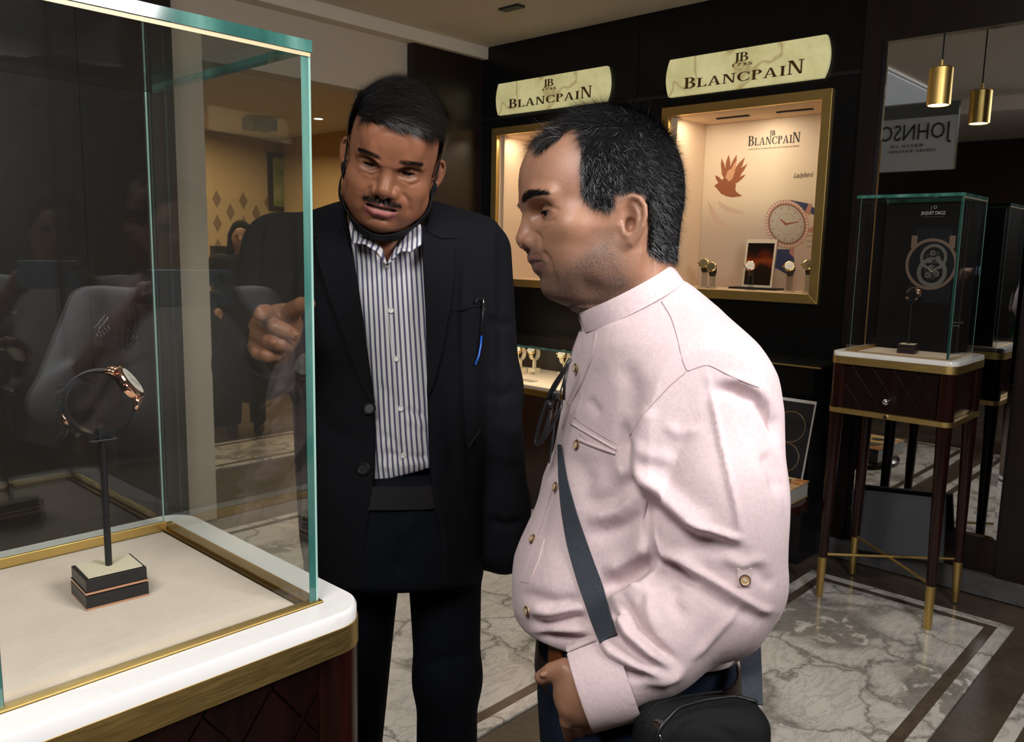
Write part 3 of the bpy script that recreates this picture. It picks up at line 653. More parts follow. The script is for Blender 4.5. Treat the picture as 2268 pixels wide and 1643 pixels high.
# ================================================================== glass showcases on tall mahogany tables
def clip_poly(p, lo, hi):
    for ax, val, sg in ((0, lo[0], 1), (0, hi[0], -1), (1, lo[1], 1), (1, hi[1], -1)):
        out = []
        for i in range(len(p)):
            a, b = p[i], p[(i+1) % len(p)]; da, db = sg*(a[ax]-val), sg*(b[ax]-val)
            if da >= 0: out.append(a)
            if (da > 0) != (db > 0) and da != db:
                t = da/(da-db); out.append((a[0]+(b[0]-a[0])*t, a[1]+(b[1]-a[1])*t))
        p = out
        if len(p) < 3: return []
    return p
def lozenges(parent, axis, plane, lo, hi, w, h, thick, sgn):
    """quilted panel: every lozenge is a raised piece with a groove around it"""
    nx = int((hi[0]-lo[0])/w)+2; ny = int((hi[1]-lo[1])/h)+2; g = .0016
    for i in range(-1, 2*nx):
        for j in range(-1, 2*ny):
            if (i+j) % 2: continue
            cx_, cy_ = lo[0]+i*w/2, lo[1]+j*h/2
            q = clip_poly([(cx_-w/2+g*1.4, cy_), (cx_, cy_-h/2+g*2), (cx_+w/2-g*1.4, cy_), (cx_, cy_+h/2-g*2)], lo, hi)
            if len(q) < 3: continue
            a = abs(sum(q[k][0]*q[(k+1) % len(q)][1]-q[(k+1) % len(q)][0]*q[k][1] for k in range(len(q))))/2
            if a < 2e-5: continue
            MB().prism(q, axis, plane, plane+sgn*thick).build('lozenge_panel', M['darkmahogany'], parent)
def roundrect(x0, y0, x1, y1, r, n=8):
    P = []
    for cx_, cy_, a0 in ((x1-r, y1-r, 0), (x0+r, y1-r, PI/2), (x0+r, y0+r, PI), (x1-r, y0+r, 1.5*PI)):
        P += [(cx_+r*math.cos(a0+PI/2*i/n), cy_+r*math.sin(a0+PI/2*i/n)) for i in range(n+1)]
    return P
def showcase(name, gx0, gx1, gy0, gy1, zm, gh, label, quilt, paneM):
    t = thing(name, ((gx0+gx1)/2, (gy0+gy1)/2, 0), label, 'display case', 'glass showcases on mahogany tables')
    m = .047; ts, tb_ = .022, .030
    x0, x1, y0, y1 = gx0-m, gx1+m, gy0-m, gy1+m
    # white marble slab with rounded corners, brass band around it
    P = roundrect(x0, y0, x1, y1, .045)
    hole = (gx0-.006, gy0-.006, gx1+.006, gy1+.006)
    top = MB()
    Q = roundrect(*hole[:2], *hole[2:], .003); n = len(P)
    zt = zm
    PE = [(p[0], p[1], zt-.004) for p in P]
    PI_ = [((p[0]-(x0+x1)/2)*.992+(x0+x1)/2, (p[1]-(y0+y1)/2)*.992+(y0+y1)/2, zt) for p in P]
    top.rings([[(p[0], p[1], zt-ts) for p in P], PE, PI_, [(q[0], q[1], zt) for q in Q], [(q[0], q[1], zt-ts) for q in Q]], cap=False)
    top.add([(p[0], p[1], zt-ts) for p in P], [tuple(range(n))[::-1]])
    top.build('marble_top', M['whitestone'], t, autosmooth=True)
    b = MB(); PB = roundrect(x0-.0015, y0-.0015, x1+.0015, y1+.0015, .046)
    PB2 = roundrect(x0+.006, y0+.006, x1-.006, y1-.006, .04)
    b.rings([[(p[0], p[1], zt-ts-tb_) for p in PB2], [(p[0], p[1], zt-ts-tb_) for p in PB], [(p[0], p[1], zt-ts+.003) for p in PB], [(p[0], p[1], zt-ts+.003) for p in roundrect(x0+.0002, y0+.0002, x1-.0002, y1-.0002, .045)]], cap=False)
    b.add([(p[0], p[1], zt-ts-tb_+.002) for p in PB2], [tuple(range(n))[::-1]])
    b.build('brass_band', M['brass'], t, autosmooth=True)
    # brass rail the glass stands in (four strips), and the suede bed
    r = .010
    for a in ((gx0-.005, gy0-.005, gx1+.005, gy0+r), (gx0-.005, gy1-r, gx1+.005, gy1+.005), (gx0-.005, gy0+r+.0005, gx0+r, gy1-r-.0005), (gx1-r, gy0+r+.0005, gx1+.005, gy1-r-.0005)):
        MB().box((a[0], a[1], zt-.012), (a[2], a[3], zt+.0025)).build('brass_rail', M['brass'], t, bevel=.0006)
    # inner raised brass lip at the back
    MB().box((gx0+r+.001, gy1-r-.006, zt-.012), (gx1-r-.001, gy1-r-.0005, zt+.010)).build('brass_rail', M['brass'], t, bevel=.0006)
    MB().box((gx1-r-.006, gy0+r+.006, zt-.012), (gx1-r-.0005, gy1-r-.007, zt-.002)).build('brass_rail', M['brass_dark'], t, bevel=.0006)
    MB().box((gx0+r, gy0+r, zt-.018), (gx1-r-.008, gy1-r-.007, zt-.004), bev=.002).build('suede_bed', M['suede'], t)
    # glass: four panes and the lid, edges green
    gt = .012; zb, ztp = zt+.0028, zt+gh
    pm = [paneM, M['glassedge'], M['glassedge_light']]
    def gpane(lo, hi, edge_axes, nm):
        p = MB(); x0_, y0_, z0_ = lo; x1_, y1_, z1_ = hi
        vs = [(x0_,y0_,z0_),(x1_,y0_,z0_),(x1_,y1_,z0_),(x0_,y1_,z0_),(x0_,y0_,z1_),(x1_,y0_,z1_),(x1_,y1_,z1_),(x0_,y1_,z1_)]
        fs = {'-z': (3,2,1,0), '+z': (4,5,6,7), '-y': (0,1,5,4), '+x': (1,2,6,5), '+y': (2,3,7,6), '-x': (3,0,4,7)}
        for k, f in fs.items(): p.mi = 1 if k in edge_axes else 0; p.add(vs, [f])
        return p.build(nm, pm, t)
    gpane((gx0, gy0, zb), (gx0+gt, gy1, ztp), ('-y',), 'glass_pane')
    gpane((gx1-gt, gy0, zb), (gx1, gy1, ztp), ('-y',), 'glass_pane')
    gpane((gx0+gt+.0006, gy0+.0004, zb), (gx1-gt-.0006, gy0+gt, ztp), ('-x',), 'glass_pane')
    gpane((gx0+gt+.0006, gy1-gt, zb), (gx1-gt-.0006, gy1-.0004, ztp), (), 'glass_pane')
    gpane((gx0-.002, gy0-.002, ztp+.0006), (gx1+.002, gy1+.002, ztp+.0136), ('-x', '+x', '-y'), 'glass_lid')
    # polished arris: a pale line of light along the visible edges
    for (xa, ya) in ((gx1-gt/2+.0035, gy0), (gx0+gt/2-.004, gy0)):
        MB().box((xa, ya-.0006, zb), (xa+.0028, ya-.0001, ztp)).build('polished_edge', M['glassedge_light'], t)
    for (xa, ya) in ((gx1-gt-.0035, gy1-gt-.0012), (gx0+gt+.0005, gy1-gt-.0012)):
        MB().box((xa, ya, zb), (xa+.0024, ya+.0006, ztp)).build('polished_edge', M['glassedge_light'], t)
    MB().box((gx0, gy0-.0012, ztp-.0045), (gx1, gy0-.0002, ztp-.0002)).build('edge_reflection', M['edgereflection'], t)  # reflection under the lid's front edge, painted as a pale strip
    # mahogany drawer box between four turned corner posts
    zb0 = zt-ts-tb_-.0005; bh = .195; pr = .034
    zl = zb0-bh
    MB().box((x0+.022, y0+.022, zl), (x1-.022, y1-.022, zb0)).build('drawer_box', M['mahogany'], t)
    for (px, py) in ((x0+pr+.003, y0+pr+.003), (x1-pr-.003, y0+pr+.003), (x0+pr+.003, y1-pr-.003), (x1-pr-.003, y1-pr-.003)):
        MB().cyl((px, py, zl), (px, py, zb0), pr, seg=28).build('corner_post', M['mahogany'], t, autosmooth=True)
    for side_ in quilt:
        if side_ == '-x': lozenges(t, 'x', x0+.0218, (y0+2*pr, zl+.004), (y1-2*pr, zb0-.004), .085, .115, .004, -1)
        if side_ == '-y': lozenges(t, 'y', y0+.0218, (x0+2*pr, zl+.004), (x1-2*pr, zb0-.004), .085, .115, .004, -1)
    # lower brass band
    b2 = MB(); PA = roundrect(x0, y0, x1, y1, .04); PC = roundrect(x0+.02, y0+.02, x1-.02, y1-.02, .03); zc = zl-.022
    b2.rings([[(p[0], p[1], zl-.0005) for p in PC], [(p[0], p[1], zl-.0005) for p in PA], [(p[0], p[1], zc) for p in PA], [(p[0], p[1], zc) for p in PC]], cap=False, closed=True)
    b2.add([(p[0], p[1], zc+.008) for p in PC], [tuple(range(n))[::-1], tuple(range(n))])
    b2.build('brass_band', M['brass'], t, autosmooth=True)
    # knob on the -x drawer front
    yc = (gy0+gy1)/2
    k = MB(); k.cyl((x0+.018, yc, zl+.055), (x0-.006, yc, zl+.055), .006, seg=14); k.ball((x0-.017, yc, zl+.055), .015, 18)
    k.build('knob', M['steel'], t, autosmooth=True)
    lk = MB(); lk.cyl((x0+.0015, yc-.0, zl-.011), (x0-.010, yc, zl-.011), .008, seg=14); lk.build('lock', M['steel'], t, autosmooth=True)
    kk = MB(); kk.box((x0-.013, yc-.002, zl-.045), (x0-.0105, yc+.002, zl-.004)); kk.build('key', M['steel'], t)
    # tapered legs with brass ferrules, splaying a little; crossed brass stretcher
    feet = []
    for sx, sy in ((0, 0), (1, 0), (0, 1), (1, 1)):
        a = Vector((x0+.034 if not sx else x1-.034, y0+.034 if not sy else y1-.034, zc-.0005)); f = a+Vector((.012*(1 if sx else -1), .012*(1 if sy else -1), -a.z))
        j = a.lerp(f, (a.z-.19)/a.z)
        MB().cyl(a, j, .030, .019, 20).build('leg', M['mahogany'], t, autosmooth=True)
        MB().cyl(j+Vector((0, 0, -.0005)), f, .0195, .0155, 20).build('brass_ferrule', M['brass'], t, autosmooth=True)
        feet.append(j)
    for a, b_ in ((0, 3), (1, 2)):
        p, q = feet[a]+Vector((0, 0, .004+.008*a)), feet[b_]+Vector((0, 0, .004+.008*a))
        d = (q-p).normalized(); MB().cyl(p+d*.02, q-d*.02, .006, seg=10).build('stretcher', M['brass'], t, autosmooth=True)
    return t
M['edgereflection'] = nmat('pale_edge_reflection', None, (.62, .52, .30), .35)
ZN, ZJ = 1.10, 1.135
near = showcase('showcase', .196, .556, .843, 1.257, ZN, .658, 'large glass showcase on a white marble top in the left foreground', ('-y', '-x'), M['pane'])
far = showcase('showcase', 3.640, 3.985, .976, 1.392, ZJ, .655, 'small far glass showcase on a slender mahogany table before the mirror', ('-x',), M['pane_far'])
# ------------------------------------------------------------------ watch on the tall stand in the near case
def tall_stand(x, y, z, s, label, rot, labelled_top=True):
    t = thing('watch_stand', (x, y, z), label, 'stand', 'watch stands in the showcases')
    T = Matrix.Translation((x, y, z)) @ Matrix.Rotation(rot, 4, 'Z')
    w, d = .046*s, .041*s
    zz = 0
    for k in range(2):
        MB().box((-w, -d, zz), (w, d, zz+.0035*s), T).build('rose_gold_line', M['rosegold'], t)
        MB().box((-w+.0012*k, -d+.0012*k, zz+.0037*s), (w-.0012*k, d-.0012*k, zz+.0225*s), T, bev=.0006).build('base_block', M['black'], t); zz += .0235*s+.001
    MB().box((-w+.005, -d+.005, zz-.001), (w-.005, d-.005, zz+.0004), T).build('cream_inlay', M['cream_card'], t)
    hp = .202*s
    MB().cyl(T @ Vector((0, 0, zz+.0006)), T @ Vector((0, 0, zz+hp)), .0052*s, .0050*s, 16).build('pole', M['black'], t, autosmooth=True)
    MB().box((-.020*s, -.008*s, zz+hp+.0002), (.020*s, .008*s, zz+hp+.003*s), T, bev=.0006).build('clip_plate', M['black'], t)
    MB().box((-.0075*s, -.0095*s, zz+hp+.0035*s), (.0075*s, .0095*s, zz+hp+.018*s), T, bev=.0015).build('clip', M['blackmatte'], t)
    return t, T, zz+hp+.004*s
xs, ys = .386, 1.052
st1, T1, ht = tall_stand(xs, ys, ZN-.004, .80, 'black watch stand with a tall pole in the near showcase', -.08)
def loop_watch(T, zb, s, label, wrap):
    """watch closed into an upright hoop; the case on the upper right, the buckle on the lower left"""
    base = T @ Vector((0, 0, zb))
    t = thing('wristwatch', base, label, 'watch')
    e1 = (_r - Vector((0, 0, _r.z))).normalized(); up = Vector((0, 0, 1)); nn = e1.cross(up)
    R = .046*s; c = base + up*(R+.004*s) - e1*.000
    ax = (e1*.95 - nn*(.30)).normalized()
    a1, a2 = .62+.35, .62-.42
    mb = MB(); strap_band(mb, c, R, .020*s, .0050*s, ax, up, .62+.36, 2*PI+.62-.46, 48); mb.build('strap', M['black'], t, autosmooth=True)
    for o_, w_ in ((.0029, .0012),):
        ss = MB()
        sd = ax.cross(up)
        for sg in (-1, 1): ss.tube([c + (ax*math.cos(q)+up*math.sin(q))*(R+.0051*s) + sd*sg*.0082*s for q in np.linspace(1.05, 2.6, 26)], .00045*s, 5)
        ss.build('stitching', nmat('grey_thread', None, (.18, .18, .19), .6), t)
    # case: rose gold drum turned outward
    s0, s = s, s*1.30
    d = (ax*math.cos(.62)+up*math.sin(.62)); k = c + d*(R+.001*s); sd = ax.cross(up)
    MB().lathe([(.013*s, -.006*s), (.0195*s, -.0045*s), (.0212*s, -.001*s), (.0212*s, .003*s), (.0225*s, .0042*s), (.0220*s, .0062*s), (.0190*s, .0075*s)], k, d, 40).build('watch_case', M['rosegold'], t, autosmooth=True)
    MB().lathe([(.0175*s, .0076*s), (.0175*s, .008*s)], k, d, 36).build('dial', nmat('cream_dial', None, (.75, .70, .62), .3), t)
    MB().lathe([(.0185*s, -.0048*s), (.012*s, -.0066*s)], k, d, 30).build('case_back', M['steel'], t, autosmooth=True)
    tg = d.cross(sd)
    lg = MB()
    for sg in (-1, 1):
        for hh in (-1, 1):
            p0 = k+tg*(sg*.018*s)+sd*(hh*.0105*s); lg.tube([p0-d*.0, p0+tg*sg*.006*s-d*.003*s, p0+tg*sg*.009*s-d*.009*s], [.0036*s, .0032*s, .0024*s], 8)
    lg.build('lugs', M['rosegold'], t, True)
    MB().cyl(k+sd*.021*s, k+sd*.028*s, .0042*s, .0038*s, 14).build('crown', M['rosegold'], t, autosmooth=True)
    s = s0
    # folding clasp and buckle lower left
    bq = PI+.42; db = (ax*math.cos(bq)+up*math.sin(bq)); kb = c + db*(R+.0045*s); tb2 = db.cross(sd)
    bu = MB(); bu.tube([kb+tb2*.007*s+sd*.012*s, kb+tb2*.007*s-sd*.012*s, kb-tb2*.007*s-sd*.012*s, kb-tb2*.007*s+sd*.012*s], .0018*s, 8, True); bu.tube([kb+tb2*.007*s, kb-tb2*.008*s+db*.002*s], .0013*s, 7)
    bu.build('buckle', M['rosegold'], t, True)
    MB().ball(kb - tb2*.004*s+db*.003*s, .0042*s, 12).build('clasp_knob', M['rosegold'], t, True)
    if wrap:
        # crumpled clear film round the clasp and around the case
        fm = MB(); r2 = np.random.default_rng(3)
        n1, n2 = 14, 9; G_ = []
        for i in range(n1):
            q = PI-.55+1.55*i/(n1-1); row = []
            for j in range(n2):
                b_ = (j/(n2-1)-.5)*.036*s; rad = R+(.006+.010*r2.random()*(1 if 2 < i < n1-1 else 1.3))*s
                row.append(c+(ax*math.cos(q)+up*math.sin(q))*rad+sd*(b_+.003*s*(r2.random()-.5)))
            G_.append(row)
        fm.add([p for row in G_ for p in row], [(i*n2+j, i*n2+j+1, (i+1)*n2+j+1, (i+1)*n2+j) for i in range(n1-1) for j in range(n2-1)])
        fm.build('clear_film', M['film'], t)
        fm = MB(); n1 = 10; G_ = []
        for i in range(n1):
            q = .62-.5+1.0*i/(n1-1); row = []
            for j in range(6):
                b_ = (j/5-.5)*.03*s; rad = R+(.010+.004*r2.random())*s
                row.append(c+(ax*math.cos(q)+up*math.sin(q))*rad+sd*b_)
            G_.append(row)
        fm.add([p for row in G_ for p in row], [(i*6+j, i*6+j+1, (i+1)*6+j+1, (i+1)*6+j) for i in range(n1-1) for j in range(5)])
        fm.build('clear_film', M['film'], t)
    return t
M['film'] = pane('plastic_film', (.93, .94, .95), 1.42)
loop_watch(T1, ht+.003, .82, 'rose gold watch on black strap wrapped in clear film on the near tall stand', True)
st2, T2, ht2 = tall_stand(3.80, 1.185, ZJ-.004, .86, 'black watch stand in the small far showcase', .1)
loop_watch(T2, ht2+.004, .62, 'small gold watch on the stand in the far showcase', False)
# ------------------------------------------------------------------ poster board standing in the far case
jb = thing('poster_board', (3.955, 1.19, ZJ), 'black poster board with a big watch picture inside the far showcase', 'poster')
jx = 3.957
MB().box((jx, .995, ZJ-.003), (jx+.012, 1.376, ZJ+.645)).build('board', nmat('black_print', None, (.0035, .0035, .0042), .6, 0, .2), jb)
# (the case's back glass is at x=3.973)
def onj(u, v):
    d = (_f + _r*((u-1134)/FPX) - _u*((v-821.5)/FPX)); k = (jx-.0005)/d.x; return Vector((0, 0, CAMH)) + d*k
sans_text('poster_lettering', 'JAQUET DROZ', onj(2067, 475), DY, DN, .0145, .0006, pc('pale_ink', (.80, .80, .81)), jb, width=.100)
sans_text('poster_emblem', 'J D', onj(2069, 462), DY, DN, .014, .0006, pc('grey_print', (.4, .4, .41)), jb, width=.026)
mb = MB(); c0 = onj(2068, 480); mb.box((c0.x-.0004, c0.y-.045, c0.z-.0005), (c0.x, c0.y+.045, c0.z+.0005)); mb.build('poster_rule', pc('dim_print', (.2, .2, .2)), jb)
cw = onj(2062, 585); cw = Vector((jx-.0006, cw.y, cw.z)); Rw = .113
def disc(name, r0, r1, c, mat, off, sy=.95):
    mb = MB(); n = 48; o_ = Vector((-off, 0, 0))
    if r0 <= 0: mb.add([c+o_+Vector((0, -sy*r1*math.cos(2*PI*i/n), r1*math.sin(2*PI*i/n))) for i in range(n)], [tuple(range(n))])
    else: mb.add([c+o_+Vector((0, -sy*r*math.cos(2*PI*i/n), r*math.sin(2*PI*i/n))) for r in (r0, r1) for i in range(n)], [(i, (i+1) % n, n+(i+1) % n, n+i) for i in range(n)])
    return mb.build(name, mat, jb)
brz = pc('bronze_print', (.17, .115, .09), .4); dk = pc('dark_blue_print', (.005, .006, .010), .4); gy = pc('grey_mechanism_print', (.13, .122, .115), .4); gy2 = pc('dark_grey_print', (.040, .038, .038), .4)
mb = MB(); mb.box((cw.x-.0002, cw.y-.075, cw.z+.08), (cw.x, cw.y+.07, cw.z+.155)); mb.box((cw.x-.0002, cw.y-.09, cw.z-.17), (cw.x, cw.y+.08, cw.z-.08)); mb.build('strap_print', dk, jb)
mb = MB()
for sg in (-1, 1): mb.box((cw.x-.0004, cw.y+sg*.078-.012, cw.z+.07), (cw.x-.0003, cw.y+sg*.078+.012, cw.z+.125))
mb.build('lug_print', brz, jb)
disc('bezel_print', Rw*.88, Rw, cw, brz, .0005); disc('dial_print', 0, Rw*.88, cw, dk, .0004)
c1, c2 = cw+Vector((0, -.008, .030)), cw+Vector((0, -.006, -.035))
disc('subdial_print', Rw*.40, Rw*.52, c1, gy, .0008); disc('subdial_print', Rw*.42, Rw*.58, c2, gy, .0010)
for c_, r_ in ((c1, .30), (c2, .34)):
    for k in range(6): a = k*PI/3+.3; disc('gear_print', Rw*r_*.12, Rw*r_*.34, c_+Vector((0, .020*math.cos(a), .020*math.sin(a))), gy if k % 2 else gy2, .0012+.0001*k)
mb = MB()
for ang in (.75, 2.35): v = Vector((0, -math.cos(ang), math.sin(ang))); n_ = Vector((0, v.z, -v.y)); p = c2+Vector((-.0020, 0, 0)); mb.add([p-n_*.002, p+n_*.002, p+v*.045], [(0, 1, 2)])
mb.build('hands_print', pc('pale_hand_print', (.45, .40, .36)), jb)
c3 = onj(2118, 716); sans_text('poster_small_print', 'Some will\nstory', c3, DY, DN, .010, .0006, pc('soft_white_ink', (.30, .30, .30)), jb)
# grey board leaning between the rear legs and the wall
TL = Matrix.Translation((4.095, 1.245, .115)) @ Matrix.Rotation(-.10, 4, 'X').to_4x4() @ Matrix.Rotation(.10, 4, 'Y')
gb = thing('leaning_board', (4.09, 1.245, .1), 'flat dark grey box leaning behind the legs of the far showcase', 'box')
MB().box((-.012, -.215, -.0), (.012, .215, .30), TL, bev=.002).build('board_body', nmat('slate_card', None, (.055, .06, .068), .7), gb)
MB().box((-.0135, -.20, .012), (-.0122, .20, .285), TL).build('face_sheet', nmat('slate_card_face', None, (.065, .07, .078), .75), gb)
sp = MB(); sp.box((4.075, 1.06, 0), (4.125, 1.42, .06)); 
# ================================================================== implicit-surface modelling for people and cloth
def K(u, v, d): return np.array([(u-1134)/FPX*d, -(v-821.5)/FPX*d, -d])
CAMR = np.array(CAMM.to_3x3()); CAMT = np.array(CAMM.translation)
def toworld(P): return P @ CAMR.T + CAMT
def tocam(P): return (np.asarray(P, float)-CAMT) @ CAMR
def pixels(P):
    """cam-space points to reference pixels"""
    d = -P[:, 2]; return np.stack([1134+FPX*P[:, 0]/d, 821.5-FPX*P[:, 1]/d], 1)
def smin(a, b, k):
    if k <= 0: return np.minimum(a, b)
    h = np.clip(k-np.abs(a-b), 0, None)/k
    return np.minimum(a, b)-h*h*k*.25
def smax(a, b, k): return -smin(-a, -b, k)
def rot3(rx=0, ry=0, rz=0):
    return np.array((Matrix.Rotation(rz, 3, 'Z') @ Matrix.Rotation(ry, 3, 'Y') @ Matrix.Rotation(rx, 3, 'X')))
class Field:
    def __init__(s, lo, hi, h):
        s.lo = np.array(lo, np.float32); s.h = np.float32(h); s.n = np.ceil((np.array(hi)-np.array(lo))/h).astype(int)+1
        s.V = np.full(s.n, 9.0, np.float32)
        s.ax = [s.lo[i]+s.h*np.arange(s.n[i], dtype=np.float32) for i in range(3)]
    def _sub(s, lo, hi):
        a = np.clip(np.floor((np.array(lo)-s.lo)/s.h).astype(int), 0, s.n-1); b = np.clip(np.ceil((np.array(hi)-s.lo)/s.h).astype(int)+1, 1, s.n)
        if np.any(b <= a): return None, None
        sl = tuple(slice(a[i], b[i]) for i in range(3))
        return sl, (s.ax[0][sl[0]][:, None, None], s.ax[1][sl[1]][None, :, None], s.ax[2][sl[2]][None, None, :])
    def op(s, fn, lo, hi, k, mode):
        pad = k+3*s.h; lo = np.minimum(lo, hi)-pad; hi = np.maximum(lo+pad, hi)+pad
        sl, g = s._sub(lo, hi)
        if sl is None: return s
        d = fn(*g)
        if mode == 'u': s.V[sl] = smin(s.V[sl], d, k)
        elif mode == 's': s.V[sl] = smax(s.V[sl], -d, k)
        elif mode == 'i': s.V[sl] = smax(s.V[sl], d, k)
        return s
    def cap(s, a, b, ra, rb=None, k=.01, mode='u'):
        a = np.array(a, np.float32); b = np.array(b, np.float32); rb = ra if rb is None else rb; ba = b-a; L = float(ba@ba)+1e-12; R = max(ra, rb)
        def f(x, y, z):
            px, py, pz = x-a[0], y-a[1], z-a[2]; t = np.clip((px*ba[0]+py*ba[1]+pz*ba[2])/L, 0, 1)
            return np.sqrt((px-t*ba[0])**2+(py-t*ba[1])**2+(pz-t*ba[2])**2)-(ra+(rb-ra)*t)
        return s.op(f, np.minimum(a, b)-R, np.maximum(a, b)+R, k, mode)
    def chain(s, pts, rs, k=.01, mode='u'):
        pts = [np.array(p, np.float32) for p in pts]; n = len(pts); rs = list(rs) if hasattr(rs, '__len__') else [rs]*n; R = max(rs)
        lo, hi = np.min(pts, 0)-R, np.max(pts, 0)+R
        def f(x, y, z):
            best = None
            for i in range(n-1):
                a, ba = pts[i], pts[i+1]-pts[i]; L = float(ba@ba)+1e-12; px, py, pz = x-a[0], y-a[1], z-a[2]
                t = np.clip((px*ba[0]+py*ba[1]+pz*ba[2])/L, 0, 1)
                d = np.sqrt((px-t*ba[0])**2+(py-t*ba[1])**2+(pz-t*ba[2])**2)-(rs[i]+(rs[i+1]-rs[i])*t)
                best = d if best is None else np.minimum(best, d)
            return best
        return s.op(f, lo, hi, k, mode)
    def loft(s, rows, k=.02, m=2.4, mode='u'):
        """rows: (y, cx, rx, cz, rz) horizontal superellipse slices"""
        r = np.array(sorted(rows), np.float32); y0, y1 = r[0, 0], r[-1, 0]
        def f(x, y, z):
            q = [np.interp(y, r[:, 0], r[:, i]).astype(np.float32) for i in range(1, 5)]
            v = (np.power(np.abs(x-q[0])/q[1], m)+np.power(np.abs(z-q[2])/q[3], m))**(1/m)-1
            d = v*np.minimum(q[1], q[3]); return smax(smax(d, y-y1, .03), y0-y, .01)
        lo = (np.min(r[:, 1]-r[:, 2]), y0, np.min(r[:, 3]-r[:, 4])); hi = (np.max(r[:, 1]+r[:, 2]), y1, np.max(r[:, 3]+r[:, 4]))
        return s.op(f, lo, hi, k, mode)
    def ell(s, c, r, k=.01, mode='u', rot=None):
        c = np.array(c, np.float32); r = np.array(r if hasattr(r, '__len__') else (r, r, r), np.float32); Rm = None if rot is None else np.array(rot, np.float32); R = float(r.max())
        def f(x, y, z):
            px, py, pz = x-c[0], y-c[1], z-c[2]
            if Rm is not None: px, py, pz = (Rm[0, i]*px+Rm[1, i]*py+Rm[2, i]*pz for i in (0, 1, 2)) if False else (Rm[0, 0]*px+Rm[1, 0]*py+Rm[2, 0]*pz, Rm[0, 1]*px+Rm[1, 1]*py+Rm[2, 1]*pz, Rm[0, 2]*px+Rm[1, 2]*py+Rm[2, 2]*pz)
            k0 = np.sqrt((px/r[0])**2+(py/r[1])**2+(pz/r[2])**2); k1 = np.sqrt((px/r[0]**2)**2+(py/r[1]**2)**2+(pz/r[2]**2)**2)+1e-6
            return k0*(k0-1)/k1
        ext = r if Rm is None else np.array([R, R, R])
        return s.op(f, c-ext, c+ext, k, mode)
    def box(s, c, b, r, k=.01, mode='u', rot=None):
        c = np.array(c, np.float32); b = np.array(b, np.float32)-r; Rm = None if rot is None else np.array(rot, np.float32); R = float(np.linalg.norm(b))+r
        def f(x, y, z):
            px, py, pz = x-c[0], y-c[1], z-c[2]
            if Rm is not None: px, py, pz = Rm[0, 0]*px+Rm[1, 0]*py+Rm[2, 0]*pz, Rm[0, 1]*px+Rm[1, 1]*py+Rm[2, 1]*pz, Rm[0, 2]*px+Rm[1, 2]*py+Rm[2, 2]*pz
            qx, qy, qz = np.abs(px)-b[0], np.abs(py)-b[1], np.abs(pz)-b[2]
            return np.sqrt(np.maximum(qx, 0)**2+np.maximum(qy, 0)**2+np.maximum(qz, 0)**2)+np.minimum(np.maximum(qx, np.maximum(qy, qz)), 0)-r
        return s.op(f, c-R, c+R, k, mode)
    def plane(s, p, n, k=.004):
        """keep the side opposite to n"""
        p = np.array(p, np.float32); n = np.array(n, np.float32); n = n/np.linalg.norm(n)
        x, y, z = s.ax[0][:, None, None], s.ax[1][None, :, None], s.ax[2][None, None, :]
        s.V = smax(s.V, (x-p[0])*n[0]+(y-p[1])*n[1]+(z-p[2])*n[2], k); return s
    def blur(s, n=1):
        for _ in range(n):
            for a in range(3):
                V = s.V; W = V.copy(); sl = [slice(None)]*3; s0 = list(sl); s1 = list(sl); s2 = list(sl)
                s0[a] = slice(0, -2); s1[a] = slice(1, -1); s2[a] = slice(2, None)
                W[tuple(s1)] = .25*np.clip(V[tuple(s0)], -.05, .05)+.5*np.clip(V[tuple(s1)], -.05, .05)+.25*np.clip(V[tuple(s2)], -.05, .05); s.V = W
        return s
    def mesh(s):
        """naive surface nets -> verts (N,3), quads (M,4)"""
        V = s.V; S = V < 0; nx, ny, nz = V.shape
        c = S[:-1, :-1, :-1].astype(np.int8)
        for dx, dy, dz in ((1,0,0),(0,1,0),(1,1,0),(0,0,1),(1,0,1),(0,1,1),(1,1,1)): c = c+S[dx:nx-1+dx, dy:ny-1+dy, dz:nz-1+dz]
        act = np.argwhere((c > 0) & (c < 8)); 
        idm = np.full(c.shape, -1, np.int64); idm[tuple(act.T)] = np.arange(len(act))
        acc = np.zeros((len(act), 3)); cnt = np.zeros(len(act)); C8 = [(i, j, k) for i in (0, 1) for j in (0, 1) for k in (0, 1)]
        vals = {o: V[act[:, 0]+o[0], act[:, 1]+o[1], act[:, 2]+o[2]] for o in C8}
        for o in C8:
            for a in range(3):
                if o[a]: continue
                q = list(o); q[a] = 1; q = tuple(q); va, vb = vals[o], vals[q]; m = (va < 0) != (vb < 0)
                t = np.where(m, va/np.where(m, va-vb, 1), 0); p = np.array(o, float)[None, :].repeat(len(act), 0); p[:, a] += t
                acc[m] += p[m]; cnt[m] += 1
        P = (act+acc/np.maximum(cnt, 1)[:, None])*s.h+s.lo
        F = []
        for a in range(3):
            b, d = (a+1) % 3, (a+2) % 3
            s0 = [slice(None)]*3; s1 = [slice(None)]*3; s0[a] = slice(0, -1); s1[a] = slice(1, None)
            ch = S[tuple(s0)] != S[tuple(s1)]; E = np.argwhere(ch)
            ok = (E[:, b] > 0) & (E[:, d] > 0) & (E[:, b] < V.shape[b]-1) & (E[:, d] < V.shape[d]-1); E = E[ok]
            ins = S[tuple(E.T)]
            def cell(ob, od): q = E.copy(); q[:, b] += ob; q[:, d] += od; return idm[tuple(q.T)]
            Q = np.stack([cell(-1, -1), cell(0, -1), cell(0, 0), cell(-1, 0)], 1)
            Q[~ins] = Q[~ins][:, ::-1]; F.append(Q)
        return P, np.concatenate(F)
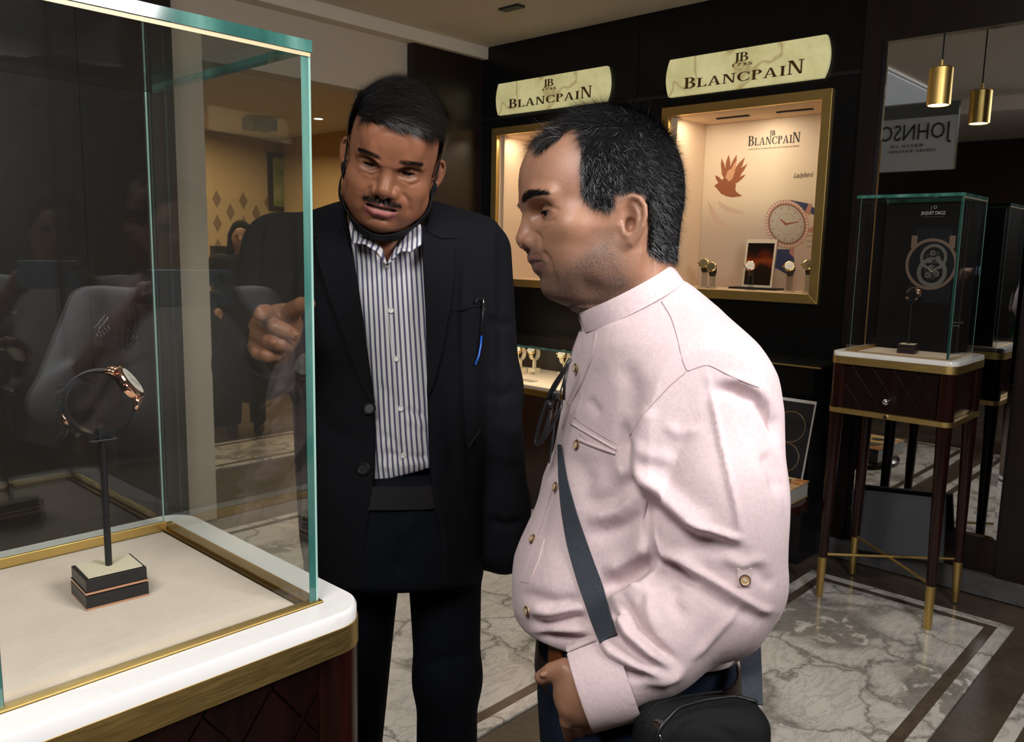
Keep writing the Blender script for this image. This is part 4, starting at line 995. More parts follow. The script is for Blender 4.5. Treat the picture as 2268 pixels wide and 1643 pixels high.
def quadmesh(name, P, Q, smooth=True):
    me = bpy.data.meshes.new(name); me.vertices.add(len(P)); me.vertices.foreach_set('co', np.ascontiguousarray(P, np.float32).ravel())
    k = Q.shape[1]
    me.loops.add(k*len(Q)); me.loops.foreach_set('vertex_index', np.ascontiguousarray(Q, np.int32).ravel())
    me.polygons.add(len(Q)); me.polygons.foreach_set('loop_start', np.arange(0, k*len(Q), k, dtype=np.int32))
    me.update(calc_edges=True)
    if smooth: me.polygons.foreach_set('use_smooth', np.ones(len(Q), dtype=bool))
    return me
def vnormals(P, Q):
    n = np.cross(P[Q[:, 2]]-P[Q[:, 0]], P[Q[:, 3]]-P[Q[:, 1]]) if Q.shape[1] == 4 else np.cross(P[Q[:, 1]]-P[Q[:, 0]], P[Q[:, 2]]-P[Q[:, 0]])
    N = np.zeros_like(P)
    for i in range(Q.shape[1]):
        for a in range(3): N[:, a] += np.bincount(Q[:, i], n[:, a], len(P))
    return N/(np.linalg.norm(N, axis=1)[:, None]+1e-12)
def laplace(P, Q, it=2, lam=.5):
    k = Q.shape[1]
    for _ in range(it):
        A = np.zeros_like(P); c = np.zeros(len(P))
        for i in range(k):
            j = (i+1) % k
            for u_, v_ in ((i, j), (j, i)):
                for a in range(3): A[:, a] += np.bincount(Q[:, u_], P[Q[:, v_], a], len(P))
                c += np.bincount(Q[:, u_], minlength=len(P))
        P = P+lam*(A/np.maximum(c, 1)[:, None]-P)
    return P
def segdist(p, a, b):
    ba = b-a; t = np.clip(((p-a)@ba)/(ba@ba+1e-9), 0, 1); d = p-a-t[:, None]*ba
    side = ba[0]*(p[:, 1]-a[1])-ba[1]*(p[:, 0]-a[0])
    return np.linalg.norm(d, axis=1), t, side
def polydist(p, pts):
    """distance to a polyline and position 0..1 along it"""
    best = np.full(len(p), 1e9); pos = np.zeros(len(p)); sd = np.zeros(len(p)); n = len(pts)-1
    for i in range(n):
        d, t, s_ = segdist(p, np.array(pts[i], float), np.array(pts[i+1], float)); m = d < best
        best[m] = d[m]; pos[m] = (i+t[m])/n; sd[m] = s_[m]
    return best, pos, np.sign(sd)
def folds(P, Q, F, front=None, minf=.05):
    """raise or press cloth folds: F = list of (polyline in reference pixels, height m, width px[, kind]) on the side facing the camera"""
    N = vnormals(P, Q); px = pixels(P); V = -P/np.linalg.norm(P, axis=1)[:, None]
    fac = np.clip((np.sum(N*V, 1)-minf)*3, 0, 1)
    if front is not None: fac = fac*front
    D = np.zeros(len(P))
    for f in F:
        pts, amp, w = f[:3]; kind = f[3] if len(f) > 3 else 'r'
        pa = np.array(pts, float); lo, hi = pa.min(0)-3.2*w, pa.max(0)+3.2*w
        m = np.all((px > lo) & (px < hi), axis=1) & (fac > 0)
        if not m.any(): continue
        d, t, sd = polydist(px[m], pts); tap = np.clip(np.minimum(t, 1-t)*4+.12, 0, 1)
        if kind == 'r': g = np.exp(-(d/w)**2)
        elif kind == 's': g = np.exp(-(d/w)**2)*np.where(sd > 0, 1, np.exp(-(d/(w*.35))**2))   # sharp on one side
        elif kind == 'c': g = np.exp(-d/w)                                                       # sharp crease
        D[m] += amp*g*tap
    return P+N*(D*fac)[:, None]
def eyelashes(c, parent, R, t):
    for sg in (1, -1):
        o = np.array([c['eye'][0]*sg, c['eye'][1], c['eye'][2]]); be = c['lids'][0]
        pts = [o+np.array([math.sin(a)*.0143, math.cos(a)*.0143*math.cos(be), math.cos(a)*.0143*math.sin(be)-.0002]) for a in np.linspace(-1.0, 1.0, 18)]
        w = toworld(np.array(pts) @ R.T + t); mb = MB(); mb.tube([Vector(q) for q in w], [.0004+.0005*math.sin(PI*i/17) for i in range(18)], 6); mb.build('eyelashes', M['scalp'], parent, True)
def setcolor(me, name, A):
    at = me.color_attributes.new(name, 'FLOAT_COLOR', 'POINT'); a = np.ones((len(A), 4), np.float32); a[:, :3] = A; at.data.foreach_set('color', a.ravel())
def addmesh(name, P, Q, mat, parent, colors=None, cam=True):
    W = toworld(P) if cam else np.asarray(P)
    L = np.array(worldloc(parent)) if parent is not None else np.zeros(3)
    me = quadmesh(name, W-L, Q); o = mkobj(name, me, mat, parent, False)
    if colors is not None: setcolor(me, 'tone', colors)
    return o
def joinmesh(parts):
    """[(P,Q),...] -> one vertex/quad set"""
    Ps, Qs, n = [], [], 0
    for P, Q in parts: Ps.append(P); Qs.append(Q+n); n += len(P)
    return np.concatenate(Ps), np.concatenate(Qs)
def hairmesh(roots, dirs, normals, length, width, curl, seed, segs=3, stiff=.5):
    """thin tapered ribbons: roots on the scalp, growing along dirs and lifted by normals"""
    r = np.random.default_rng(seed); n = len(roots); L = length*(.6+.8*r.random(n))[:, None]
    D = dirs+r.normal(0, curl, (n, 3)); D /= np.linalg.norm(D, axis=1)[:, None]+1e-9
    S = np.cross(D, normals); S /= np.linalg.norm(S, axis=1)[:, None]+1e-9
    pts = [roots]; p = roots.copy(); d = D*(1-stiff)+normals*stiff; d /= np.linalg.norm(d, axis=1)[:, None]+1e-9
    bend = r.normal(0, curl, (n, 3))
    for k in range(segs):
        p = p+d*L/segs; pts.append(p); d = d*.72+D*.28+bend*.25-normals*.02; d /= np.linalg.norm(d, axis=1)[:, None]+1e-9
    V = []
    for k, q in enumerate(pts):
        w = width*(1-.85*k/segs); V += [q-S*w/2, q+S*w/2]
    V = np.stack(V, 1).reshape(-1, 3); m = 2*(segs+1); base = (np.arange(n)*m)[:, None]
    Q = np.concatenate([np.stack([base[:, 0]+2*k, base[:, 0]+2*k+1, base[:, 0]+2*k+3, base[:, 0]+2*k+2], 1) for k in range(segs)])
    tone = np.repeat(r.random(n), m)
    return V, Q, tone
# ------------------------------------------------------------------ skin, hair and cloth materials
def _skin(base, dark, lip, rough):
    def f(nt, b):
        N = NT(nt); a = N.n('ShaderNodeVertexColor'); a.layer_name = 'tone'; s = N.n('ShaderNodeSeparateColor'); N.l(a.outputs[0], s.inputs[0])
        v = N.obj(); n = N.noise(35, 5, .6, v); n2 = N.noise(420, 3, .6, v); n3 = N.noise(900, 2, .5, v)
        c = N.mix(N.ramp(n.outputs[0], [(.35, (0, 0, 0)), (.7, (1, 1, 1))]), base, tuple(x*.82 for x in base))
        st = N.math('MULTIPLY', s.outputs[0], N.math('ADD', .50, N.math('MULTIPLY', N.ramp(n3.outputs[0], [(.44, (0, 0, 0)), (.60, (1, 1, 1))]), .50)))
        c = N.mix(st, c, dark); c = N.mix(s.outputs[1], c, lip); c = N.mix(s.outputs[2], c, (.012, .009, .008))
        N.l(c, b.inputs['Base Color']); N.bump(n2.outputs[0], b, .22, .0009)
        b.inputs['Subsurface Weight'].default_value = .16; b.inputs['Subsurface Radius'].default_value = (.012, .004, .002); b.inputs['Subsurface Scale'].default_value = .35
    return f
M['skin_a'] = nmat('brown_skin_greying_stubble', _skin((.40, .205, .128), (.085, .062, .054), (.22, .10, .085), .4), rough=.42, spec=.45)
M['skin_b'] = nmat('brown_skin', _skin((.31, .128, .068), (.03, .02, .017), (.38, .13, .12), .4), rough=.46, spec=.4)
M['skin_plain'] = nmat('plain_skin', None, (.32, .16, .10), .5)
def _hairm(dark, grey, amt):
    def f(nt, b):
        N = NT(nt); a = N.n('ShaderNodeVertexColor'); a.layer_name = 'tone'; s = N.n('ShaderNodeSeparateColor'); N.l(a.outputs[0], s.inputs[0])
        N.l(N.mix(N.ramp(s.outputs[0], [(1-amt-.02, (0, 0, 0)), (1-amt+.02, (1, 1, 1))]), dark, grey), b.inputs['Base Color'])
    return f
M['hair_a'] = nmat('black_hair_greying', _hairm((.010, .010, .012), (.30, .30, .31), .15), rough=.42, spec=.35)
M['hair_b'] = nmat('black_hair', _hairm((.006, .005, .005), (.03, .02, .016), .12), rough=.35, spec=.5)
M['scalp'] = nmat('hair_base', None, (.0035, .0033, .0033), .9, 0, .05)
M['eyewhite'] = nmat('eye_white', None, (.36, .31, .28), .15)
M['iris'] = nmat('dark_iris', None, (.012, .007, .005), .05)
def _shirtp(nt, b):
    N = NT(nt); v = N.obj(); n = N.noise(900, 2, .6, v); n2 = N.noise(8, 4, .6, v); n3 = N.noise(240, 4, .65, v)
    c = N.mix(N.ramp(n3.outputs[0], [(.3, (0, 0, 0)), (.7, (1, 1, 1))]), (.655, .515, .535), (.72, .595, .61))
    N.l(c, b.inputs['Base Color']); hh = N.math('ADD', N.math('MULTIPLY', n.outputs[0], .12), N.math('MULTIPLY', N.noise(34, 5, .55, v, .8).outputs[0], 1.0)); N.bump(hh, b, .35, .0035)
M['pinkcloth'] = nmat('pale_pink_cotton', _shirtp, rough=.95, spec=.1, Sheen_Weight=.15)
M['pinkseam'] = nmat('pink_seam', None, (.50, .38, .40), .95, 0, .1)
M['denim'] = fabric('navy_denim', (.0075, .0125, .026), .85, 900, .25, .3)
M['navysuit'] = fabric('navy_black_suiting', (.0050, .0050, .0075), .85, 1200, .2, .15)
M['navytrouser'] = fabric('dark_navy_trouser', (.0040, .0055, .0090), .85, 1200, .2, .15)
M['webbing'] = nmat('grey_webbing', lambda nt, b: (lambda N: (lambda w: (N.l(N.ramp(w.outputs[1], [(.1, (.040, .047, .060)), (.9, (.060, .070, .088))]), b.inputs['Base Color']), N.bump(w.outputs[1], b, .5, .0006)))((lambda w: (N.l(N.obj(), w.inputs['Vector']), w)[1])(N.n('ShaderNodeTexVoronoi', i_Scale=900.0))))(NT(nt)), rough=.8, spec=.2)
M['bagcloth'] = fabric('black_nylon', (.012, .0125, .014), .75, 1500, .35, .4)
M['horn'] = nmat('horn_button', None, (.52, .35, .19), .3)
M['horndark'] = nmat('dark_horn_rim', None, (.05, .025, .012), .3)
M['thread'] = nmat('white_thread', None, (.75, .72, .68), .8)
M['belt'] = nmat('tan_leather_belt', lambda nt, b: NT(nt).bump(NT(nt).noise(260, 3, .6).outputs[0], b, .3, .0005), (.13, .035, .012), .4)
M['beltdark'] = nmat('dark_brown_belt', None, (.02, .010, .007), .4)

def rowpx(v, uL, uR, d, rd):
    """a slice seen between two pixels at one height, at depth d with depth radius rd"""
    a, b = K(uL, v, d), K(uR, v, d); return (a[1], (a[0]+b[0])/2, (b[0]-a[0])/2, -d, rd)
class Surf:
    """looks up points of a surface by the reference pixel they appear at"""
    def __init__(s, P, Q):
        s.N = vnormals(P, Q); V = -P/np.linalg.norm(P, axis=1)[:, None]; m = np.sum(s.N*V, 1) > .02
        s.P, s.N = P[m], s.N[m]; s.px = pixels(s.P)
    def at(s, u, v, r=6.0):
        d = np.hypot(s.px[:, 0]-u, s.px[:, 1]-v); c = np.where(d < max(r, d.min()+2.0))[0]
        z = -s.P[c, 2]; c = c[z < z.min()+.012]; w = 1/(d[c]+.5)**2; w /= w.sum()
        p = (s.P[c]*w[:, None]).sum(0); n = (s.N[c]*w[:, None]).sum(0); n /= np.linalg.norm(n)
        q = K(u, v, -p[2]); return q, n
    def path(s, pts, off=.0005, step=7.0, r=6.0):
        out = []; 
        for i in range(len(pts)-1):
            a, b = np.array(pts[i], float), np.array(pts[i+1], float); n = max(1, int(np.hypot(*(b-a))/step))
            for j in range(n+(i == len(pts)-2)): q, nn = s.at(*(a+(b-a)*j/n), r); out.append(q+nn*off)
        out = np.array(out)
        if len(out) > 4:
            for _ in range(3): out[1:-1] = .25*out[:-2]+.5*out[1:-1]+.25*out[2:]
        return out
def camtube(name, pts, r, mat, parent, seg=5, closed=False):
    mb = MB(); mb.tube([Vector(p) for p in toworld(np.array(pts))], r, seg, closed); return mb.build(name, mat, parent, True)
def shirt_button(sf, u, v, r, parent, mats, holes=True, off=.0008):
    p, n = sf.at(u, v, 9); p = toworld((p+n*off)[None])[0]; n = CAMR @ n
    mb = MB(); mb.lathe([(r*.99, 0), (r, .0012), (r*.86, .0024), (r*.80, .0022), (r*.62, .0014), (.0002, .0013)], p, n, 20); b = mb.build('button', mats[0], parent, autosmooth=True)
    m2 = MB(); m2.lathe([(r*1.0, .0011), (r*1.02, .0016), (r*.9, .00255), (r*.83, .0023), (r*.80, .0016)], p, n, 20, cap=False); m2.build('button_rim', mats[1], b, True)
    t = Vector(n).orthogonal().normalized(); bb = Vector(n).cross(t); m3 = MB()
    for a in range(4): q = Vector(p)+(t*math.cos(a*PI/2+.6)+bb*math.sin(a*PI/2+.6))*r*.24+Vector(n)*.0014; m3.ball(q, r*.10, 6)
    m3.cyl(Vector(p)+t*r*.24+Vector(n)*.0016, Vector(p)-t*r*.24+Vector(n)*.0016, r*.08, seg=5)
    m3.build('button_thread', mats[2], b, True); return b
def strip(name, A, B, th, mat, parent, nrm=None):
    """ribbon between two edges (camera-space rows of points)"""
    A, B = toworld(np.array(A)), toworld(np.array(B)); n = min(len(A), len(B)); mb = MB(); R = []
    for i in range(n):
        a, b = Vector(A[i]), Vector(B[i]); t = Vector(A[min(i+1, n-1)])-Vector(A[max(i-1, 0)]); w = (b-a).cross(t).normalized()*th
        R.append([a-w*0, b-w*0, b+w, a+w])
    mb.rings(R, True); return mb.build(name, mat, parent, autosmooth=True)
def resample(pts, n):
    p = np.array(pts, float); s_ = np.concatenate([[0], np.cumsum(np.linalg.norm(np.diff(p, axis=0), axis=1))]); q = np.linspace(0, s_[-1], n)
    return np.stack([np.interp(q, s_, p[:, i]) for i in range(p.shape[1])], 1)
# ================================================================== heads
def interp(z, tab):
    t = np.array(sorted(tab)); return np.interp(z, t[:, 0], t[:, 1]).astype(np.float32)
def sculpt_head(c, h=.0017):
    """c: dictionary of measurements. local frame: x to the subject's right, y forward, z up, origin between the ear canals"""
    F = Field((-.108, -.125, c.get('neck_lo', -.21)), (.108, .155, .155), h)
    cr = c['cranium']; F.ell(cr[0], cr[1], .0)
    if 'occiput' in c: F.ell(c['occiput'][0], c['occiput'][1], .03)
    yf, ww, yb, mexp = c['yf'], c['w'], c['yb'], c.get('m', 2.35)
    z0, z1 = min(q[0] for q in yf), max(q[0] for q in yf)
    def face(x, y, z):
        a = interp(np.clip(z, z0, z1), yf); w = interp(z, ww); b = interp(z, yb)
        dy = np.maximum(y-b, 0)/(a-b)
        v = (np.power(dy, mexp)+np.power(np.abs(x)/w, mexp))**(1/mexp)-1
        d = v*.072
        d = np.maximum(d, b-y)
        return smax(smax(d, z-z1, .01), z0-z, .006)
    F.op(face, (-.09, -.03, z0-.01), (.09, .14, z1+.01), .022, 'u')
    for q in c.get('lumps', []):
        for sg in ((1, -1) if q[0][0] != 0 else (1,)): F.ell((q[0][0]*sg, q[0][1], q[0][2]), q[1], q[2])
    n = c['neck']; F.cap(n[0], n[1], n[2], n[3], .028)
    for sg in (1, -1):
        F.chain([(sg*.012, c['brow'][0], c['brow'][1]), (sg*.030, c['brow'][0]-.004, c['brow'][1]+.004), (sg*.050, c['brow'][0]-.018, c['brow'][1])], [.006, .007, .005], .014)
    ex, ey, ez = c['eye']; er = .0122
    for sg in (1, -1):
        F.ell((sg*(ex+.001), ey+.0185, ez-.0005), (.0185, .0145, .0115), .010, 's')
        ca, cb = c['lids']
        for up, be in ((1, ca), (-1, cb)):
            def lid(x, y, z, sg=sg, up=up, be=be):
                px, py, pz = x-sg*ex, y-ey, z-ez
                d = np.sqrt(px*px+py*py+(pz*1.02)**2)-(er+.0017)
                cut = -up*(pz*math.cos(be)-py*math.sin(be)+ .0*px)
                return smax(d, cut, .0012)
            F.op(lid, (sg*ex-.016, ey-.016, ez-.016), (sg*ex+.016, ey+.016, ez+.016), .0045, 'u')
        # inner and outer corners
        F.ell((sg*(ex-.0135), ey+.0045, ez-.001), (.005, .004, .004), .006)
        F.ell((sg*(ex+.0135), ey+.0, ez-.0005), (.005, .005, .004), .006)
        if c.get('bags'): F.chain([(sg*(ex-.012), ey+.012, ez-.012), (sg*ex, ey+.0125, ez-.0165), (sg*(ex+.013), ey+.007, ez-.012)], [.0012, .0026, .0018], .009)
    # nose
    N_ = c['nose']; F.chain(N_['ridge'], N_['r'], .010)
    for sg in (1, -1):
        a = N_['ala']; F.ell((sg*a[0], a[1], a[2]), a[3], .006)
    F.cap(N_['col'][0], N_['col'][1], .0042, .004, .004)
    for sg in (1, -1):
        a = N_['nostril']; F.ell((sg*a[0], a[1], a[2]), (.0042, .0070, .0045), .0022, 's')
    # lips
    L = c['lips']
    for pts, rs in (L['upper'], L['lower']):
        full = [(-p[0], p[1], p[2]) for p in pts[::-1]]+[tuple(p) for p in pts[1:]]; rr = list(rs[::-1])+list(rs[1:])
        F.chain(full, rr, .007)
    sl = L['slit']; F.chain([(-p[0], p[1], p[2]) for p in sl[::-1]]+[tuple(p) for p in sl[1:]], L.get('slit_r', .0016), .0025, 's')
    F.cap((0, L['phil'][0], L['phil'][1]), (0, L['phil'][2], L['phil'][3]), .0022, .0026, .005, 's')
    # ears
    for sg in (1, -1):
        e0 = np.array(c['ear'][0]); sc = c['ear'][1]; th = c['ear'][2]; tl = c['ear'][3]
        def E(a, b, n):
            a, b = a*math.cos(tl)-b*math.sin(tl), a*math.sin(tl)+b*math.cos(tl)
            p = e0+sc*(a*np.array([-math.sin(th), math.cos(th), 0])+np.array([0, 0, b])+n*np.array([math.cos(th), math.sin(th), 0])); p[0] *= sg; return p
        rotm = rot3(0, 0, sg*th)
        F.ell(E(-.004, .004, -.002), np.array([.0055, .0165, .028])*sc, .005, rot=rotm)
        F.ell(E(.002, -.022, -.0005), np.array([.0042, .0095, .011])*sc, .006, rot=rotm)
        hel = [(.011, .006, .0), (.0125, .016, .003), (.008, .027, .005), (-.001, .0325, .006), (-.011, .030, .0065), (-.0185, .021, .0065), (-.0205, .009, .006), (-.0185, -.004, .0055), (-.013, -.015, .004), (-.006, -.024, .002)]
        F.ell(E(-.002, .003, .007), np.array([.0075, .0130, .0215])*sc, .003, 's', rot=rotm)
        F.chain([E(*q) for q in hel], [.003*sc, .0035*sc, .0036*sc, .0036*sc, .0036*sc, .0035*sc, .0034*sc, .0032*sc, .003*sc, .003*sc], .006)
        F.chain([E(*q) for q in [(-.005, .022, .002), (-.011, .012, .0035), (-.0115, .000, .0035), (-.008, -.010, .003), (.000, -.0155, .003)]], [.0022*sc, .0028*sc, .003*sc, .0028*sc, .003*sc], .006)
        F.ell(E(-.0015, -.002, .002), np.array([.0100, .0072, .0100])*sc, .002, 's', rot=rotm)
        F.cap(E(.0085, -.004, .002), E(.007, -.010, .002), .0036*sc, .003*sc, .004)
    for q in c.get('post', []): F.ell(q[0], q[1], q[2], q[3])
    P, Q = F.mesh(); P = laplace(P, Q, 1, .45)
    return P, Q
def eyeparts(c, parent, R, t, gaze, name='eye'):
    """eyeballs as separate meshes, iris turned along gaze (local direction)"""
    for sg in (1, -1):
        o = np.array([c['eye'][0]*sg, c['eye'][1], c['eye'][2]]); g = np.array(gaze, float); g /= np.linalg.norm(g)
        mb = MB(); mb.ball((0, 0, 0), .0121, 24)
        P = np.array([tuple(p) for p in mb.v])+o
        W = toworld(P @ R.T + t); L = worldloc(parent)
        me = bpy.data.meshes.new(name); me.from_pydata([tuple(Vector(p)-L) for p in W], [], mb.f); eo = mkobj(name, me, M['eyewhite'], parent, True)
        q = Vector((0, 0, 1)).rotation_difference(Vector(g)); m2 = MB(); m2.lathe([(.0074, .0097), (.0070, .0106), (.0050, .0118), (.001, .0124)], seg=24)
        P = np.array([tuple(q @ p) for p in m2.v])+o; W = toworld(P @ R.T + t)
        me = bpy.data.meshes.new('iris'); me.from_pydata([tuple(Vector(p)-L) for p in W], [], m2.f); mkobj('iris', me, M['iris'], eo, True)
def sstep(a, b, x): t = np.clip((x-a)/(b-a), 0, 1); return t*t*(3-2*t)
def inpoly(p, poly):
    x, y = p[:, 0], p[:, 1]; r = np.zeros(len(p), bool); n = len(poly)
    for i in range(n):
        (x1, y1), (x2, y2) = poly[i], poly[(i+1) % n]
        m = ((y1 > y) != (y2 > y)) & (x < (x2-x1)*(y-y1)/(y2-y1+1e-12)+x1); r ^= m
    return r
def smooth_attr(A, Q, it):
    for _ in range(it):
        S = np.zeros(len(A)); c = np.zeros(len(A))
        for i in range(4):
            for j in ((i+1) % 4, (i+3) % 4): S += np.bincount(Q[:, i], A[Q[:, j]], len(A)); c += np.bincount(Q[:, i], minlength=len(A))
        A = .5*A+.5*S/np.maximum(c, 1)
    return A
def build_hair(name, P, Q, mask, thick, R, t, mat, parent, count, flow, length, width, curl, seed, lift=.45, base='scalp', extra=None, grey=None, capsel=None):
    """cap lifted off the scalp where mask is set, plus thin strands growing from it"""
    m = smooth_attr(mask.astype(float), Q, 7); N = vnormals(P, Q)
    off = thick(P) if callable(thick) else thick
    C = P+N*(off*sstep(.25, .8, m)-.0009*(m < .3))[:, None]
    keep = np.all(m[Q] > .22, axis=1); q = Q[keep]; used = np.unique(q); mp = np.full(len(P), -1); mp[used] = np.arange(len(used))
    ck = keep & np.all(m[Q] > .62, axis=1)
    if capsel is not None: ck &= np.all(capsel[Q], axis=1)
    qc = Q[ck]; uc = np.unique(qc); mc = np.full(len(P), -1); mc[uc] = np.arange(len(uc)); capP, capQ = C[uc], mc[qc]
    r = np.random.default_rng(seed)
    A = np.linalg.norm(np.cross(C[q[:, 2]]-C[q[:, 0]], C[q[:, 3]]-C[q[:, 1]]), axis=1); wgt = A*np.clip(m[q].mean(1), .25, 1); wgt /= wgt.sum()
    f = r.choice(len(q), count, p=wgt); a, b = r.random((count, 1)), r.random((count, 1))
    roots = (C[q[f, 0]]*(1-a)+C[q[f, 1]]*a)*(1-b)+(C[q[f, 3]]*(1-a)+C[q[f, 2]]*a)*b; nn = N[q[f, 0]]
    d = flow(roots); d = d-nn*np.sum(d*nn, 1)[:, None]; d /= np.linalg.norm(d, axis=1)[:, None]+1e-9
    hv, hq, tone = hairmesh(roots-nn*.001, d, nn, length(roots) if callable(length) else length, width, curl, seed+1, 3, lift)
    if grey is not None: tone = np.clip(tone*.9+np.repeat(grey(roots), len(hv)//count), 0, 1)
    parts = [(capP, capQ), (hv, hq)]; tones = [np.zeros(len(capP)), tone]
    if extra is not None: parts.append(extra[:2]); tones.append(extra[2])
    PP, QQ = joinmesh(parts); W = toworld(PP @ R.T + t); L = np.array(worldloc(parent))
    me = quadmesh(name, W-L, QQ); o = mkobj(name, me, [mat, M[base]], parent)
    mi = np.zeros(len(QQ), np.int32); mi[:len(capQ)] = 1; me.polygons.foreach_set('material_index', mi)
    T = np.concatenate(tones); setcolor(me, 'tone', np.stack([T]*3, 1)); return o
def brow_strands(P, Q, sel, count, dirf, length, width, seed, curl=.18, lift=.25):
    r = np.random.default_rng(seed); N = vnormals(P, Q); keep = np.all(sel[Q], axis=1); q = Q[keep]
    f = r.integers(0, len(q), count); roots = P[q[f, 0]]*.5+P[q[f, 2]]*.5; roots = roots+r.normal(0, .0006, roots.shape); nn = N[q[f, 0]]
    d = dirf(roots); d = d-nn*np.sum(d*nn, 1)[:, None]; d /= np.linalg.norm(d, axis=1)[:, None]+1e-9
    return hairmesh(roots, d, nn, length, width, curl, seed, 3, lift)
HEAD_A = dict(
    cranium=((0, .028, .047), (.0735, .0975, .088)), occiput=((0, -.012, .015), (.058, .052, .062)),
    yf=[(.088, .108), (.075, .1185), (.0636, .1240), (.047, .1262), (.0315, .1262), (.0225, .1248), (.015, .1215), (0, .1175), (-.020, .1185), (-.036, .1215), (-.0445, .1205), (-.053, .1150), (-.065, .1085), (-.0763, .1022), (-.0845, .1010), (-.0915, .0985), (-.0977, .0925), (-.102, .083), (-.1075, .066)],
    w=[(.088, .058), (.064, .064), (.03, .068), (0, .0705), (-.02, .070), (-.05, .063), (-.075, .053), (-.09, .044), (-.102, .036), (-.108, .03)],
    yb=[(.09, 0), (0, 0), (-.05, 0), (-.075, .012), (-.09, .026), (-.102, .04), (-.108, .045)],
    lumps=[((.043, .076, -.018), (.023, .021, .018), .025), ((.050, .034, -.062), (.016, .028, .022), .022), ((0, .088, -.084), (.019, .0135, .0125), .014), ((0, .045, -.092), (.034, .034, .018), .02), ((.030, .074, -.060), (.022, .018, .022), .022)],
    neck=((0, -.006, -.04), (0, -.022, -.21), .0565, .060), brow=(.1195, .0190), eye=(.0325, .0950, .0030), lids=(-.04, -.50),
    nose=dict(ridge=[(0, .1165, .016), (0, .1215, -.003), (0, .1262, -.0245)], r=[.0055, .0075, .0105], ala=(.0130, .1165, -.0300, (.0066, .0115, .0082)), col=((0, .127, -.0330), (0, .1205, -.0365)), nostril=(.0074, .1215, -.0380), fold=[(.020, .1125, -.024), (.027, .104, -.038), (.030, .098, -.052)]),
    lips=dict(upper=([(0, .1150, -.0500), (.009, .1145, -.0498), (.018, .1095, -.0520), (.026, .1030, -.0545)], [.0050, .0048, .0038, .0022]), lower=([(0, .1082, -.0610), (.010, .1072, -.0605), (.018, .1040, -.0583), (.0255, .1010, -.0555)], [.0056, .0054, .0042, .0022]),
              slit=[(0, .1195, -.0555), (.012, .1172, -.0550), (.026, .1065, -.0545)], slit_r=.0009, phil=(.124, -.038, .1225, -.045)),
    ear=((.0705, .012, -.0150), .94, .42, .10))
def placeR(fwd, up):
    """rotation taking head-local axes to camera axes, from where the face looks and where the crown points (camera space)"""
    f = np.array(fwd, float); f /= np.linalg.norm(f); u = np.array(up, float); u -= f*(u@f); u /= np.linalg.norm(u); x = np.cross(f, u)
    return np.stack([x, f, u], 1)
# ================================================================== the man in the pale pink shirt
DA = 1.03
pa = thing('person', tuple(toworld(K(1420, 1643, 1.12)*np.array([1,1,1]))[:2])+(0,), 'man in a pale pink collarless shirt seen from the side, hand in trouser pocket', 'person')
RA = placeR((-1, 0.0, .13), (0.0, 1, 0)); tA = K(1380, 490, DA+.012)
PA_, QA = sculpt_head(HEAD_A)
def sidepx(P, R, t):
    """pixels of the near side (both sides share one outline)"""
    p = P.copy(); p[:, 0] = -np.abs(p[:, 0]); return pixels(p @ R.T + t)
def edgefall(px, poly, w):
    d = polydist(px, list(poly)+[poly[0]])[0]; return np.where(inpoly(px, poly), np.clip(.5+d/w, 0, 1), np.clip(.5-d/w, 0, 1))
spA = sidepx(PA_, RA, tA)
def tones_A(P, px):
    x, y, z = np.abs(P[:, 0]), P[:, 1], P[:, 2]
    st = edgefall(px, [(1150, 556), (1192, 556), (1206, 590), (1236, 588), (1275, 560), (1330, 520), (1362, 505), (1372, 540), (1385, 575), (1420, 640), (1400, 700), (1150, 760)], 55)*.95
    st = np.maximum(st, .95*edgefall(px, [(1160, 556), (1190, 552), (1218, 585), (1205, 596), (1168, 574)], 16))
    st = np.maximum(st, .95*edgefall(px, [(1190, 620), (1225, 630), (1250, 668), (1225, 680), (1195, 665)], 30))
    lip = np.exp(-(np.maximum(0, np.abs(z+.0560)-.0065)/.0022)**2)*sstep(.1015, .1055, y)*(x < .027)
    st = st*(1-lip)
    slit = np.exp(-((z+.0553)/.0016)**2)*(x < .029)*sstep(.098, .104, y)
    zb = .0195+.004*np.sin(np.clip((x-.012)/.045, 0, 1)*PI); brow = np.exp(-((z-zb)/(.0050-.0030*sstep(.030, .058, x)))**4)*sstep(.010, .018, x)*sstep(.060, .050, x)*(y > .06)
    lash = np.exp(-(((x-.0325)/.0155)**2+((z-.0020)/.0065)**2)**2)*(y > .09)*.45
    return np.stack([st, lip*.9, np.clip(brow*.75+slit*.6+lash, 0, 1)], 1)
toA = tones_A(PA_, spA)
hairpoly = [(1140, 352), (1178, 352), (1195, 338), (1225, 318), (1255, 300), (1280, 292), (1290, 322), (1287, 365), (1270, 405), (1284, 430), (1306, 452), (1335, 462), (1352, 468), (1358, 450), (1368, 432), (1385, 424), (1412, 426), (1430, 452), (1436, 505), (1432, 556), (1455, 572), (1480, 578), (1540, 590), (1560, 300), (1450, 150), (1250, 150), (1140, 200)]
mk = inpoly(spA, hairpoly)
aa = np.abs(PA_[:, 0])
mk &= ~((spA[:, 0] < 1286) & (aa > .050))
mk &= (PA_[:, 1] < .116) & ~((PA_[:, 1] > .1) & (PA_[:, 2] < .068))
ears = (aa > .0712) & (PA_[:, 1] < .032) & (PA_[:, 1] > -.020) & (PA_[:, 2] < .020) & (PA_[:, 2] > -.055)
mk &= ~ears
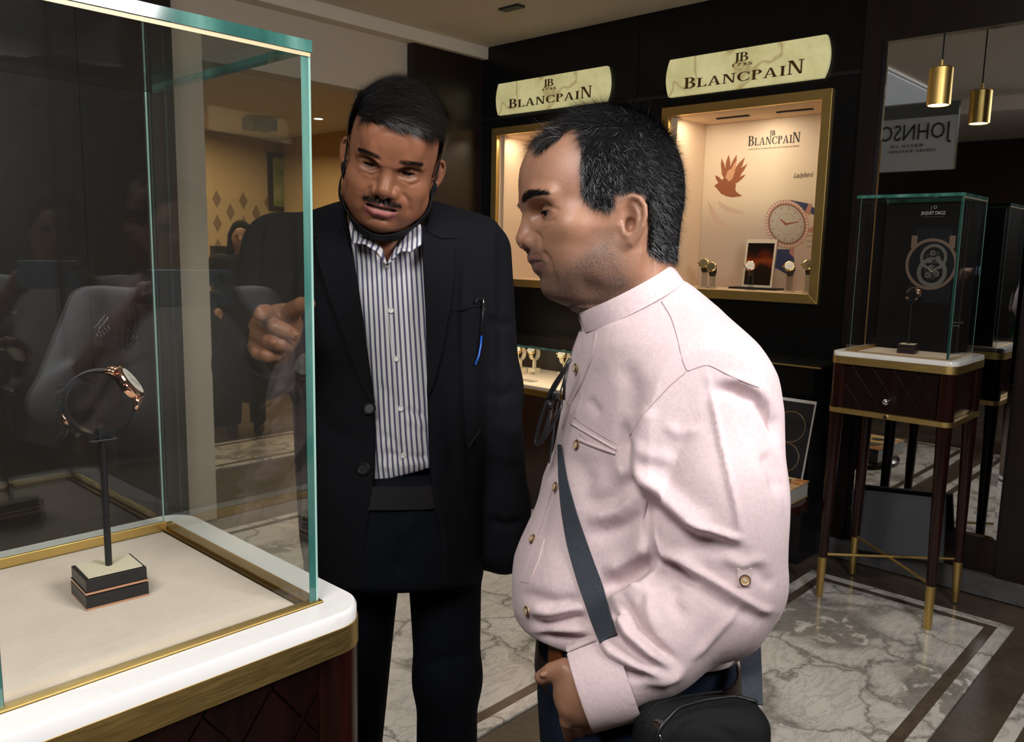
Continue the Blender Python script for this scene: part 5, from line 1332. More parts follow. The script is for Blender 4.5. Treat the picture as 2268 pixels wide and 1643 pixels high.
def flowA(p):
    d = np.zeros_like(p); top = sstep(.07, .11, p[:, 2]); fr = sstep(.0, .06, p[:, 1])
    d[:, 1] = .9*top*(.35+fr)-.35*(1-top)*sstep(.05, -.03, p[:, 1]); d[:, 2] = -.85*(1-top)-.25*top; d[:, 0] = .25*np.sign(p[:, 0])*top*(1-fr)
    d[:, 1] -= .25*(1-top)*(1-sstep(.02, .05, p[:, 1])); return d
# ------------------------------------------------------------------ his shirt
def body_rows(rows): return [rowpx(*r) for r in rows]
F = Field(K(1120, 1640, 1.36)*np.array([1.0, 1.0, 1.0])-np.array([.03, .0, .0]), (.40, .17, -.80), .0027)
ROWS_A = [(612, 1440, 1512, 1.06, .045), (650, 1385, 1540, 1.07, .075), (690, 1330, 1582, 1.08, .105), (730, 1284, 1612, 1.09, .135), (770, 1270, 1636, 1.095, .160), (830, 1259, 1664, 1.10, .180), (900, 1247, 1680, 1.10, .186), (1000, 1228, 1682, 1.10, .182),
          (1060, 1203, 1690, 1.095, .180), (1180, 1178, 1676, 1.09, .175), (1260, 1156, 1660, 1.085, .172), (1320, 1152, 1655, 1.08, .170), (1370, 1168, 1640, 1.08, .166), (1405, 1190, 1625, 1.08, .160), (1440, 1222, 1615, 1.08, .155)]
F.loft(body_rows(ROWS_A), 0)
F.ell(K(1250, 1290, 1.06), (.06, .075, .10), .05)
F.plane(K(1300, 1420, 1.0), (-.11, -1, 0), .006)
SH, EL, WR = K(1562, 884, .965), K(1620, 1270, .925), K(1345, 1503, .905)
F.cap(SH, K(1584, 1060, .94), .070, .068, .07); F.cap(K(1584, 1060, .94), EL, .067, .060, .02)
F.cap(K(1590, 1150, .935), K(1520, 1180, .935), .055, .045, .05)
# far arm, hanging behind the body
F.cap(K(1470, 850, 1.24), K(1440, 1230, 1.27), .062, .052, .05); F.cap(K(1440, 1230, 1.27), K(1330, 1480, 1.25), .05, .04, .02)
# cut: cuff end, collar opening, waist
def cutcap(F, p, n, lo, hi, k=.003):
    p = np.array(p, np.float32); n = np.array(n, np.float32)/np.linalg.norm(n)
    F.op(lambda x, y, z: -((x-p[0])*n[0]+(y-p[1])*n[1]+(z-p[2])*n[2]), lo, hi, k, 's')
F2 = Field(F.lo, F.lo+F.h*(F.n-1), F.h)
F2.cap(K(1640, 1310, .925), K(1600, 1345, .92), .046, .054, .03)
F2.cap(K(1590, 1325, .92), K(1440, 1425, .912), .056, .052, .02); F2.cap(K(1440, 1425, .912), WR, .050, .041, .03)
F2.cap(K(1480, 1290, .925), K(1440, 1350, .92), .030, .032, .04)
wd_ = K(1285, 1523, .907)-K(1420, 1478, .905); wd_ = wd_/np.linalg.norm(wd_)
cutcap(F2, WR+wd_*.028, wd_, WR-np.array([.06, .08, .09]), WR+np.array([.03, .05, .06]))
F.V = smin(F.V, F2.V[:F.n[0], :F.n[1], :F.n[2]], .016)
F.plane(K(1392, 658, 1.05), (-.467, .884, .10), .004)
F.blur(1)
P, Q = F.mesh(); P = laplace(P, Q, 1, .5)
FOLDS_A = [
 ([(1388, 985), (1396, 1044), (1455, 1086), (1520, 1150), (1575, 1172)], .012, 26), ([(1420, 1090), (1470, 1140), (1540, 1196), (1640, 1218)], -.010, 22),
 ([(1524, 1150), (1590, 1176), (1648, 1196)], .007, 18, 's'), ([(1440, 1140), (1452, 1190), (1476, 1226), (1515, 1238), (1560, 1284)], .009, 17), ([(1470, 1236), (1500, 1262), (1550, 1300)], -.009, 13),
 ([(1530, 1250), (1600, 1296), (1682, 1345), (1714, 1350)], .006, 14, 's'), ([(1540, 1290), (1610, 1340), (1690, 1372)], -.004, 18),
 ([(1476, 1246), (1446, 1276), (1394, 1335)], .005, 14), ([(1500, 1290), (1490, 1330), (1520, 1380)], -.004, 16), ([(1440, 1300), (1436, 1350), (1450, 1400)], .004, 14),
 ([(1390, 1330), (1402, 1364), (1418, 1392), (1463, 1438), (1500, 1466)], -.008, 11), ([(1372, 1340), (1376, 1372), (1392, 1404), (1440, 1446), (1490, 1478)], .008, 12), ([(1352, 1392), (1372, 1420), (1410, 1456), (1480, 1492)], -.006, 11),
 ([(1330, 1415), (1356, 1446), (1420, 1476), (1500, 1500)], .006, 13), ([(1316, 1452), (1340, 1482), (1394, 1494), (1460, 1502)], -.007, 11), ([(1420, 1500), (1470, 1508), (1520, 1480)], .005, 14),
 ([(1644, 1340), (1579, 1409), (1531, 1462)], .0035, 9), ([(1567, 815), (1599, 979), (1634, 1129), (1644, 1195)], .0040, 10, 's'),
 ([(1572, 862), (1629, 862), (1679, 887), (1709, 937), (1722, 984)], -.010, 17), ([(1600, 838), (1660, 856), (1705, 900)], .005, 18), ([(1690, 1000), (1712, 1040), (1728, 1100)], -.005, 16),
 ([(1378, 930), (1384, 985), (1398, 1060), (1432, 1140), (1450, 1220)], -.010, 16), ([(1300, 1190), (1380, 1168), (1434, 1128)], -.006, 20), ([(1290, 1120), (1360, 1100), (1420, 1040)], -.0045, 22), ([(1300, 1150), (1370, 1132), (1430, 1080)], .004, 18),
 ([(1330, 1306), (1394, 1276), (1452, 1240)], -.010, 15), ([(1336, 1270), (1394, 1236), (1446, 1196)], .006, 20), ([(1346, 1340), (1390, 1318), (1420, 1296)], .006, 14), ([(1356, 1372), (1392, 1344)], -.006, 12),
 ([(1150, 1312), (1223, 1334), (1292, 1328)], -.0045, 16), ([(1170, 1350), (1223, 1358), (1300, 1344)], .005, 14), ([(1172, 1374), (1206, 1384), (1270, 1366), (1300, 1372)], -.008, 12), ([(1180, 1396), (1240, 1394), (1310, 1396)], .005, 10), ([(1192, 1404), (1257, 1411), (1325, 1418)], -.006, 10),
 ([(1262, 900), (1290, 860), (1340, 800)], -.003, 24), ([(1380, 800), (1400, 860), (1396, 940)], -.0035, 26), ([(1440, 900), (1420, 950), (1400, 1000)], .004, 20), ([(1500, 1020), (1440, 1010), (1400, 990)], .003, 18),
 ([(1268, 1010), (1300, 1060), (1290, 1130)], -.0035, 22), ([(1222, 1060), (1210, 1130), (1190, 1200)], -.002, 16), ([(1470, 940), (1500, 960), (1560, 950)], .002, 14), ([(1300, 880), (1330, 920)], -.0025, 12),
 ([(1660, 1240), (1690, 1280), (1712, 1300)], -.003, 16), ([(1600, 1230), (1640, 1250), (1700, 1240)], .003, 14)]
FOLDS_A = [(f[0], f[1]*1.35, f[2]*.92)+tuple(f[3:]) for f in FOLDS_A]
P = folds(P, Q, FOLDS_A); P = laplace(P, Q, 1, .4)
shA = addmesh('shirt', P, Q, M['pinkcloth'], pa); sfA = Surf(P, Q)
for path in ([(1465, 668), (1486, 700), (1500, 745), (1512, 800), (1522, 822)], [(1522, 822), (1567, 806), (1620, 834), (1680, 858)], [(1522, 822), (1488, 850), (1450, 890), (1420, 925), (1396, 965)],
             [(1324, 735), (1314, 790), (1290, 850), (1262, 900), (1246, 950)], [(1272, 925), (1300, 945), (1366, 984)], [(1284, 962), (1310, 985), (1366, 1000)], [(1236, 1040), (1216, 1110), (1190, 1190), (1166, 1290)],
             [(1305, 1457), (1310, 1490), (1328, 1528), (1362, 1556)]):
    camtube('seam', sfA.path(path, .0003), .00055, M['pinkseam'], shA)
# slanted chest pocket: two raised welts
for pth, r_ in (([(1266, 938), (1300, 958), (1366, 996)], .0016), ([(1280, 972), (1310, 985), (1364, 1004)], .0022)): camtube('pocket_welt', sfA.path(pth, .0006), r_, M['pinkcloth'], shA, 8)
# placket: a flat band standing slightly proud
pl = [(1300, 735), (1290, 790), (1274, 850), (1254, 905)]; 
A_ = sfA.path([(1284, 735), (1268, 790), (1259, 840), (1251, 880)], .0012); B_ = sfA.path([(1322, 737), (1312, 790), (1288, 850), (1262, 898)], .0012)
strip('placket', resample(A_, 26), resample(B_, 26), .0012, M['pinkcloth'], shA)
A_ = sfA.path([(1188, 1186), (1172, 1232), (1154, 1288)], .0012); B_ = sfA.path([(1206, 1196), (1194, 1240), (1172, 1292)], .0012)
strip('placket', resample(A_, 14), resample(B_, 14), .0012, M['pinkcloth'], shA)
HB = (M['horn'], M['horndark'], M['thread'])
for (u, v) in ((1277, 815), (1279, 985), (1232, 1078), (1181, 1194), (1169, 1352)): shirt_button(sfA, u, v, .0056, shA, HB)
A_ = sfA.path([(1634, 1258), (1632, 1300)], .001); B_ = sfA.path([(1664, 1258), (1662, 1300)], .001); strip('sleeve_tab', resample(A_, 8), resample(B_, 8), .0012, M['pinkcloth'], shA)
shirt_button(sfA, 1648, 1284, .0060, shA, HB, off=.002)
# collar band, open at the throat
def collar(name, c, e1, e2, n, a, b, h, th, mat, parent, a0=0.0, a1=2*PI, flare=.004, N_=64):
    R = []
    for i in range(N_+1):
        t = a0+(a1-a0)*i/N_; rad = e1*math.cos(t)*a+e2*math.sin(t)*b; o_ = rad/np.linalg.norm(rad)
        lo = c+rad+o_*flare; hi = c+rad+n*h
        R.append([Vector(q) for q in toworld(np.array([lo, hi-n*.0015, hi+o_*th*.5, hi+o_*th-n*.0015, lo+o_*th]))])
    mb = MB(); mb.rings(R, True); return mb.build(name, mat, parent, autosmooth=True)
e1 = np.array([.884, .467, 0.0]); nn_ = np.array([-.467, .884, .12]); nn_ /= np.linalg.norm(nn_); e2 = np.cross(nn_, e1)
cc = (K(1285, 716, 1.03)+K(1506, 622, 1.05))/2 - nn_*.006
collar('collar', cc, e1, e2, nn_, .0640, .0600, .026, .0022, M['pinkcloth'], shA, PI+.16, 3*PI-.10)
# cuff band
sd = np.cross(wd_, (0, 0, 1)); sd /= np.linalg.norm(sd); tq = np.cross(sd, wd_)
collar('cuff', WR-wd_*.022, sd, tq, wd_, .0455, .0450, .054, .0022, M['pinkcloth'], shA, .3, 2*PI+.2, .003)
# ------------------------------------------------------------------ trousers, belt, shoes
floorA = []
def below(p, z): w = toworld(np.array(p)[None])[0]; return tocam(np.array([w[0], w[1], z]))
HIP = K(1405, 1470, 1.08)
F = Field((-.12, -1.45, -1.75), (.42, -.27, -.85), .006)
F.loft(body_rows([(1390, 1205, 1606, 1.08, .145), (1450, 1193, 1614, 1.08, .155), (1540, 1190, 1618, 1.08, .165), (1640, 1196, 1625, 1.08, .17), (1760, 1215, 1612, 1.09, .165)]), 0)
for s_, dd in ((0, .99), (1, 1.17)):
    h0 = K(1400, 1640, dd); kn = below(K(1390+20*s_, 1640, dd), .48)+np.array([0, 0, .02]); an = below(K(1410, 1640, dd), .09)
    F.cap(h0, kn, .092, .070, .04); F.cap(kn, an, .070, .060, .03)
F.blur(1)
Pt, Qt = F.mesh()
Pt = folds(Pt, Qt, [([(1230, 1600), (1300, 1620), (1380, 1625)], -.006, 14), ([(1215, 1480), (1230, 1560), (1240, 1643)], .004, 14), ([(1420, 1600), (1500, 1560), (1600, 1500)], -.004, 16), ([(1560, 1440), (1590, 1520)], -.003, 12)])
trA = addmesh('trousers', Pt, Qt, M['denim'], pa)
for s_, dd in ((0, .99), (1, 1.17)):
    w = toworld(below(K(1410, 1640, dd), 0)[None])[0]; fd = -np.array(CAMM.to_3x3())[:, 0]; fd[2] = 0; fd /= np.linalg.norm(fd); sdv = Vector((0, 0, 1)).cross(Vector(fd))
    T = Matrix((( -sdv.x, fd[0], 0, w[0]), (-sdv.y, fd[1], 0, w[1]), (0, 0, 1, 0), (0, 0, 0, 1)))
    f2 = Field((-.07, -.12, -.01), (.07, .24, .16), .006); f2.ell((0, .08, .045), (.045, .13, .045), 0); f2.ell((0, -.03, .05), (.04, .06, .05), .03); f2.cap((0, -.02, .06), (0, -.02, .12), .045, .045, .03); f2.plane((0, 0, .002), (0, 0, -1), .004)
    p_, q_ = f2.mesh(); p_ = np.array([tuple(T @ Vector(q)) for q in p_]); addmesh('shoe', p_, q_, M['leather'], pa, cam=False)
def ringrow(v, uL, uR, d, rd, grow, n=60, m=2.4):
    y, cx, rx, cz, rz = rowpx(v, uL, uR, d, rd); out = []
    for i in range(n):
        t = 2*PI*i/n; c_, s_ = math.cos(t), math.sin(t); out.append((cx+np.sign(c_)*abs(c_)**(2/m)*(rx+grow), y, cz+np.sign(s_)*abs(s_)**(2/m)*(rz+grow)))
    return np.array(out)
b0, b1 = ringrow(1424, 1197, 1612, 1.08, .153, .003), ringrow(1476, 1193, 1615, 1.08, .159, .003)
b0[:, 1] += (b0[:, 0]-b0[:, 0].min())*-.06; b1[:, 1] += (b1[:, 0]-b1[:, 0].min())*-.06
b2, b3 = b1*1.0, b0*1.0; c_ = b0.mean(0); b2 = b1+(b1-c_)*np.array([.02, 0, .02]); b3 = b0+(b0-c_)*np.array([.02, 0, .02])
mb = MB(); mb.rings([[Vector(q) for q in toworld(r)] for r in (b0, b3, b2, b1)], False, True); beltA = mb.build('belt', M['beltdark'], pa, autosmooth=True)
mb = MB(); 
for (ua, va, w_, hh) in ((1240, 1448, .017, .030),):
    p = K(ua, va, .945); 
lp = [K(1222, 1428, .985), K(1226, 1450, .972), K(1232, 1478, .968)]
strip('belt_loop', resample([K(1214, 1428, .985), K(1214, 1478, .978)], 6), resample([K(1240, 1430, .962), K(1240, 1480, .955)], 6), .004, M['belt'], beltA)
strip('belt_loop', resample([K(1250, 1440, .955), K(1250, 1490, .948)], 6), resample([K(1262, 1442, .948), K(1262, 1490, .942)], 6), .004, M['denim'], beltA)
# ------------------------------------------------------------------ body: head, hand in the pocket and the rest under the clothes as one mesh
HC = K(1300, 1525, .915)
F = Field(HC-np.array([.085, .075, .06]), HC+np.array([.075, .06, .06]), .0017)
F.cap(K(1350, 1500, .905), K(1290, 1530, .915), .029, .028, 0)                       # wrist into the palm
F.ell(K(1290, 1540, .915), (.030, .034, .022), .015)
th = [K(1285, 1500, .912), K(1252, 1482, .915), K(1222, 1488, .920), K(1202, 1499, .924)]
F.chain(th, [.0155, .0125, .0105, .0085], .008)
F.ell(K(1199, 1500, .923), (.0075, .0055, .0075), .003)
F.ell(K(1204, 1494, .914), (.0055, .0035, .004), .0012)                           # thumb nail
for i in range(4):
    a, b, c_ = K(1262+i*24, 1562+i*4, .905+.004*i), K(1258+i*26, 1594+i*3, .915+.003*i), K(1264+i*26, 1630, .945)
    r_ = (.0098, .0100, .0095, .0082)[i]; F.chain([HC, a], [.017, r_*1.12], .006); F.chain([a, b, c_], [r_*1.12, r_, r_*.85], .004)
hP, hQ = F.mesh(); hP = laplace(hP, hQ, 1, .4)
F = Field((-.10, -.75, -1.42), (.42, .18, -.82), .011)
F.loft([(y, cx+.01, rx*.78, cz, rz*.8) for (y, cx, rx, cz, rz) in body_rows(ROWS_A)[2:-2]], 0); F.cap(SH, EL, .05, .045, .03); F.cap(EL, K(1400, 1470, .91), .038, .026, .02)
F.cap(K(1470, 850, 1.24), K(1440, 1230, 1.27), .048, .04, .03); F.cap(K(1400, 1560, 1.0), K(1400, 1640, .99), .06, .06, .03); F.cap(K(1400, 1560, 1.16), K(1400, 1640, 1.17), .08, .07, .03)
cP, cQ = F.mesh()
headP = folds(PA_ @ RA.T + tA, QA, [([(1186, 512), (1198, 528), (1197, 548)], -.0022, 4.5), ([(1198, 552), (1216, 575), (1224, 606)], -.0022, 6), ([(1222, 600), (1232, 620), (1230, 640)], -.0014, 7), ([(1196, 484), (1214, 490), (1234, 484)], -.0012, 5), ([(1194, 462), (1214, 456), (1240, 466)], -.0016, 4), ([(1225, 612), (1300, 655), (1360, 600)], .0015, 25)])
bP, bQ = joinmesh([(headP, QA), (hP, hQ), (cP, cQ)])
tn = np.zeros((len(bP), 3)); tn[:len(headP)] = toA
tipd = np.linalg.norm(hP-K(1199, 1500, .923), axis=1); tn[len(headP):len(headP)+len(hP), 1] = .55*np.exp(-(tipd/.010)**2)
scm = smooth_attr(mk.astype(float), QA, 10); tn[:len(headP), 2] = np.maximum(tn[:len(headP), 2], .72*scm)
bodyA = addmesh('body', bP, bQ, M['skin_a'], pa, tn)
eyeparts(HEAD_A, bodyA, RA, tA, (.0, 1, -.25)); eyelashes(HEAD_A, bodyA, RA, tA)
bs = brow_strands(PA_, QA, (toA[:, 2] > .3) & (PA_[:, 2] > .012), 1300, lambda r: np.stack([np.sign(r[:, 0])*1.0, -.5+0*r[:, 1], .12+0*r[:, 0]], 1), .0075, .00045, 5, .15, .12)
build_hair('hair', PA_, QA, mk, lambda p: (.004+.004*sstep(.03, .10, p[:, 2]))*(1-.75*sstep(.045, .08, p[:, 1])), RA, tA, M['hair_a'], pa, 62000, flowA, lambda p: (.010+.009*sstep(.06, .12, p[:, 2]))[:, None], .00036, .36, 11, .13, extra=(bs[0], bs[1], bs[2]*.6),
  grey=lambda p: .10*np.exp(-((p[:, 2]-.035)/.03)**2)*(p[:, 1] > .02)+.12*sstep(.06, .10, p[:, 1])+.16*sstep(-.02, -.05, p[:, 2])-.03, capsel=PA_[:, 1] < .066)
# ================================================================== the man in the dark suit
pb = thing('person', tuple(toworld(K(880, 1643, 1.52)[None])[0][:2])+(0,), 'man in a dark suit and striped shirt pointing at the large glass showcase', 'person')
HEAD_B = dict(HEAD_A)
HEAD_B.update(
    yf=[(z, y+(max(0, -.02-z))*.13) for z, y in HEAD_A['yf']],
    w=[(.088, .058), (.064, .066), (.03, .0695), (0, .0730), (-.02, .0745), (-.05, .0725), (-.075, .064), (-.09, .054), (-.102, .044), (-.108, .036)],
    cranium=((0, .028, .046), (.0755, .0975, .0875)),
    lumps=[((.041, .083, -.022), (.026, .022, .022), .022), ((.052, .034, -.062), (.022, .032, .026), .022), ((0, .0985, -.089), (.021, .0135, .0135), .014), ((0, .056, -.102), (.042, .038, .020), .022), ((.034, .080, -.062), (.024, .020, .022), .022), ((0, .112, .055), (.045, .016, .03), .03)],
    neck=((0, -.002, -.05), (0, -.035, -.21), .062, .067), bags=True, eye=(.0325, .0985, .0105), lids=(-.09, -.42),
    nose=dict(ridge=[(0, .1160, .014), (0, .1220, -.005), (0, .1275, -.0245)], r=[.0065, .0090, .0125], ala=(.0165, .1165, -.0290, (.0080, .0125, .0095)), col=((0, .1285, -.0345), (0, .1215, -.0380)), nostril=(.0088, .1225, -.0395), fold=[(.024, .1135, -.024), (.031, .106, -.040), (.034, .100, -.056)]),
    lips=dict(upper=([(0, .1180, -.0515), (.010, .1175, -.0510), (.020, .1125, -.0530), (.028, .1055, -.0560)], [.0050, .0048, .0038, .0022]), lower=([(0, .1165, -.0675), (.010, .1155, -.0668), (.019, .1110, -.0635), (.0275, .1055, -.0585)], [.0066, .0062, .0048, .0024]),
              slit=[(0, .1225, -.0585), (.012, .1200, -.0580), (.0265, .1095, -.0570)], slit_r=.0028, phil=(.124, -.040, .1225, -.046)),
    ear=((.0755, .012, -.0080), .96, .62, .06), brow=(.1200, .0215))
yw, pt, rl = .06, .43, .205
fB = (math.sin(yw)*math.cos(pt), -math.sin(pt), math.cos(yw)*math.cos(pt)); RB = placeR(fB, (math.sin(rl), math.cos(rl), 0)); SB = .94
RBs = RB*SB; tB = K(870, 357, 1.385)
PB_, QB = sculpt_head(HEAD_B)
def tones_B(P):
    x, y, z = np.abs(P[:, 0]), P[:, 1], P[:, 2]
    mou = np.exp(-((z+.0445+.10*np.maximum(0, x-.012)**1.0*1.0)/.0050)**4)*sstep(.036, .028, x)*(y > .09)
    lip = np.exp(-(np.maximum(0, np.abs(z+.0675)-.0065)/.0022)**2)*sstep(.105, .109, y)*(x < .0275)
    lipu = .6*np.exp(-(np.maximum(0, np.abs(z+.0530)-.0030)/.0016)**2)*sstep(.108, .112, y)*(x < .026)
    mouth = np.exp(-((z+.0585)/.0022)**2)*(x < .024)*sstep(.100, .106, y)*.9
    zb = .0262+.0035*np.sin(np.clip((x-.012)/.045, 0, 1)*PI); brow = np.exp(-((z-zb)/.0042)**4)*sstep(.011, .018, x)*sstep(.058, .048, x)*(y > .06)
    st = .22*sstep(-.05, -.075, z)*(y > .03)
    lid = .35*np.exp(-(((x-.0325)/.016)**2+((z-.0065)/.009)**2))*(y > .08)
    return np.stack([np.clip(st+lid, 0, 1), np.clip(lip+lipu, 0, 1)*(1-mouth), np.clip(brow*.5+mou*.6+mouth, 0, 1)], 1)
toB = tones_B(PB_)
headB = folds(PB_ @ RBs.T + tB, QB, [([(824, 406), (804, 428), (794, 456)], -.0030, 6), ([(886, 424), (906, 446), (908, 480)], -.0030, 6), ([(798, 378), (822, 388), (846, 380)], -.0016, 4), ([(888, 400), (910, 410), (936, 400)], -.0016, 4), ([(800, 350), (822, 346), (846, 358)], -.0016, 3.5), ([(890, 368), (912, 370), (934, 382)], -.0016, 3.5), ([(808, 490), (836, 480), (868, 496)], -.0016, 5)]); pxB = pixels(headB)
xB, yB, zB = np.abs(PB_[:, 0]), PB_[:, 1], PB_[:, 2]
hl = .071-.35*np.maximum(0, xB-.030)**1.1*4*.5
mkB = (yB > .02) & (zB > .080-.30*np.maximum(0, xB-.032)) & (xB < .058)
mkB |= (xB >= .050) & (zB > -.002) & (yB < .060-.25*np.maximum(0, .05-zB)) | ((yB <= .02) & (zB > -.045))
mkB &= ~((xB > .0735) & (yB < .034) & (yB > -.024) & (zB < .028) & (zB > -.05)) & ~((yB > .028) & (zB < .0))
def flowB(p):
    d = np.zeros_like(p); top = sstep(.06, .10, p[:, 2]); d[:, 0] = -.9*top; d[:, 1] = .35*top-.3*(1-top); d[:, 2] = -.8*(1-top)+.1*top; return d
# ------------------------------------------------------------------ hand
HB_ = K(604, 738, 1.245)
F = Field(HB_-np.array([.060, .062, .075]), HB_+np.array([.090, .065, .095]), .0015)
F.ell(K(606, 735, 1.262), (.036, .040, .030), 0, rot=rot3(0, 0, .25)); F.cap(K(606, 745, 1.27), K(604, 775, 1.33), .031, .029, .02)
F.ell(K(636, 712, 1.262), (.020, .026, .022), .02)
F.chain([K(597, 704, 1.245), K(590, 692, 1.205), K(581, 691, 1.180), K(575, 697, 1.160)], [.0140, .0122, .0110, .0090], .007)
F.chain([K(634, 708, 1.255), K(648, 688, 1.232), K(668, 676, 1.215), K(684, 672, 1.205)], [.0165, .0135, .0125, .0095], .008)
F.chain([K(576, 716, 1.250), K(604, 722, 1.208), K(632, 733, 1.208), K(652, 742, 1.218)], [.0130, .0128, .0112, .0090], .004)
F.chain([K(568, 742, 1.252), K(596, 754, 1.212), K(620, 762, 1.214), K(636, 768, 1.232)], [.0125, .0122, .0108, .0085], .004)
F.chain([K(562, 764, 1.255), K(570, 780, 1.222), K(592, 788, 1.218), K(612, 788, 1.236)], [.0112, .0105, .0098, .0078], .004)
F.ell(K(655, 741, 1.211), (.0052, .0046, .0035), .0012); F.ell(K(573, 688, 1.154), (.0046, .0058, .0030), .0012)
for a in ((600, 722, 1.196), (604, 757, 1.202), (584, 784, 1.212)): F.ell(K(*a), (.0055, .0055, .0045), .006)
hP, hQ = F.mesh(); hP = laplace(hP, hQ, 1, .45)
# ------------------------------------------------------------------ jacket
ROWS_B = [(440, 790, 945, 1.50, .06), (462, 730, 1010, 1.505, .085), (485, 675, 1052, 1.51, .105), (520, 640, 1078, 1.51, .125), (580, 628, 1086, 1.51, .140), (700, 640, 1084, 1.50, .150), (820, 652, 1080, 1.495, .155), (900, 660, 1078, 1.49, .160), (1060, 668, 1074, 1.485, .165), (1180, 676, 1070, 1.485, .162), (1262, 690, 1064, 1.485, .158)]
F = Field(K(455, 1300, 1.68)-np.array([.03, 0, 0]), np.array([.09, .33, -1.14]), .0036)
F.loft(body_rows(ROWS_B), 0, 2.5)
F.cap(K(618, 552, 1.505), K(578, 740, 1.46), .066, .063, .06); F.cap(K(578, 740, 1.46), K(560, 805, 1.405), .062, .060, .03); F.cap(K(562, 806, 1.40), K(601, 776, 1.262), .060, .049, .03)
F.cap(K(1058, 560, 1.515), K(1082, 860, 1.53), .062, .058, .05); F.cap(K(1082, 860, 1.53), K(1110, 1120, 1.50), .058, .050, .03); F.cap(K(1110, 1120, 1.50), K(1118, 1215, 1.49), .050, .046, .02); F.ell(K(1092, 1225, 1.51), (.030, .028, .03), .02)
fw_ = K(601, 776, 1.262)-K(562, 806, 1.40); fw_ /= np.linalg.norm(fw_); ce = K(601, 776, 1.262)+fw_*.012
cutcap(F, ce, fw_, ce-.075, ce+.09, .004)
F.cap(ce+fw_*.01, ce-fw_*.03, .041, .039, .003, 's')
OPEN = [(800, 400), (764, 470), (776, 530), (792, 620), (805, 710), (817, 800), (827, 870), (832, 950), (831, 1040), (826, 1090), (812, 1200), (800, 1310), (1000, 1310), (984, 1240), (957, 1100), (951, 1035), (948, 950), (946, 870), (945, 780), (942, 690), (937, 600), (934, 520), (950, 470), (930, 400)]
def cutpoly(F, poly, zback, lo, hi, k):
    def f(x, y, z):
        sh = np.broadcast_shapes(x.shape, y.shape, z.shape); X, Y, Z = (np.broadcast_to(q, sh).ravel() for q in (x, y, z))
        p = np.stack([X, Y, Z], 1).astype(np.float64); px = pixels(p); d = polydist(px, list(poly)+[poly[0]])[0]*(-Z)/FPX; d = np.where(inpoly(px, poly), -d, d)
        return smax(d.reshape(sh).astype(np.float32), (zback-z)+0*x+0*y, .005)
    return F.op(f, lo, hi, k, 's')
cutpoly(F, OPEN, -1.50, K(740, 1320, 1.52), np.array([-.14, .32, -1.25]), .006)
F.blur(1)
Pj, Qj = F.mesh(); Pj = laplace(Pj, Qj, 1, .5)
Pj = folds(Pj, Qj, [([(1030, 560), (1030, 700), (1036, 900), (1050, 1100)], -.008, 12), ([(655, 560), (640, 660), (620, 760)], -.006, 14), ([(1080, 700), (1110, 720), (1140, 715)], -.005, 12), ([(1070, 860), (1110, 880), (1150, 860)], -.006, 14), ([(1090, 930), (1130, 960), (1160, 940)], .005, 14), ([(1075, 1010), (1120, 1040), (1165, 1030)], -.005, 12), ([(1080, 1150), (1120, 1165), (1170, 1150)], -.007, 10),
   ([(700, 900), (740, 960), (820, 990)], -.003, 18), ([(980, 820), (1000, 950), (1010, 1100)], -.003, 16), ([(700, 640), (720, 760), (760, 860)], .002, 20), ([(520, 700), (570, 720), (620, 700)], -.005, 12), ([(500, 790), (550, 770), (600, 700)], .004, 14), ([(960, 1090), (985, 1180), (1000, 1250)], .003, 10)])
jk = addmesh('jacket', Pj, Qj, M['navysuit'], pb); sfJ = Surf(Pj, Qj)
def lapel(inn, out, n=30):
    A_, B_ = resample(sfJ.path(inn, .006, r=9), n), resample(sfJ.path(out, .0045, r=9), n); strip('lapel', A_, B_, .0022, M['navysuit'], jk)
lapel([(756, 486), (770, 540), (786, 630), (800, 720), (813, 820), (824, 892)], [(702, 536), (712, 590), (730, 650), (756, 724), (792, 826), (822, 898)])
lapel([(1004, 540), (1003, 600), (994, 680), (978, 770), (952, 884)], [(938, 500), (942, 600), (948, 700), (950, 800), (951, 880)])
for pth in ([(690, 520), (724, 532), (752, 512)], [(1012, 525), (980, 532), (948, 512)]): camtube('lapel_notch', sfJ.path(pth, .006, r=9), .0009, M['blackmatte'], jk)
camtube('pocket_flap', sfJ.path([(1000, 690), (1030, 684), (1066, 676)], .001, r=9), .0016, M['navysuit'], jk)
camtube('pocket_flap', sfJ.path([(1036, 990), (1056, 962), (1062, 950)], .002, r=9), .0018, M['blackmatte'], jk)
for u, v in ((818, 905), (806, 1038)):
    p, n = sfJ.at(u, v, 9); p = toworld((p+n*.001)[None])[0]; MB().lathe([(.010, 0), (.0105, .0025), (.0085, .0042), (.007, .003), (.0002, .003)], p, CAMR @ n, 20).build('button', M['black'], jk, autosmooth=True)
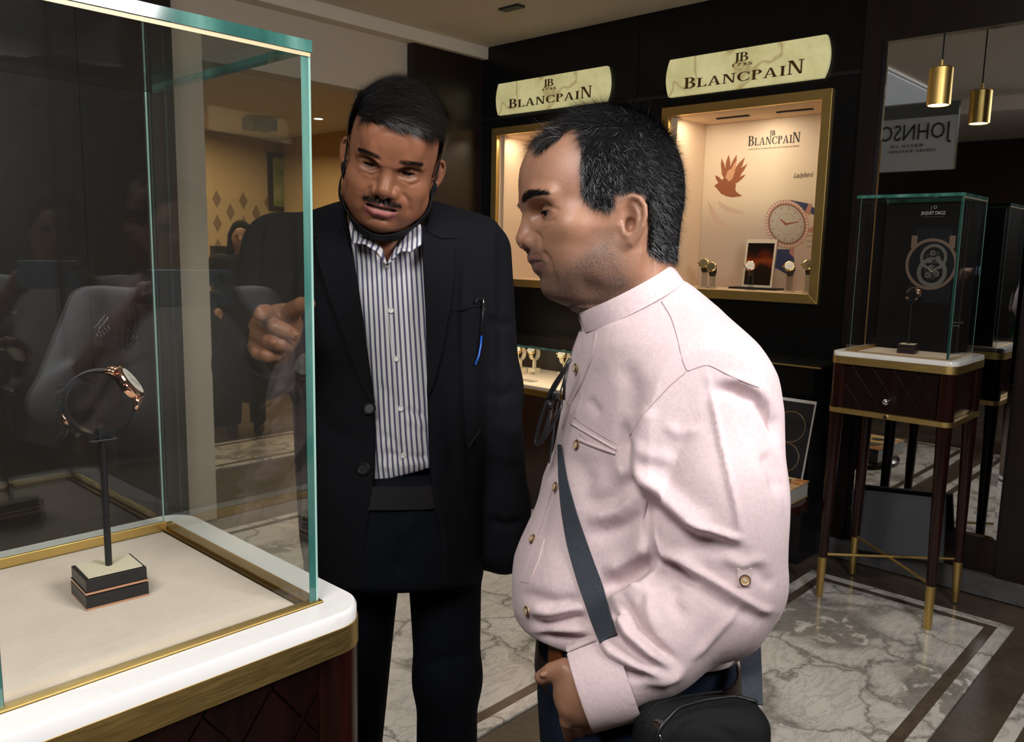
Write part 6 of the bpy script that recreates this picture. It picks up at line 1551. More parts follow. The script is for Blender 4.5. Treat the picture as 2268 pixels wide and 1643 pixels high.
# ------------------------------------------------------------------ striped shirt
def _stripes(nt, b):
    N = NT(nt); a = N.n('ShaderNodeVertexColor'); a.layer_name = 'tone'; s = N.n('ShaderNodeSeparateColor'); N.l(a.outputs[0], s.inputs[0])
    w = N.math('FRACT', N.math('MULTIPLY', s.outputs[0], 61.0)); c = N.ramp(w, [(.0, (.72, .71, .74)), (.52, (.74, .73, .76)), (.60, (.10, .10, .17)), (.92, (.10, .10, .17)), (1.0, (.72, .71, .74))])
    wv = N.noise(1400, 2, .5, N.obj()); N.l(c, b.inputs['Base Color']); N.bump(wv.outputs[0], b, .15, .0005)
M['striped'] = nmat('white_and_navy_striped_cotton', _stripes, rough=.9, spec=.1)
def stripe_tone(P): s_ = (P[:, 0]+.45)*2.0 + (P[:, 1])*.155; return np.stack([np.clip(s_, 0, 1)]*3, 1)
ROWS_S = [(522, 775, 945, 1.462, .085), (545, 745, 985, 1.48, .098), (600, 700, 1030, 1.495, .106), (700, 690, 1040, 1.495, .120), (850, 695, 1040, 1.490, .134), (960, 700, 1040, 1.485, .140), (1040, 705, 1036, 1.485, .137), (1066, 712, 1030, 1.487, .132)]
F = Field(K(690, 1085, 1.66), np.array([-.07, .29, -1.28]), .0034)
F.loft(body_rows(ROWS_S), 0, 2.3)
F.plane(K(860, 1056, 1.40), (.24, -1, 0), .004)
cutpoly(F, [(786, 470), (806, 530), (856, 586), (902, 534), (926, 470)], -1.47, K(770, 600, 1.50), K(940, 480, 1.30), .004)
F.blur(1); Ps, Qs = F.mesh(); Ps = laplace(Ps, Qs, 1, .5); tnS = stripe_tone(Ps)
Ps = folds(Ps, Qs, [([(858, 580), (868, 700), (880, 820), (890, 940), (897, 1060)], -.0022, 4), ([(836, 850), (870, 880), (886, 905)], -.004, 12), ([(890, 905), (920, 915), (945, 922)], -.004, 7), ([(890, 928), (920, 936), (945, 950)], .003, 9), ([(850, 1000), (880, 1010), (900, 1010)], -.005, 8), ([(900, 1010), (930, 1015), (950, 1008)], -.004, 7), ([(835, 1030), (880, 1032), (945, 1022)], .005, 12), ([(835, 960), (870, 975), (890, 1000)], -.004, 10), ([(900, 690), (930, 720), (942, 760)], -.002, 9), ([(830, 740), (850, 800), (845, 860)], .003, 12), ([(840, 1000), (860, 1024), (890, 1040)], -.003, 7)])
sh2 = addmesh('shirt', Ps, Qs, M['striped'], pb, tnS); sfS = Surf(Ps, Qs)
camtube('placket_edge', sfS.path([(849, 585), (860, 700), (871, 820), (881, 940), (889, 1056)], .0004, r=8), .0008, nmat('white_cotton_edge', None, (.70, .69, .70), .9), sh2)
WB = (nmat('pearl_button', None, (.75, .75, .75), .25), M['steel'], M['thread'])
WB = (WB[0], WB[0], M['thread'])
for u, v in ((858, 590), (866, 688), (878, 795), (888, 905), (895, 1008)): shirt_button(sfS, u, v, .0050, sh2, WB, off=.001)
# collar wings
def plate(name, pts, th, mat, parent, tone=True, sub=4):
    bm = bmesh.new(); vs = [bm.verts.new(K(*p)) for p in pts]; bm.faces.new(vs); bmesh.ops.triangulate(bm, faces=bm.faces[:]); bmesh.ops.subdivide_edges(bm, edges=bm.edges[:], cuts=sub, use_grid_fill=True)
    bm.verts.ensure_lookup_table(); V = np.array([tuple(v.co) for v in bm.verts]); bm.verts.index_update(); Fs = [[v.index for v in f.verts] for f in bm.faces]; bm.free()
    L = np.array(worldloc(parent)); me = bpy.data.meshes.new(name); me.from_pydata([tuple(q) for q in toworld(V)-L], [], Fs); o = mkobj(name, me, mat, parent, True)
    if tone: setcolor(me, 'tone', stripe_tone(V*np.array([1, 1, 1])+np.array([.0, 0, 0])))
    md = o.modifiers.new('solid', 'SOLIDIFY'); md.thickness = th; md.offset = 0; return o
plate('collar_wing', [(772, 488, 1.392), (776, 516, 1.372), (780, 538, 1.362), (808, 540, 1.352), (836, 558, 1.345), (856, 587, 1.352), (846, 552, 1.372), (822, 524, 1.385), (796, 500, 1.402)], .003, M['striped'], sh2)
plate('collar_wing', [(928, 486, 1.400), (904, 512, 1.398), (878, 546, 1.378), (857, 587, 1.352), (886, 556, 1.345), (910, 558, 1.350), (922, 548, 1.358), (934, 540, 1.366), (934, 510, 1.384)], .003, M['striped'], sh2)
# ------------------------------------------------------------------ trousers, belt, shoes
F = Field(below(K(760, 1640, 1.5), .02)-np.array([.30, .0, .35]), np.array([.05, -.17, -1.25]), .0065)
F.loft(body_rows([(1035, 700, 1056, 1.475, .140), (1080, 690, 1062, 1.475, .146), (1180, 690, 1066, 1.475, .150), (1270, 690, 1064, 1.475, .145)]), 0)
Lf = [K(785, 1240, 1.475), below(K(745, 1640, 1.475), .50), below(K(735, 1640, 1.475), .06)]
Rf = [K(985, 1240, 1.475), K(991, 1500, 1.475), below(K(991, 1640, 1.475), .06)]
F.cap(Lf[0], Lf[1], .082, .066, .03); F.cap(Lf[1], Lf[2], .066, .062, .03); F.cap(Rf[0], Rf[1], .066, .058, .02); F.cap(Rf[1], Rf[2], .054, .058, .03)
F.blur(1); Pt, Qt = F.mesh(); Pt = folds(Pt, Qt, [([(985, 1290), (990, 1400), (985, 1600)], .004, 10), ([(900, 1180), (885, 1230), (882, 1280)], -.008, 14), ([(930, 1120), (900, 1180), (890, 1240)], .004, 14), ([(940, 1480), (980, 1460), (1040, 1450)], -.004, 10)])
addmesh('trousers', Pt, Qt, M['navytrouser'], pb)
r0, r1 = ringrow(1052, 700, 1056, 1.472, .143, .003), ringrow(1098, 694, 1060, 1.474, .146, .003); c_ = r0.mean(0)
mb = MB(); mb.rings([[Vector(q) for q in toworld(r)] for r in (r0, r0+(r0-c_)*np.array([.02, 0, .02]), r1+(r1-c_)*np.array([.02, 0, .02]), r1)], False, True); mb.build('belt', M['black'], pb, autosmooth=True)
for foot in (Lf[2], Rf[2]):
    w = toworld(foot[None])[0]; fd = np.array(CAMM.to_3x3())[:, 2].copy(); fd[2] = 0; fd /= np.linalg.norm(fd); sdv = Vector((0, 0, 1)).cross(Vector(fd))
    T = Matrix(((-sdv.x, fd[0], 0, w[0]), (-sdv.y, fd[1], 0, w[1]), (0, 0, 1, 0), (0, 0, 0, 1)))
    f2 = Field((-.07, -.12, -.01), (.07, .24, .14), .006); f2.ell((0, .08, .045), (.045, .13, .045), 0); f2.ell((0, -.03, .05), (.04, .06, .05), .03); f2.plane((0, 0, .002), (0, 0, -1), .004)
    p_, q_ = f2.mesh(); addmesh('shoe', np.array([tuple(T @ Vector(q)) for q in p_]), q_, M['black'], pb, cam=False)
# ------------------------------------------------------------------ body under the clothes, face, hair, mask
F = Field(np.array([-.62, -.62, -1.72]), (.10, .28, -1.2), .011)
F.loft([(y, cx, rx*.80, cz-.03, rz*.62) for (y, cx, rx, cz, rz) in body_rows(ROWS_B)[2:]], 0)
F.cap(K(618, 552, 1.505), K(578, 740, 1.46), .048, .045, .03); F.cap(K(562, 806, 1.40), K(604, 775, 1.30), .042, .030, .02)
F.cap(K(1058, 560, 1.515), K(1082, 860, 1.53), .045, .04, .03); F.cap(K(1082, 860, 1.53), K(1110, 1120, 1.50), .04, .03, .03); F.ell(K(1105, 1190, 1.50), (.028, .045, .02), .02)
cP, cQ = F.mesh()
F = Field(K(800, 610, 1.56), K(940, 500, 1.36)+np.array([0, 0, .02]), .004); F.ell(K(862, 560, 1.46), (.062, .05, .07), 0); F.ell(K(860, 566, 1.47), (.05, .03, .060), .03)
nP, nQ = F.mesh()
bP, bQ = joinmesh([(headB, QB), (hP, hQ), (nP, nQ), (cP, cQ)]); tn = np.zeros((len(bP), 3)); tn[:len(headB)] = toB
scm = smooth_attr(mkB.astype(float), QB, 10); tn[:len(headB), 2] = np.maximum(tn[:len(headB), 2], .8*scm)
bodyB = addmesh('body', bP, bQ, M['skin_b'], pb, tn)
eyeparts(HEAD_B, bodyB, RBs, tB, (.10, 1, -.38)); eyelashes(HEAD_B, bodyB, RBs, tB)
bs = brow_strands(PB_, QB, toB[:, 2] > .3, 100, lambda r: r*0+np.array([0, 0, 1.0]), .004, .0003, 5)
r_brow = brow_strands(PB_, QB, (toB[:, 2] > .3) & (zB > .014), 420, lambda r: np.stack([np.sign(r[:, 0])*1.0, -.4+0*r[:, 1], .15+0*r[:, 0]], 1), .008, .00045, 6)
r_mou = brow_strands(PB_, QB, (toB[:, 2] > .25) & (zB < -.030) & (zB > -.054), 1000, lambda r: np.stack([np.sign(r[:, 0])*.6, .1+0*r[:, 1], -1+0*r[:, 0]], 1), .0055, .00042, 7, .25, .15)
ex_ = joinmesh([(r_brow[0], r_brow[1]), (r_mou[0], r_mou[1])])
build_hair('hair', PB_, QB, mkB, lambda p: .005+.007*sstep(.03, .10, p[:, 2]), RBs, tB, M['hair_b'], pb, 30000, flowB, lambda p: (.012+.018*sstep(.06, .11, p[:, 2]))[:, None], .0005, .16, 21, .08, extra=(ex_[0], ex_[1], np.concatenate([r_brow[2], r_mou[2]])*.7))
# black cloth face mask pulled down under the chin, with its ear loops
zl = -.018-(PB_[:, 1]-.02)*1.02
sel = (PB_[:, 2] < zl) & (PB_[:, 2] > zl-.055) & (PB_[:, 1] > .012) & (PB_[:, 2] > -.15)
sel = smooth_attr(sel.astype(float), QB, 4) > .5; kq = np.all(sel[QB], axis=1); q = QB[kq]; us = np.unique(q); mp = np.full(len(PB_), -1); mp[us] = np.arange(len(us))
NB = vnormals(PB_, QB); fm = (PB_[us]+NB[us]*.0035)
fmp = laplace(fm, mp[q], 6, .5) @ RBs.T + tB
mo = addmesh('face_mask', fmp, mp[q], M['blackmatte'], pb); md = mo.modifiers.new('solid', 'SOLIDIFY'); md.thickness = .002; md.offset = 1
for sg in (1, -1):
    for a in ([(.0765, .038, -.035), (.080, .028, -.006), (.0815, .014, .016), (.084, -.002, .018)], [(.0755, .030, -.048), (.080, .012, -.040), (.084, -.006, -.028)]):
        camtube('ear_loop', np.array([(sg*x, y, z) for x, y, z in a]) @ RBs.T + tB, .0016, M['blackmatte'], mo, 6)
# ------------------------------------------------------------------ folded glasses in his breast pocket
p0, n0 = sfJ.at(1056, 690, 9)
eg = thing('eyeglasses', tuple(toworld(p0[None])[0]), 'dark folded eyeglasses with a blue temple tip in the suit breast pocket', 'eyeglasses')
camtube('frame', [sfJ.at(u, v, 9)[0]+sfJ.at(u, v, 9)[1]*.005 for u, v in ((1048, 672), (1052, 664), (1060, 661), (1065, 665), (1065, 682))], .0016, M['black'], eg, 8)
camtube('lens_rim', [sfJ.at(u, v, 9)[0]+sfJ.at(u, v, 9)[1]*.0065 for u, v in ((1064, 660), (1065, 672), (1066, 688))], .0009, M['steel'], eg, 8)
camtube('temple', [sfJ.at(u, v, 9)[0]+sfJ.at(u, v, 9)[1]*.005 for u, v in ((1065, 664), (1064, 700), (1061, 744))], .0013, M['black'], eg, 8)
camtube('temple_tip', [sfJ.at(u, v, 9)[0]+sfJ.at(u, v, 9)[1]*.005 for u, v in ((1061, 744), (1059, 766), (1055, 788), (1048, 808))], .0019, nmat('bright_blue_plastic', None, (.01, .10, .50), .35), eg, 8)
# ================================================================== shoulder bag with its strap
bgp = K(1545, 1640, .90)
bag = thing('shoulder_bag', tuple(toworld(bgp[None])[0]), 'black nylon shoulder bag on a grey strap across the pink shirt', 'bag')
c0 = K(1548, 1700, .875)
F = Field(c0-np.array([.115, .13, .07]), c0+np.array([.115, .125, .07]), .0028)
tl = rot3(0, 0, -.03)
F.box(c0+np.array([0, -.01, 0]), (.0705, .082, .036), .026, 0, rot=tl); F.blur(1)
F.box(c0+np.array([.0, -.045, .030]), (.058, .042, .020), .014, .008, rot=tl)
Pg, Qg = F.mesh(); Pg = laplace(Pg, Qg, 1, .5)
Pg = folds(Pg, Qg, [([(1462, 1643), (1475, 1600), (1520, 1565), (1640, 1548), (1680, 1570)], -.003, 7), ([(1480, 1643), (1500, 1600), (1560, 1575), (1660, 1570)], .0025, 9), ([(1560, 1600), (1600, 1620), (1640, 1640)], -.002, 14)])
addmesh('bag_body', Pg, Qg, M['bagcloth'], bag); sfG = Surf(Pg, Qg)
camtube('piping', sfG.path([(1452, 1643), (1462, 1608), (1500, 1568), (1560, 1552), (1630, 1543), (1676, 1556)], .001, r=9), .0022, M['black'], bag, 8)
camtube('zipper', sfG.path([(1424, 1600), (1450, 1560), (1520, 1542), (1600, 1532)], .0005, r=9), .0015, M['blackmatte'], bag, 6)
zp = K(1458, 1606, .845); MB().box(Vector(toworld(zp[None])[0])-Vector((.004, .004, .006)), Vector(toworld(zp[None])[0])+Vector((.004, .004, .006)), bev=.0015).build('zip_slider', M['steel'], bag)
camtube('zip_pull', [zp+np.array([-.001, -.004, .003]), zp+np.array([.001, -.012, .005]), zp+np.array([.003, -.024, .004])], .0018, M['steel'], bag, 8)
sb = MB(); q = toworld(np.array([K(1693, 1600, .868), K(1694, 1640, .868)])); sb.tube([Vector(a) for a in q], .005, 8); sb.build('side_buckle', M['black'], bag, True)
A_ = sfA.path([(1239, 985), (1240, 1060), (1246, 1130), (1258, 1210), (1280, 1290), (1306, 1362), (1332, 1425)], .0028, r=9); B_ = sfA.path([(1246, 985), (1258, 1060), (1277, 1130), (1301, 1200), (1330, 1280), (1349, 1340), (1366, 1392)], .0028, r=9)
A_ = resample(A_, 60); B_ = resample(B_, 60)
for arr in (A_, B_):
    for _ in range(8): arr[1:-1] = .25*arr[:-2]+.5*arr[1:-1]+.25*arr[2:]
A2 = resample(np.concatenate([A_, [K(1400, 1520, .955), K(1440, 1570, .90)]]), 80); B2 = resample(np.concatenate([B_, [K(1430, 1500, .95), K(1478, 1560, .895)]]), 80)
strip('strap', A2, B2, .0016, M['webbing'], bag)
strip('strap', resample([K(1600, 1180, 1.09), K(1618, 1300, 1.06), K(1634, 1410, .99), K(1641, 1500, .915), K(1645, 1556, .885)], 30), resample([K(1650, 1180, 1.09), K(1668, 1300, 1.06), K(1684, 1400, .99), K(1688, 1500, .915), K(1690, 1560, .885)], 30), .0016, M['webbing'], bag)
# far-shoulder run of the strap, following the shirt round the chest
_rw = np.array(ROWS_A, float)
def chestpt(v, t, out=.006, m=2.4):
    q = [np.interp(v, _rw[:, 0], _rw[:, i]) for i in range(1, 5)]; y, cx, rx, cz, rz = rowpx(v, *q)
    return np.array([cx-(rx+out)*(1-abs(t)**m)**(1/m), y, cz-t*(rz+out)])
_run = [(1000, -.22), (950, -.02), (890, .22), (830, .42), (775, .58), (725, .68), (680, .76), (640, .82)]
strip('strap', resample([chestpt(v+18, t-.03) for v, t in _run], 40), resample([chestpt(v-18, t+.06) for v, t in _run], 40), .0016, M['webbing'], bag)
mb = MB(); q = toworld(np.array([K(1440, 1565, .885), K(1478, 1556, .88)])); mb.tube([Vector(a) for a in q], .006, 8); mb.build('strap_fitting', M['black'], bag, True)
# ================================================================== eyeglasses hanging from the placket
gl = thing('eyeglasses', tuple(toworld(K(1225, 900, 1.0)[None])[0]), 'black framed eyeglasses hanging from the placket of the pink shirt', 'eyeglasses')
gd = 1.015
def gp(l): return [K(*q) for q in l]
def smoothpts(p, n=40, closed=False):
    p = resample(np.array(p+[p[0]] if closed else p), n+(1 if closed else 0)); p = p[:-1] if closed else p
    for _ in range(3): p = .25*np.roll(p, 1, 0)+.5*p+.25*np.roll(p, -1, 0) if closed else np.concatenate([p[:1], .25*p[:-2]+.5*p[1:-1]+.25*p[2:], p[-1:]])
    return p
rim1 = smoothpts(gp([(1213, 884, gd), (1202, 915, gd), (1190, 955, gd), (1184, 984, gd), (1192, 984, gd-.006), (1206, 962, gd-.010), (1217, 930, gd-.010), (1222, 900, gd-.004)]), 44, True)
rim2 = smoothpts(gp([(1226, 880, gd-.010), (1220, 905, gd-.012), (1207, 950, gd-.012), (1193, 985, gd-.008), (1203, 975, gd-.022), (1222, 945, gd-.026), (1242, 905, gd-.030), (1246, 890, gd-.026)]), 44, True)
for r_, w_ in ((rim1, .0024), (rim2, .0018)): camtube('lens_rim', r_, w_, M['black'], gl, 8, True)
for r_ in (rim1, rim2):
    W = toworld(r_); mb = MB(); mb.add([Vector(a) for a in W], [tuple(range(len(W)))]); mb.build('lens', M['pane_far'], gl)
camtube('temple', gp([(1263, 795, gd-.02), (1246, 826, gd-.012), (1230, 852, gd-.004), (1214, 882, gd)]), [.0024, .0030, .0036, .0034], M['black'], gl, 10)
camtube('temple', gp([(1258, 806, gd-.03), (1250, 850, gd-.034), (1249, 885, gd-.03)]), .0018, M['black'], gl, 8)
camtube('bridge', gp([(1222, 884, gd-.002), (1229, 880, gd-.006), (1232, 882, gd-.010)]), .0022, M['black'], gl, 8)
for u, v in ((1229, 872), (1218, 897)):
    w = toworld(K(u, v, gd-.014)[None])[0]; MB().ball(w, (.0038, .0034, .0045), 12).build('nose_pad', M['black'], gl, True)
# ================================================================== people further off: one builder, plain figures
def figure(loc, heading, height, label, pose, clothes, group=None, hair_long=False, res=.0105):
    """loc: floor point, heading: world angle the figure faces. pose: dict of elbow and wrist offsets (figure frame: x right, y forward, z up)"""
    s = height/1.72; t = thing('person', (loc[0], loc[1], 0), label, 'person', group)
    ch, sh = math.cos(heading), math.sin(heading)
    Rf = np.array([[sh, ch, 0], [-ch, sh, 0], [0, 0, 1]]).astype(float)   # columns: right, forward, up
    def put(name, F, mat, tone=None):
        P, Q = F.mesh(); P = laplace(P, Q, 2, .5)*s; return addmesh(name, P @ Rf.T+np.array([loc[0], loc[1], 0]), Q, mat, t, tone, cam=False)
    SHx, SHz = .185, 1.40
    arms = {}
    for sg, nm in ((-1, 'l'), (1, 'r')): arms[nm] = (np.array([sg*SHx, 0, SHz]), np.array(pose[nm][0]), np.array(pose[nm][1]))
    hp = .007
    F = Field((-.45, -.25, -.0), (.45, .62, 1.80), .0125)
    F.ell((0, .0, 1.595), (.074, .095, .108), 0); F.ell((0, .030, 1.545), (.055, .066, .070), .03); F.cap((0, -.005, 1.53), (0, -.02, 1.36), .054, .062, .03)
    F.cap((0, .10, 1.585), (0, .108, 1.560), .008, .013, .012); F.ell((0, .085, 1.518), (.022, .018, .012), .012)
    for sg in (1, -1): F.ell((sg*.032, .105, 1.598), (.016, .012, .010), .012, 's'); F.ell((sg*.076, -.005, 1.575), (.010, .018, .030), .008)
    F.ell((0, 0, 1.15), (.14, .085, .27), .03); F.ell((0, 0, .90), (.14, .09, .12), .05)
    for sg in (1, -1): F.cap((sg*.085, 0, .88), (sg*.095, .0, .48), .07, .05, .03); F.cap((sg*.095, 0, .48), (sg*.10, -.01, .07), .048, .035, .02); F.ell((sg*.10, .05, .035), (.035, .11, .035), .02)
    for nm in ('l', 'r'):
        a, b, c_ = arms[nm]; F.cap(a, b, .045, .038, .03); F.cap(b, c_, .036, .026, .02); d = (c_-b)/np.linalg.norm(c_-b); cr = np.cross(d, (0, 0, 1)) if abs(d[2]) < .9 else np.array([0, 1.0, 0]); cr = cr/np.linalg.norm(cr)
        F.ell(c_+d*.04, (.032, .032, .036), .015)
        for k in range(4): o_ = cr*(k-1.5)*.017; F.chain([c_+d*.06+o_, c_+d*.095+o_, c_+d*.115+o_-np.cross(cr, d)*.015], [.0095, .0095, .009], .004)
        F.chain([c_+d*.03+cr*.03, c_+d*.065+cr*.045], [.012, .010], .008)
    body = put('body', F, M['skin_plain'])
    for sg in (1, -1):
        e = MB(); e.ball((0, 0, 0), .011*s, 12); w = Rf @ (np.array([sg*.032, .092, 1.598])*s)+np.array([loc[0], loc[1], 0]); e2 = MB(); e2.ball(tuple(w), .012*s, 12); e2.build('eye', M['iris'], body, True)
    F = Field((-.16, -.2, .95), (.16, .16, 1.80), .0105)
    F.ell((0, -.016, 1.625), (.085, .098, .098), 0); F.ell((0, .12, 1.56), (.072, .09, .105), .01, 's')
    if hair_long:
        F.cap((.066, -.02, 1.60), (.10, .0, 1.22), .035, .045, .03); F.cap((-.066, -.02, 1.60), (-.10, .0, 1.22), .035, .045, .03); F.cap((0, -.07, 1.58), (0, -.09, 1.15), .07, .08, .03)
    else: F.plane((0, -.02, 1.555), (0, .45, -1), .01)
    put('hair', F, M['scalp'])
    F = Field((-.50, -.30, .30), (.50, .60, 1.56), .0125)
    F.loft([], 0) if False else None
    F.ell((0, -.005, 1.18), (.175, .118, .285), 0); F.cap((-.15, -.005, 1.39), (.15, -.005, 1.39), .062, .062, .05); F.ell((0, -.005, .98), (.165, .118, .15), .06)
    if clothes.get('long'): F.cap((0, 0, 1.0), (0, 0, .48), .165, .24, .05)
    for nm in ('l', 'r'):
        a, b, c_ = arms[nm]; end = b+(c_-b)*clothes.get('sleeve', .35); F.cap(a, b, .062, .054, .04); F.cap(b, end, .053, .046, .02)
    F.plane((0, 0, 1.455), (0, -.25, 1), .01)
    if clothes.get('hem'): F.plane((0, 0, clothes['hem']), (0, 0, -1), .01)
    put('shirt' if not clothes.get('long') else 'tunic', F, clothes['top'])
    F = Field((-.3, -.25, .02), (.3, .25, 1.06), .0125)
    F.ell((0, 0, .94), (.150, .105, .12), 0)
    for sg in (1, -1): F.cap((sg*.085, 0, .88), (sg*.095, 0, .10), .088, .062, .04)
    F.plane((0, 0, .08), (0, 0, -1), .01)
    put('trousers', F, clothes['legs'])
    for sg in (1, -1):
        F = Field((sg*.10-.08, -.12, -.02), (sg*.10+.08, .2, .14), .008); F.ell((sg*.10, .055, .04), (.045, .125, .042), 0); F.ell((sg*.10, -.02, .055), (.042, .06, .05), .02); F.plane((0, 0, .002), (0, 0, -1), .004); put('shoe', F, M['black'])
    return t, Rf, s, arms
M['blackcloth'] = nmat('black_cloth', None, (.008, .008, .009), .9, 0, .15); M['greycloth'] = fabric('pale_grey_cotton', (.70, .71, .75), .95, 600, .08, .2)
figure((3.42, 6.2), -2.1, 1.74, 'woman with long dark hair in a long black tunic standing in the inner room', {'l': ((-.33, -.02, 1.16), (-.20, .12, 1.02)), 'r': ((.33, -.02, 1.16), (.20, .12, 1.02))}, dict(top=M['blackcloth'], legs=M['blackcloth'], long=True, sleeve=.9, hem=.44), hair_long=True)
# the photographer beside the camera, whose reflection hangs in the back pane of the near showcase
ph = figure((.93, -.30), 1.95, 1.70, 'person in a pale grey shirt holding a phone up, reflected in the large showcase', {'l': ((-.27, .16, 1.20), (-.10, .30, 1.42)), 'r': ((.27, .16, 1.20), (.10, .30, 1.42))}, dict(top=M['greycloth'], legs=M['blackcloth'], sleeve=.25, hem=.90))
t_, Rf_, s_, arms_ = ph
bc = arms_['l'][1]+(arms_['l'][2]-arms_['l'][1])*.72; dd_ = (arms_['l'][2]-arms_['l'][1]); dd_ = dd_/np.linalg.norm(dd_)
for k in range(4):
    a = np.cross(dd_, (0, 0, 1)); a /= np.linalg.norm(a); b_ = np.cross(a, dd_); c_ = bc+dd_*(k*.009)
    ring = [tuple(Rf_ @ ((c_+a*.036*math.cos(q)+b_*.036*math.sin(q))*s_)+np.array([.93, -.30, 0])) for q in np.linspace(0, 2*PI, 24, endpoint=False)]
    mb = MB(); mb.tube(ring, .0022, 6, True); mb.build('bracelet', M['steel'], t_, True)
pc_ = Rf_ @ (np.array([0, .43, 1.47])*s_)+np.array([.93, -.30, 0])
phn = thing('phone', tuple(pc_), 'phone with a pale blue case held up by the person in the grey shirt', 'phone')
TP = Matrix.Translation(tuple(pc_)) @ Matrix.Rotation(1.95-PI/2, 4, 'Z')
MB().box((-.075, -.004, -.037), (.075, .004, .037), TP, bev=.003).build('phone_body', nmat('pale_blue_case', None, (.25, .42, .60), .4), phn)
MB().cyl(TP @ Vector((.055, .0042, .02)), TP @ Vector((.055, .0055, .02)), .007).build('camera_lens', M['black'], phn)
# ================================================================== inner room furnishings and things that the mirror shows
ip = thing('framed_picture', (3.9, 7.98, 1.8), 'framed picture on the ochre wall of the inner room', 'picture')
def onY(u, v, y):
    d = (_f + _r*((u-1134)/FPX) - _u*((v-821.5)/FPX)); k = y/d.y; return Vector((0, 0, CAMH)) + d*k
pq = onY(632, 405, 7.97)
MB().box((pq.x-.20, 7.955, pq.z-.30), (pq.x+.20, 7.995, pq.z+.30), bev=.006).build('frame', M['darkwood'], ip)
MB().box((pq.x-.155, 7.950, pq.z-.255), (pq.x+.155, 7.9545, pq.z+.255)).build('picture', nmat('pale_green_print', lambda nt, b: (lambda N: N.l(N.ramp(N.noise(7, 3, .6, N.obj()).outputs[0], [(.35, (.30, .26, .14)), (.55, (.16, .20, .05)), (.7, (.06, .08, .03))]), b.inputs['Base Color']))(NT(nt))), ip)
# pale diamond wallpaper panel
wp = thing('wall_panel', (2.9, 7.99, .9), 'cream wall panel with a pattern of dark diamonds in the inner room', 'panel')
a, b_ = onY(466, 600, 7.985), onY(600, 444, 7.985)
MB().box((a.x-.3, 7.985, 0.05), (b_.x+1.2, 7.9995, b_.z)).build('panel_face', nmat('cream_wallpaper', None, (.36, .26, .14), .9), wp)
for i in range(14):
    for j in range(6):
        cx_, cz_ = a.x-.2+i*.145, b_.z-.02-j*.24-(0 if i % 2 == 0 else .12)
        if cz_ < .1: continue
        MB().prism([(cx_-.045, cz_), (cx_, cz_-.085), (cx_+.045, cz_), (cx_, cz_+.085)], 'y', 7.979, 7.9848).build('diamond', nmat('brown_diamond', None, (.16, .10, .05), .8) if i+j == 0 else bpy.data.materials['brown_diamond'], wp)
# two slim black loudspeaker-like columns on a low console, seen past the suited arm
cs = thing('console', (2.75, 6.6, 0), 'dark console against the left of the inner room seen through the showcase', 'console')
cq = onY(487, 650, 6.6)
MB().box((cq.x-.32, 6.55, 0), (cq.x+.10, 6.95, cq.z), bev=.006).build('console_body', M['darkwood'], cs)
MB().box((cq.x-.34, 6.53, cq.z+.0005), (cq.x+.12, 6.97, cq.z+.03), bev=.004).build('console_top', M['brass_dark'], cs)
for k, u in enumerate((477, 494)):
    q = onY(u, 600, 6.62)
    st_ = thing('black_column', (q.x, 6.62, cq.z+.03), ('slim black column on the console, left one of two', 'slim black column on the console, right one of two')[k], 'ornament', 'black columns on the console')
    MB().box((q.x-.03, 6.59, cq.z+.031), (q.x+.03, 6.65, cq.z+.40), bev=.006).build('column', M['black'], st_)
    MB().box((q.x-.036, 6.584, cq.z+.30), (q.x+.036, 6.656, cq.z+.315)).build('band', M['brass'], st_)
# air unit hanging from the inner ceiling
ac = thing('air_conditioner', (4.2, 6.8, 2.5), 'small black ceiling unit in the inner room', 'air conditioner')
aq = onY(575, 276, 6.8)
MB().box((aq.x-.12, 6.7, aq.z-.05), (aq.x+.12, 6.9, aq.z+.05), bev=.01).build('unit_body', M['black'], ac)
MB().cyl((aq.x, 6.8, aq.z+.05), (aq.x, 6.8, 2.66), .012).build('hanger', M['black'], ac)
downlight(4.3, 6.4, 8, 'recessed round downlight in the inner room ceiling', 2.66)
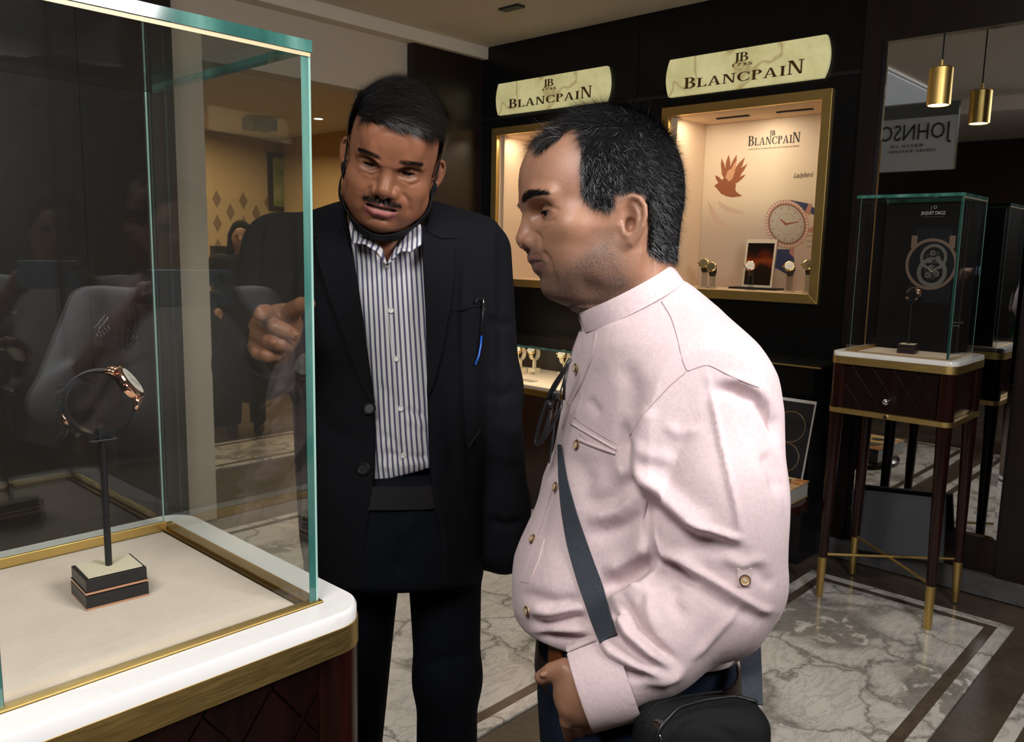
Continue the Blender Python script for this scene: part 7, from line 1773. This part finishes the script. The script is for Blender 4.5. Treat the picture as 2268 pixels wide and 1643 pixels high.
# hanging glass sign across the shop, read backwards in the mirror
sg_ = thing('hanging_sign', (.25, 1.9, 2.1), 'frosted glass hanging sign seen reversed in the wall mirror', 'sign')
def virt(u, v, xr):
    """real point at x=xr whose mirror image appears at this pixel"""
    xm = XW-.02; d = (_f + _r*((u-1134)/FPX) - _u*((v-821.5)/FPX)); k = (2*xm-xr)/d.x; q = Vector((0, 0, CAMH)) + d*k; return Vector((xr, q.y, q.z))
xs_ = .25
ql, qr, qb = virt(1955, 232, xs_), virt(2126, 226, xs_), virt(1948, 382, xs_)
ya_, yb_ = qr.y, ql.y+.25; zt_, zb_ = (ql.z+qr.z)/2, qb.z
MB().box((xs_-.015, ya_, zb_), (xs_, yb_, zt_)).build('frosted_panel', nmat('frosted_glass', None, (.42, .43, .42), .6, 0, .4, Emission_Color=(.45, .46, .45, 1), Emission_Strength=.055), sg_)  # faint glow put into the panel's own material
MB().box((xs_-.017, ya_-.012, zb_), (xs_+.002, ya_-.0005, zt_)).build('edge_strip', M['steel'], sg_)
tq = virt(1990, 312, xs_)
sans_text('sign_lettering', 'JOHNSON', Vector((xs_+.0005, virt(2104, 310, xs_).y, tq.z)), Vector((0, 1, 0)), DN, .145, .004, M['ink'], sg_, align='LEFT', width=.74)
sans_text('sign_lettering', 'WATCH CO', Vector((xs_+.0005, virt(2045, 325, xs_).y, tq.z-.065)), Vector((0, 1, 0)), DN, .028, .004, M['ink'], sg_, align='LEFT', space=1.5)
sans_text('sign_lettering', 'LUXURY WATCHES', Vector((xs_+.0005, virt(2072, 336, xs_).y, tq.z-.11)), Vector((0, 1, 0)), DN, .025, .004, M['ink'], sg_, align='LEFT', space=1.4)
for y in (ya_+.05, yb_-.05): MB().cyl((xs_-.008, y, zt_), (xs_-.008, y, ZC-.001), .006, seg=8).build('hanger', M['steel'], sg_)

zb1 = virt(2040, 226, xs_).z+.004; zb2 = virt(2040, 182, xs_).z
struct(MB().box((xs_-.14, 1.35, zb1), (xs_+.0, YW-.11, min(zb2, ZC-.12))).build('trim_6', M['ceil']))
cl = thing('ceiling_glow_patch', (1.2, 2.0, ZC-.02), 'added glowing patch for bright ceiling at the top of the wall mirror', 'light')  # added panel; its glow stands in for lit ceiling in the mirror
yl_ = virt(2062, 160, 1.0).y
MB().box((.45, yl_, ZC-.02), (2.0, yl_+1.2, ZC-.001)).build('patch_border', M['whitestone'], cl)
MB().box((.48, yl_+.03, ZC-.026), (1.97, yl_+1.17, ZC-.0205)).build('glow_face', nmat('ceiling_patch_glow', None, (.6, .62, .64), .7, Emission_Color=(.75, .80, .85, 1), Emission_Strength=.20), cl)
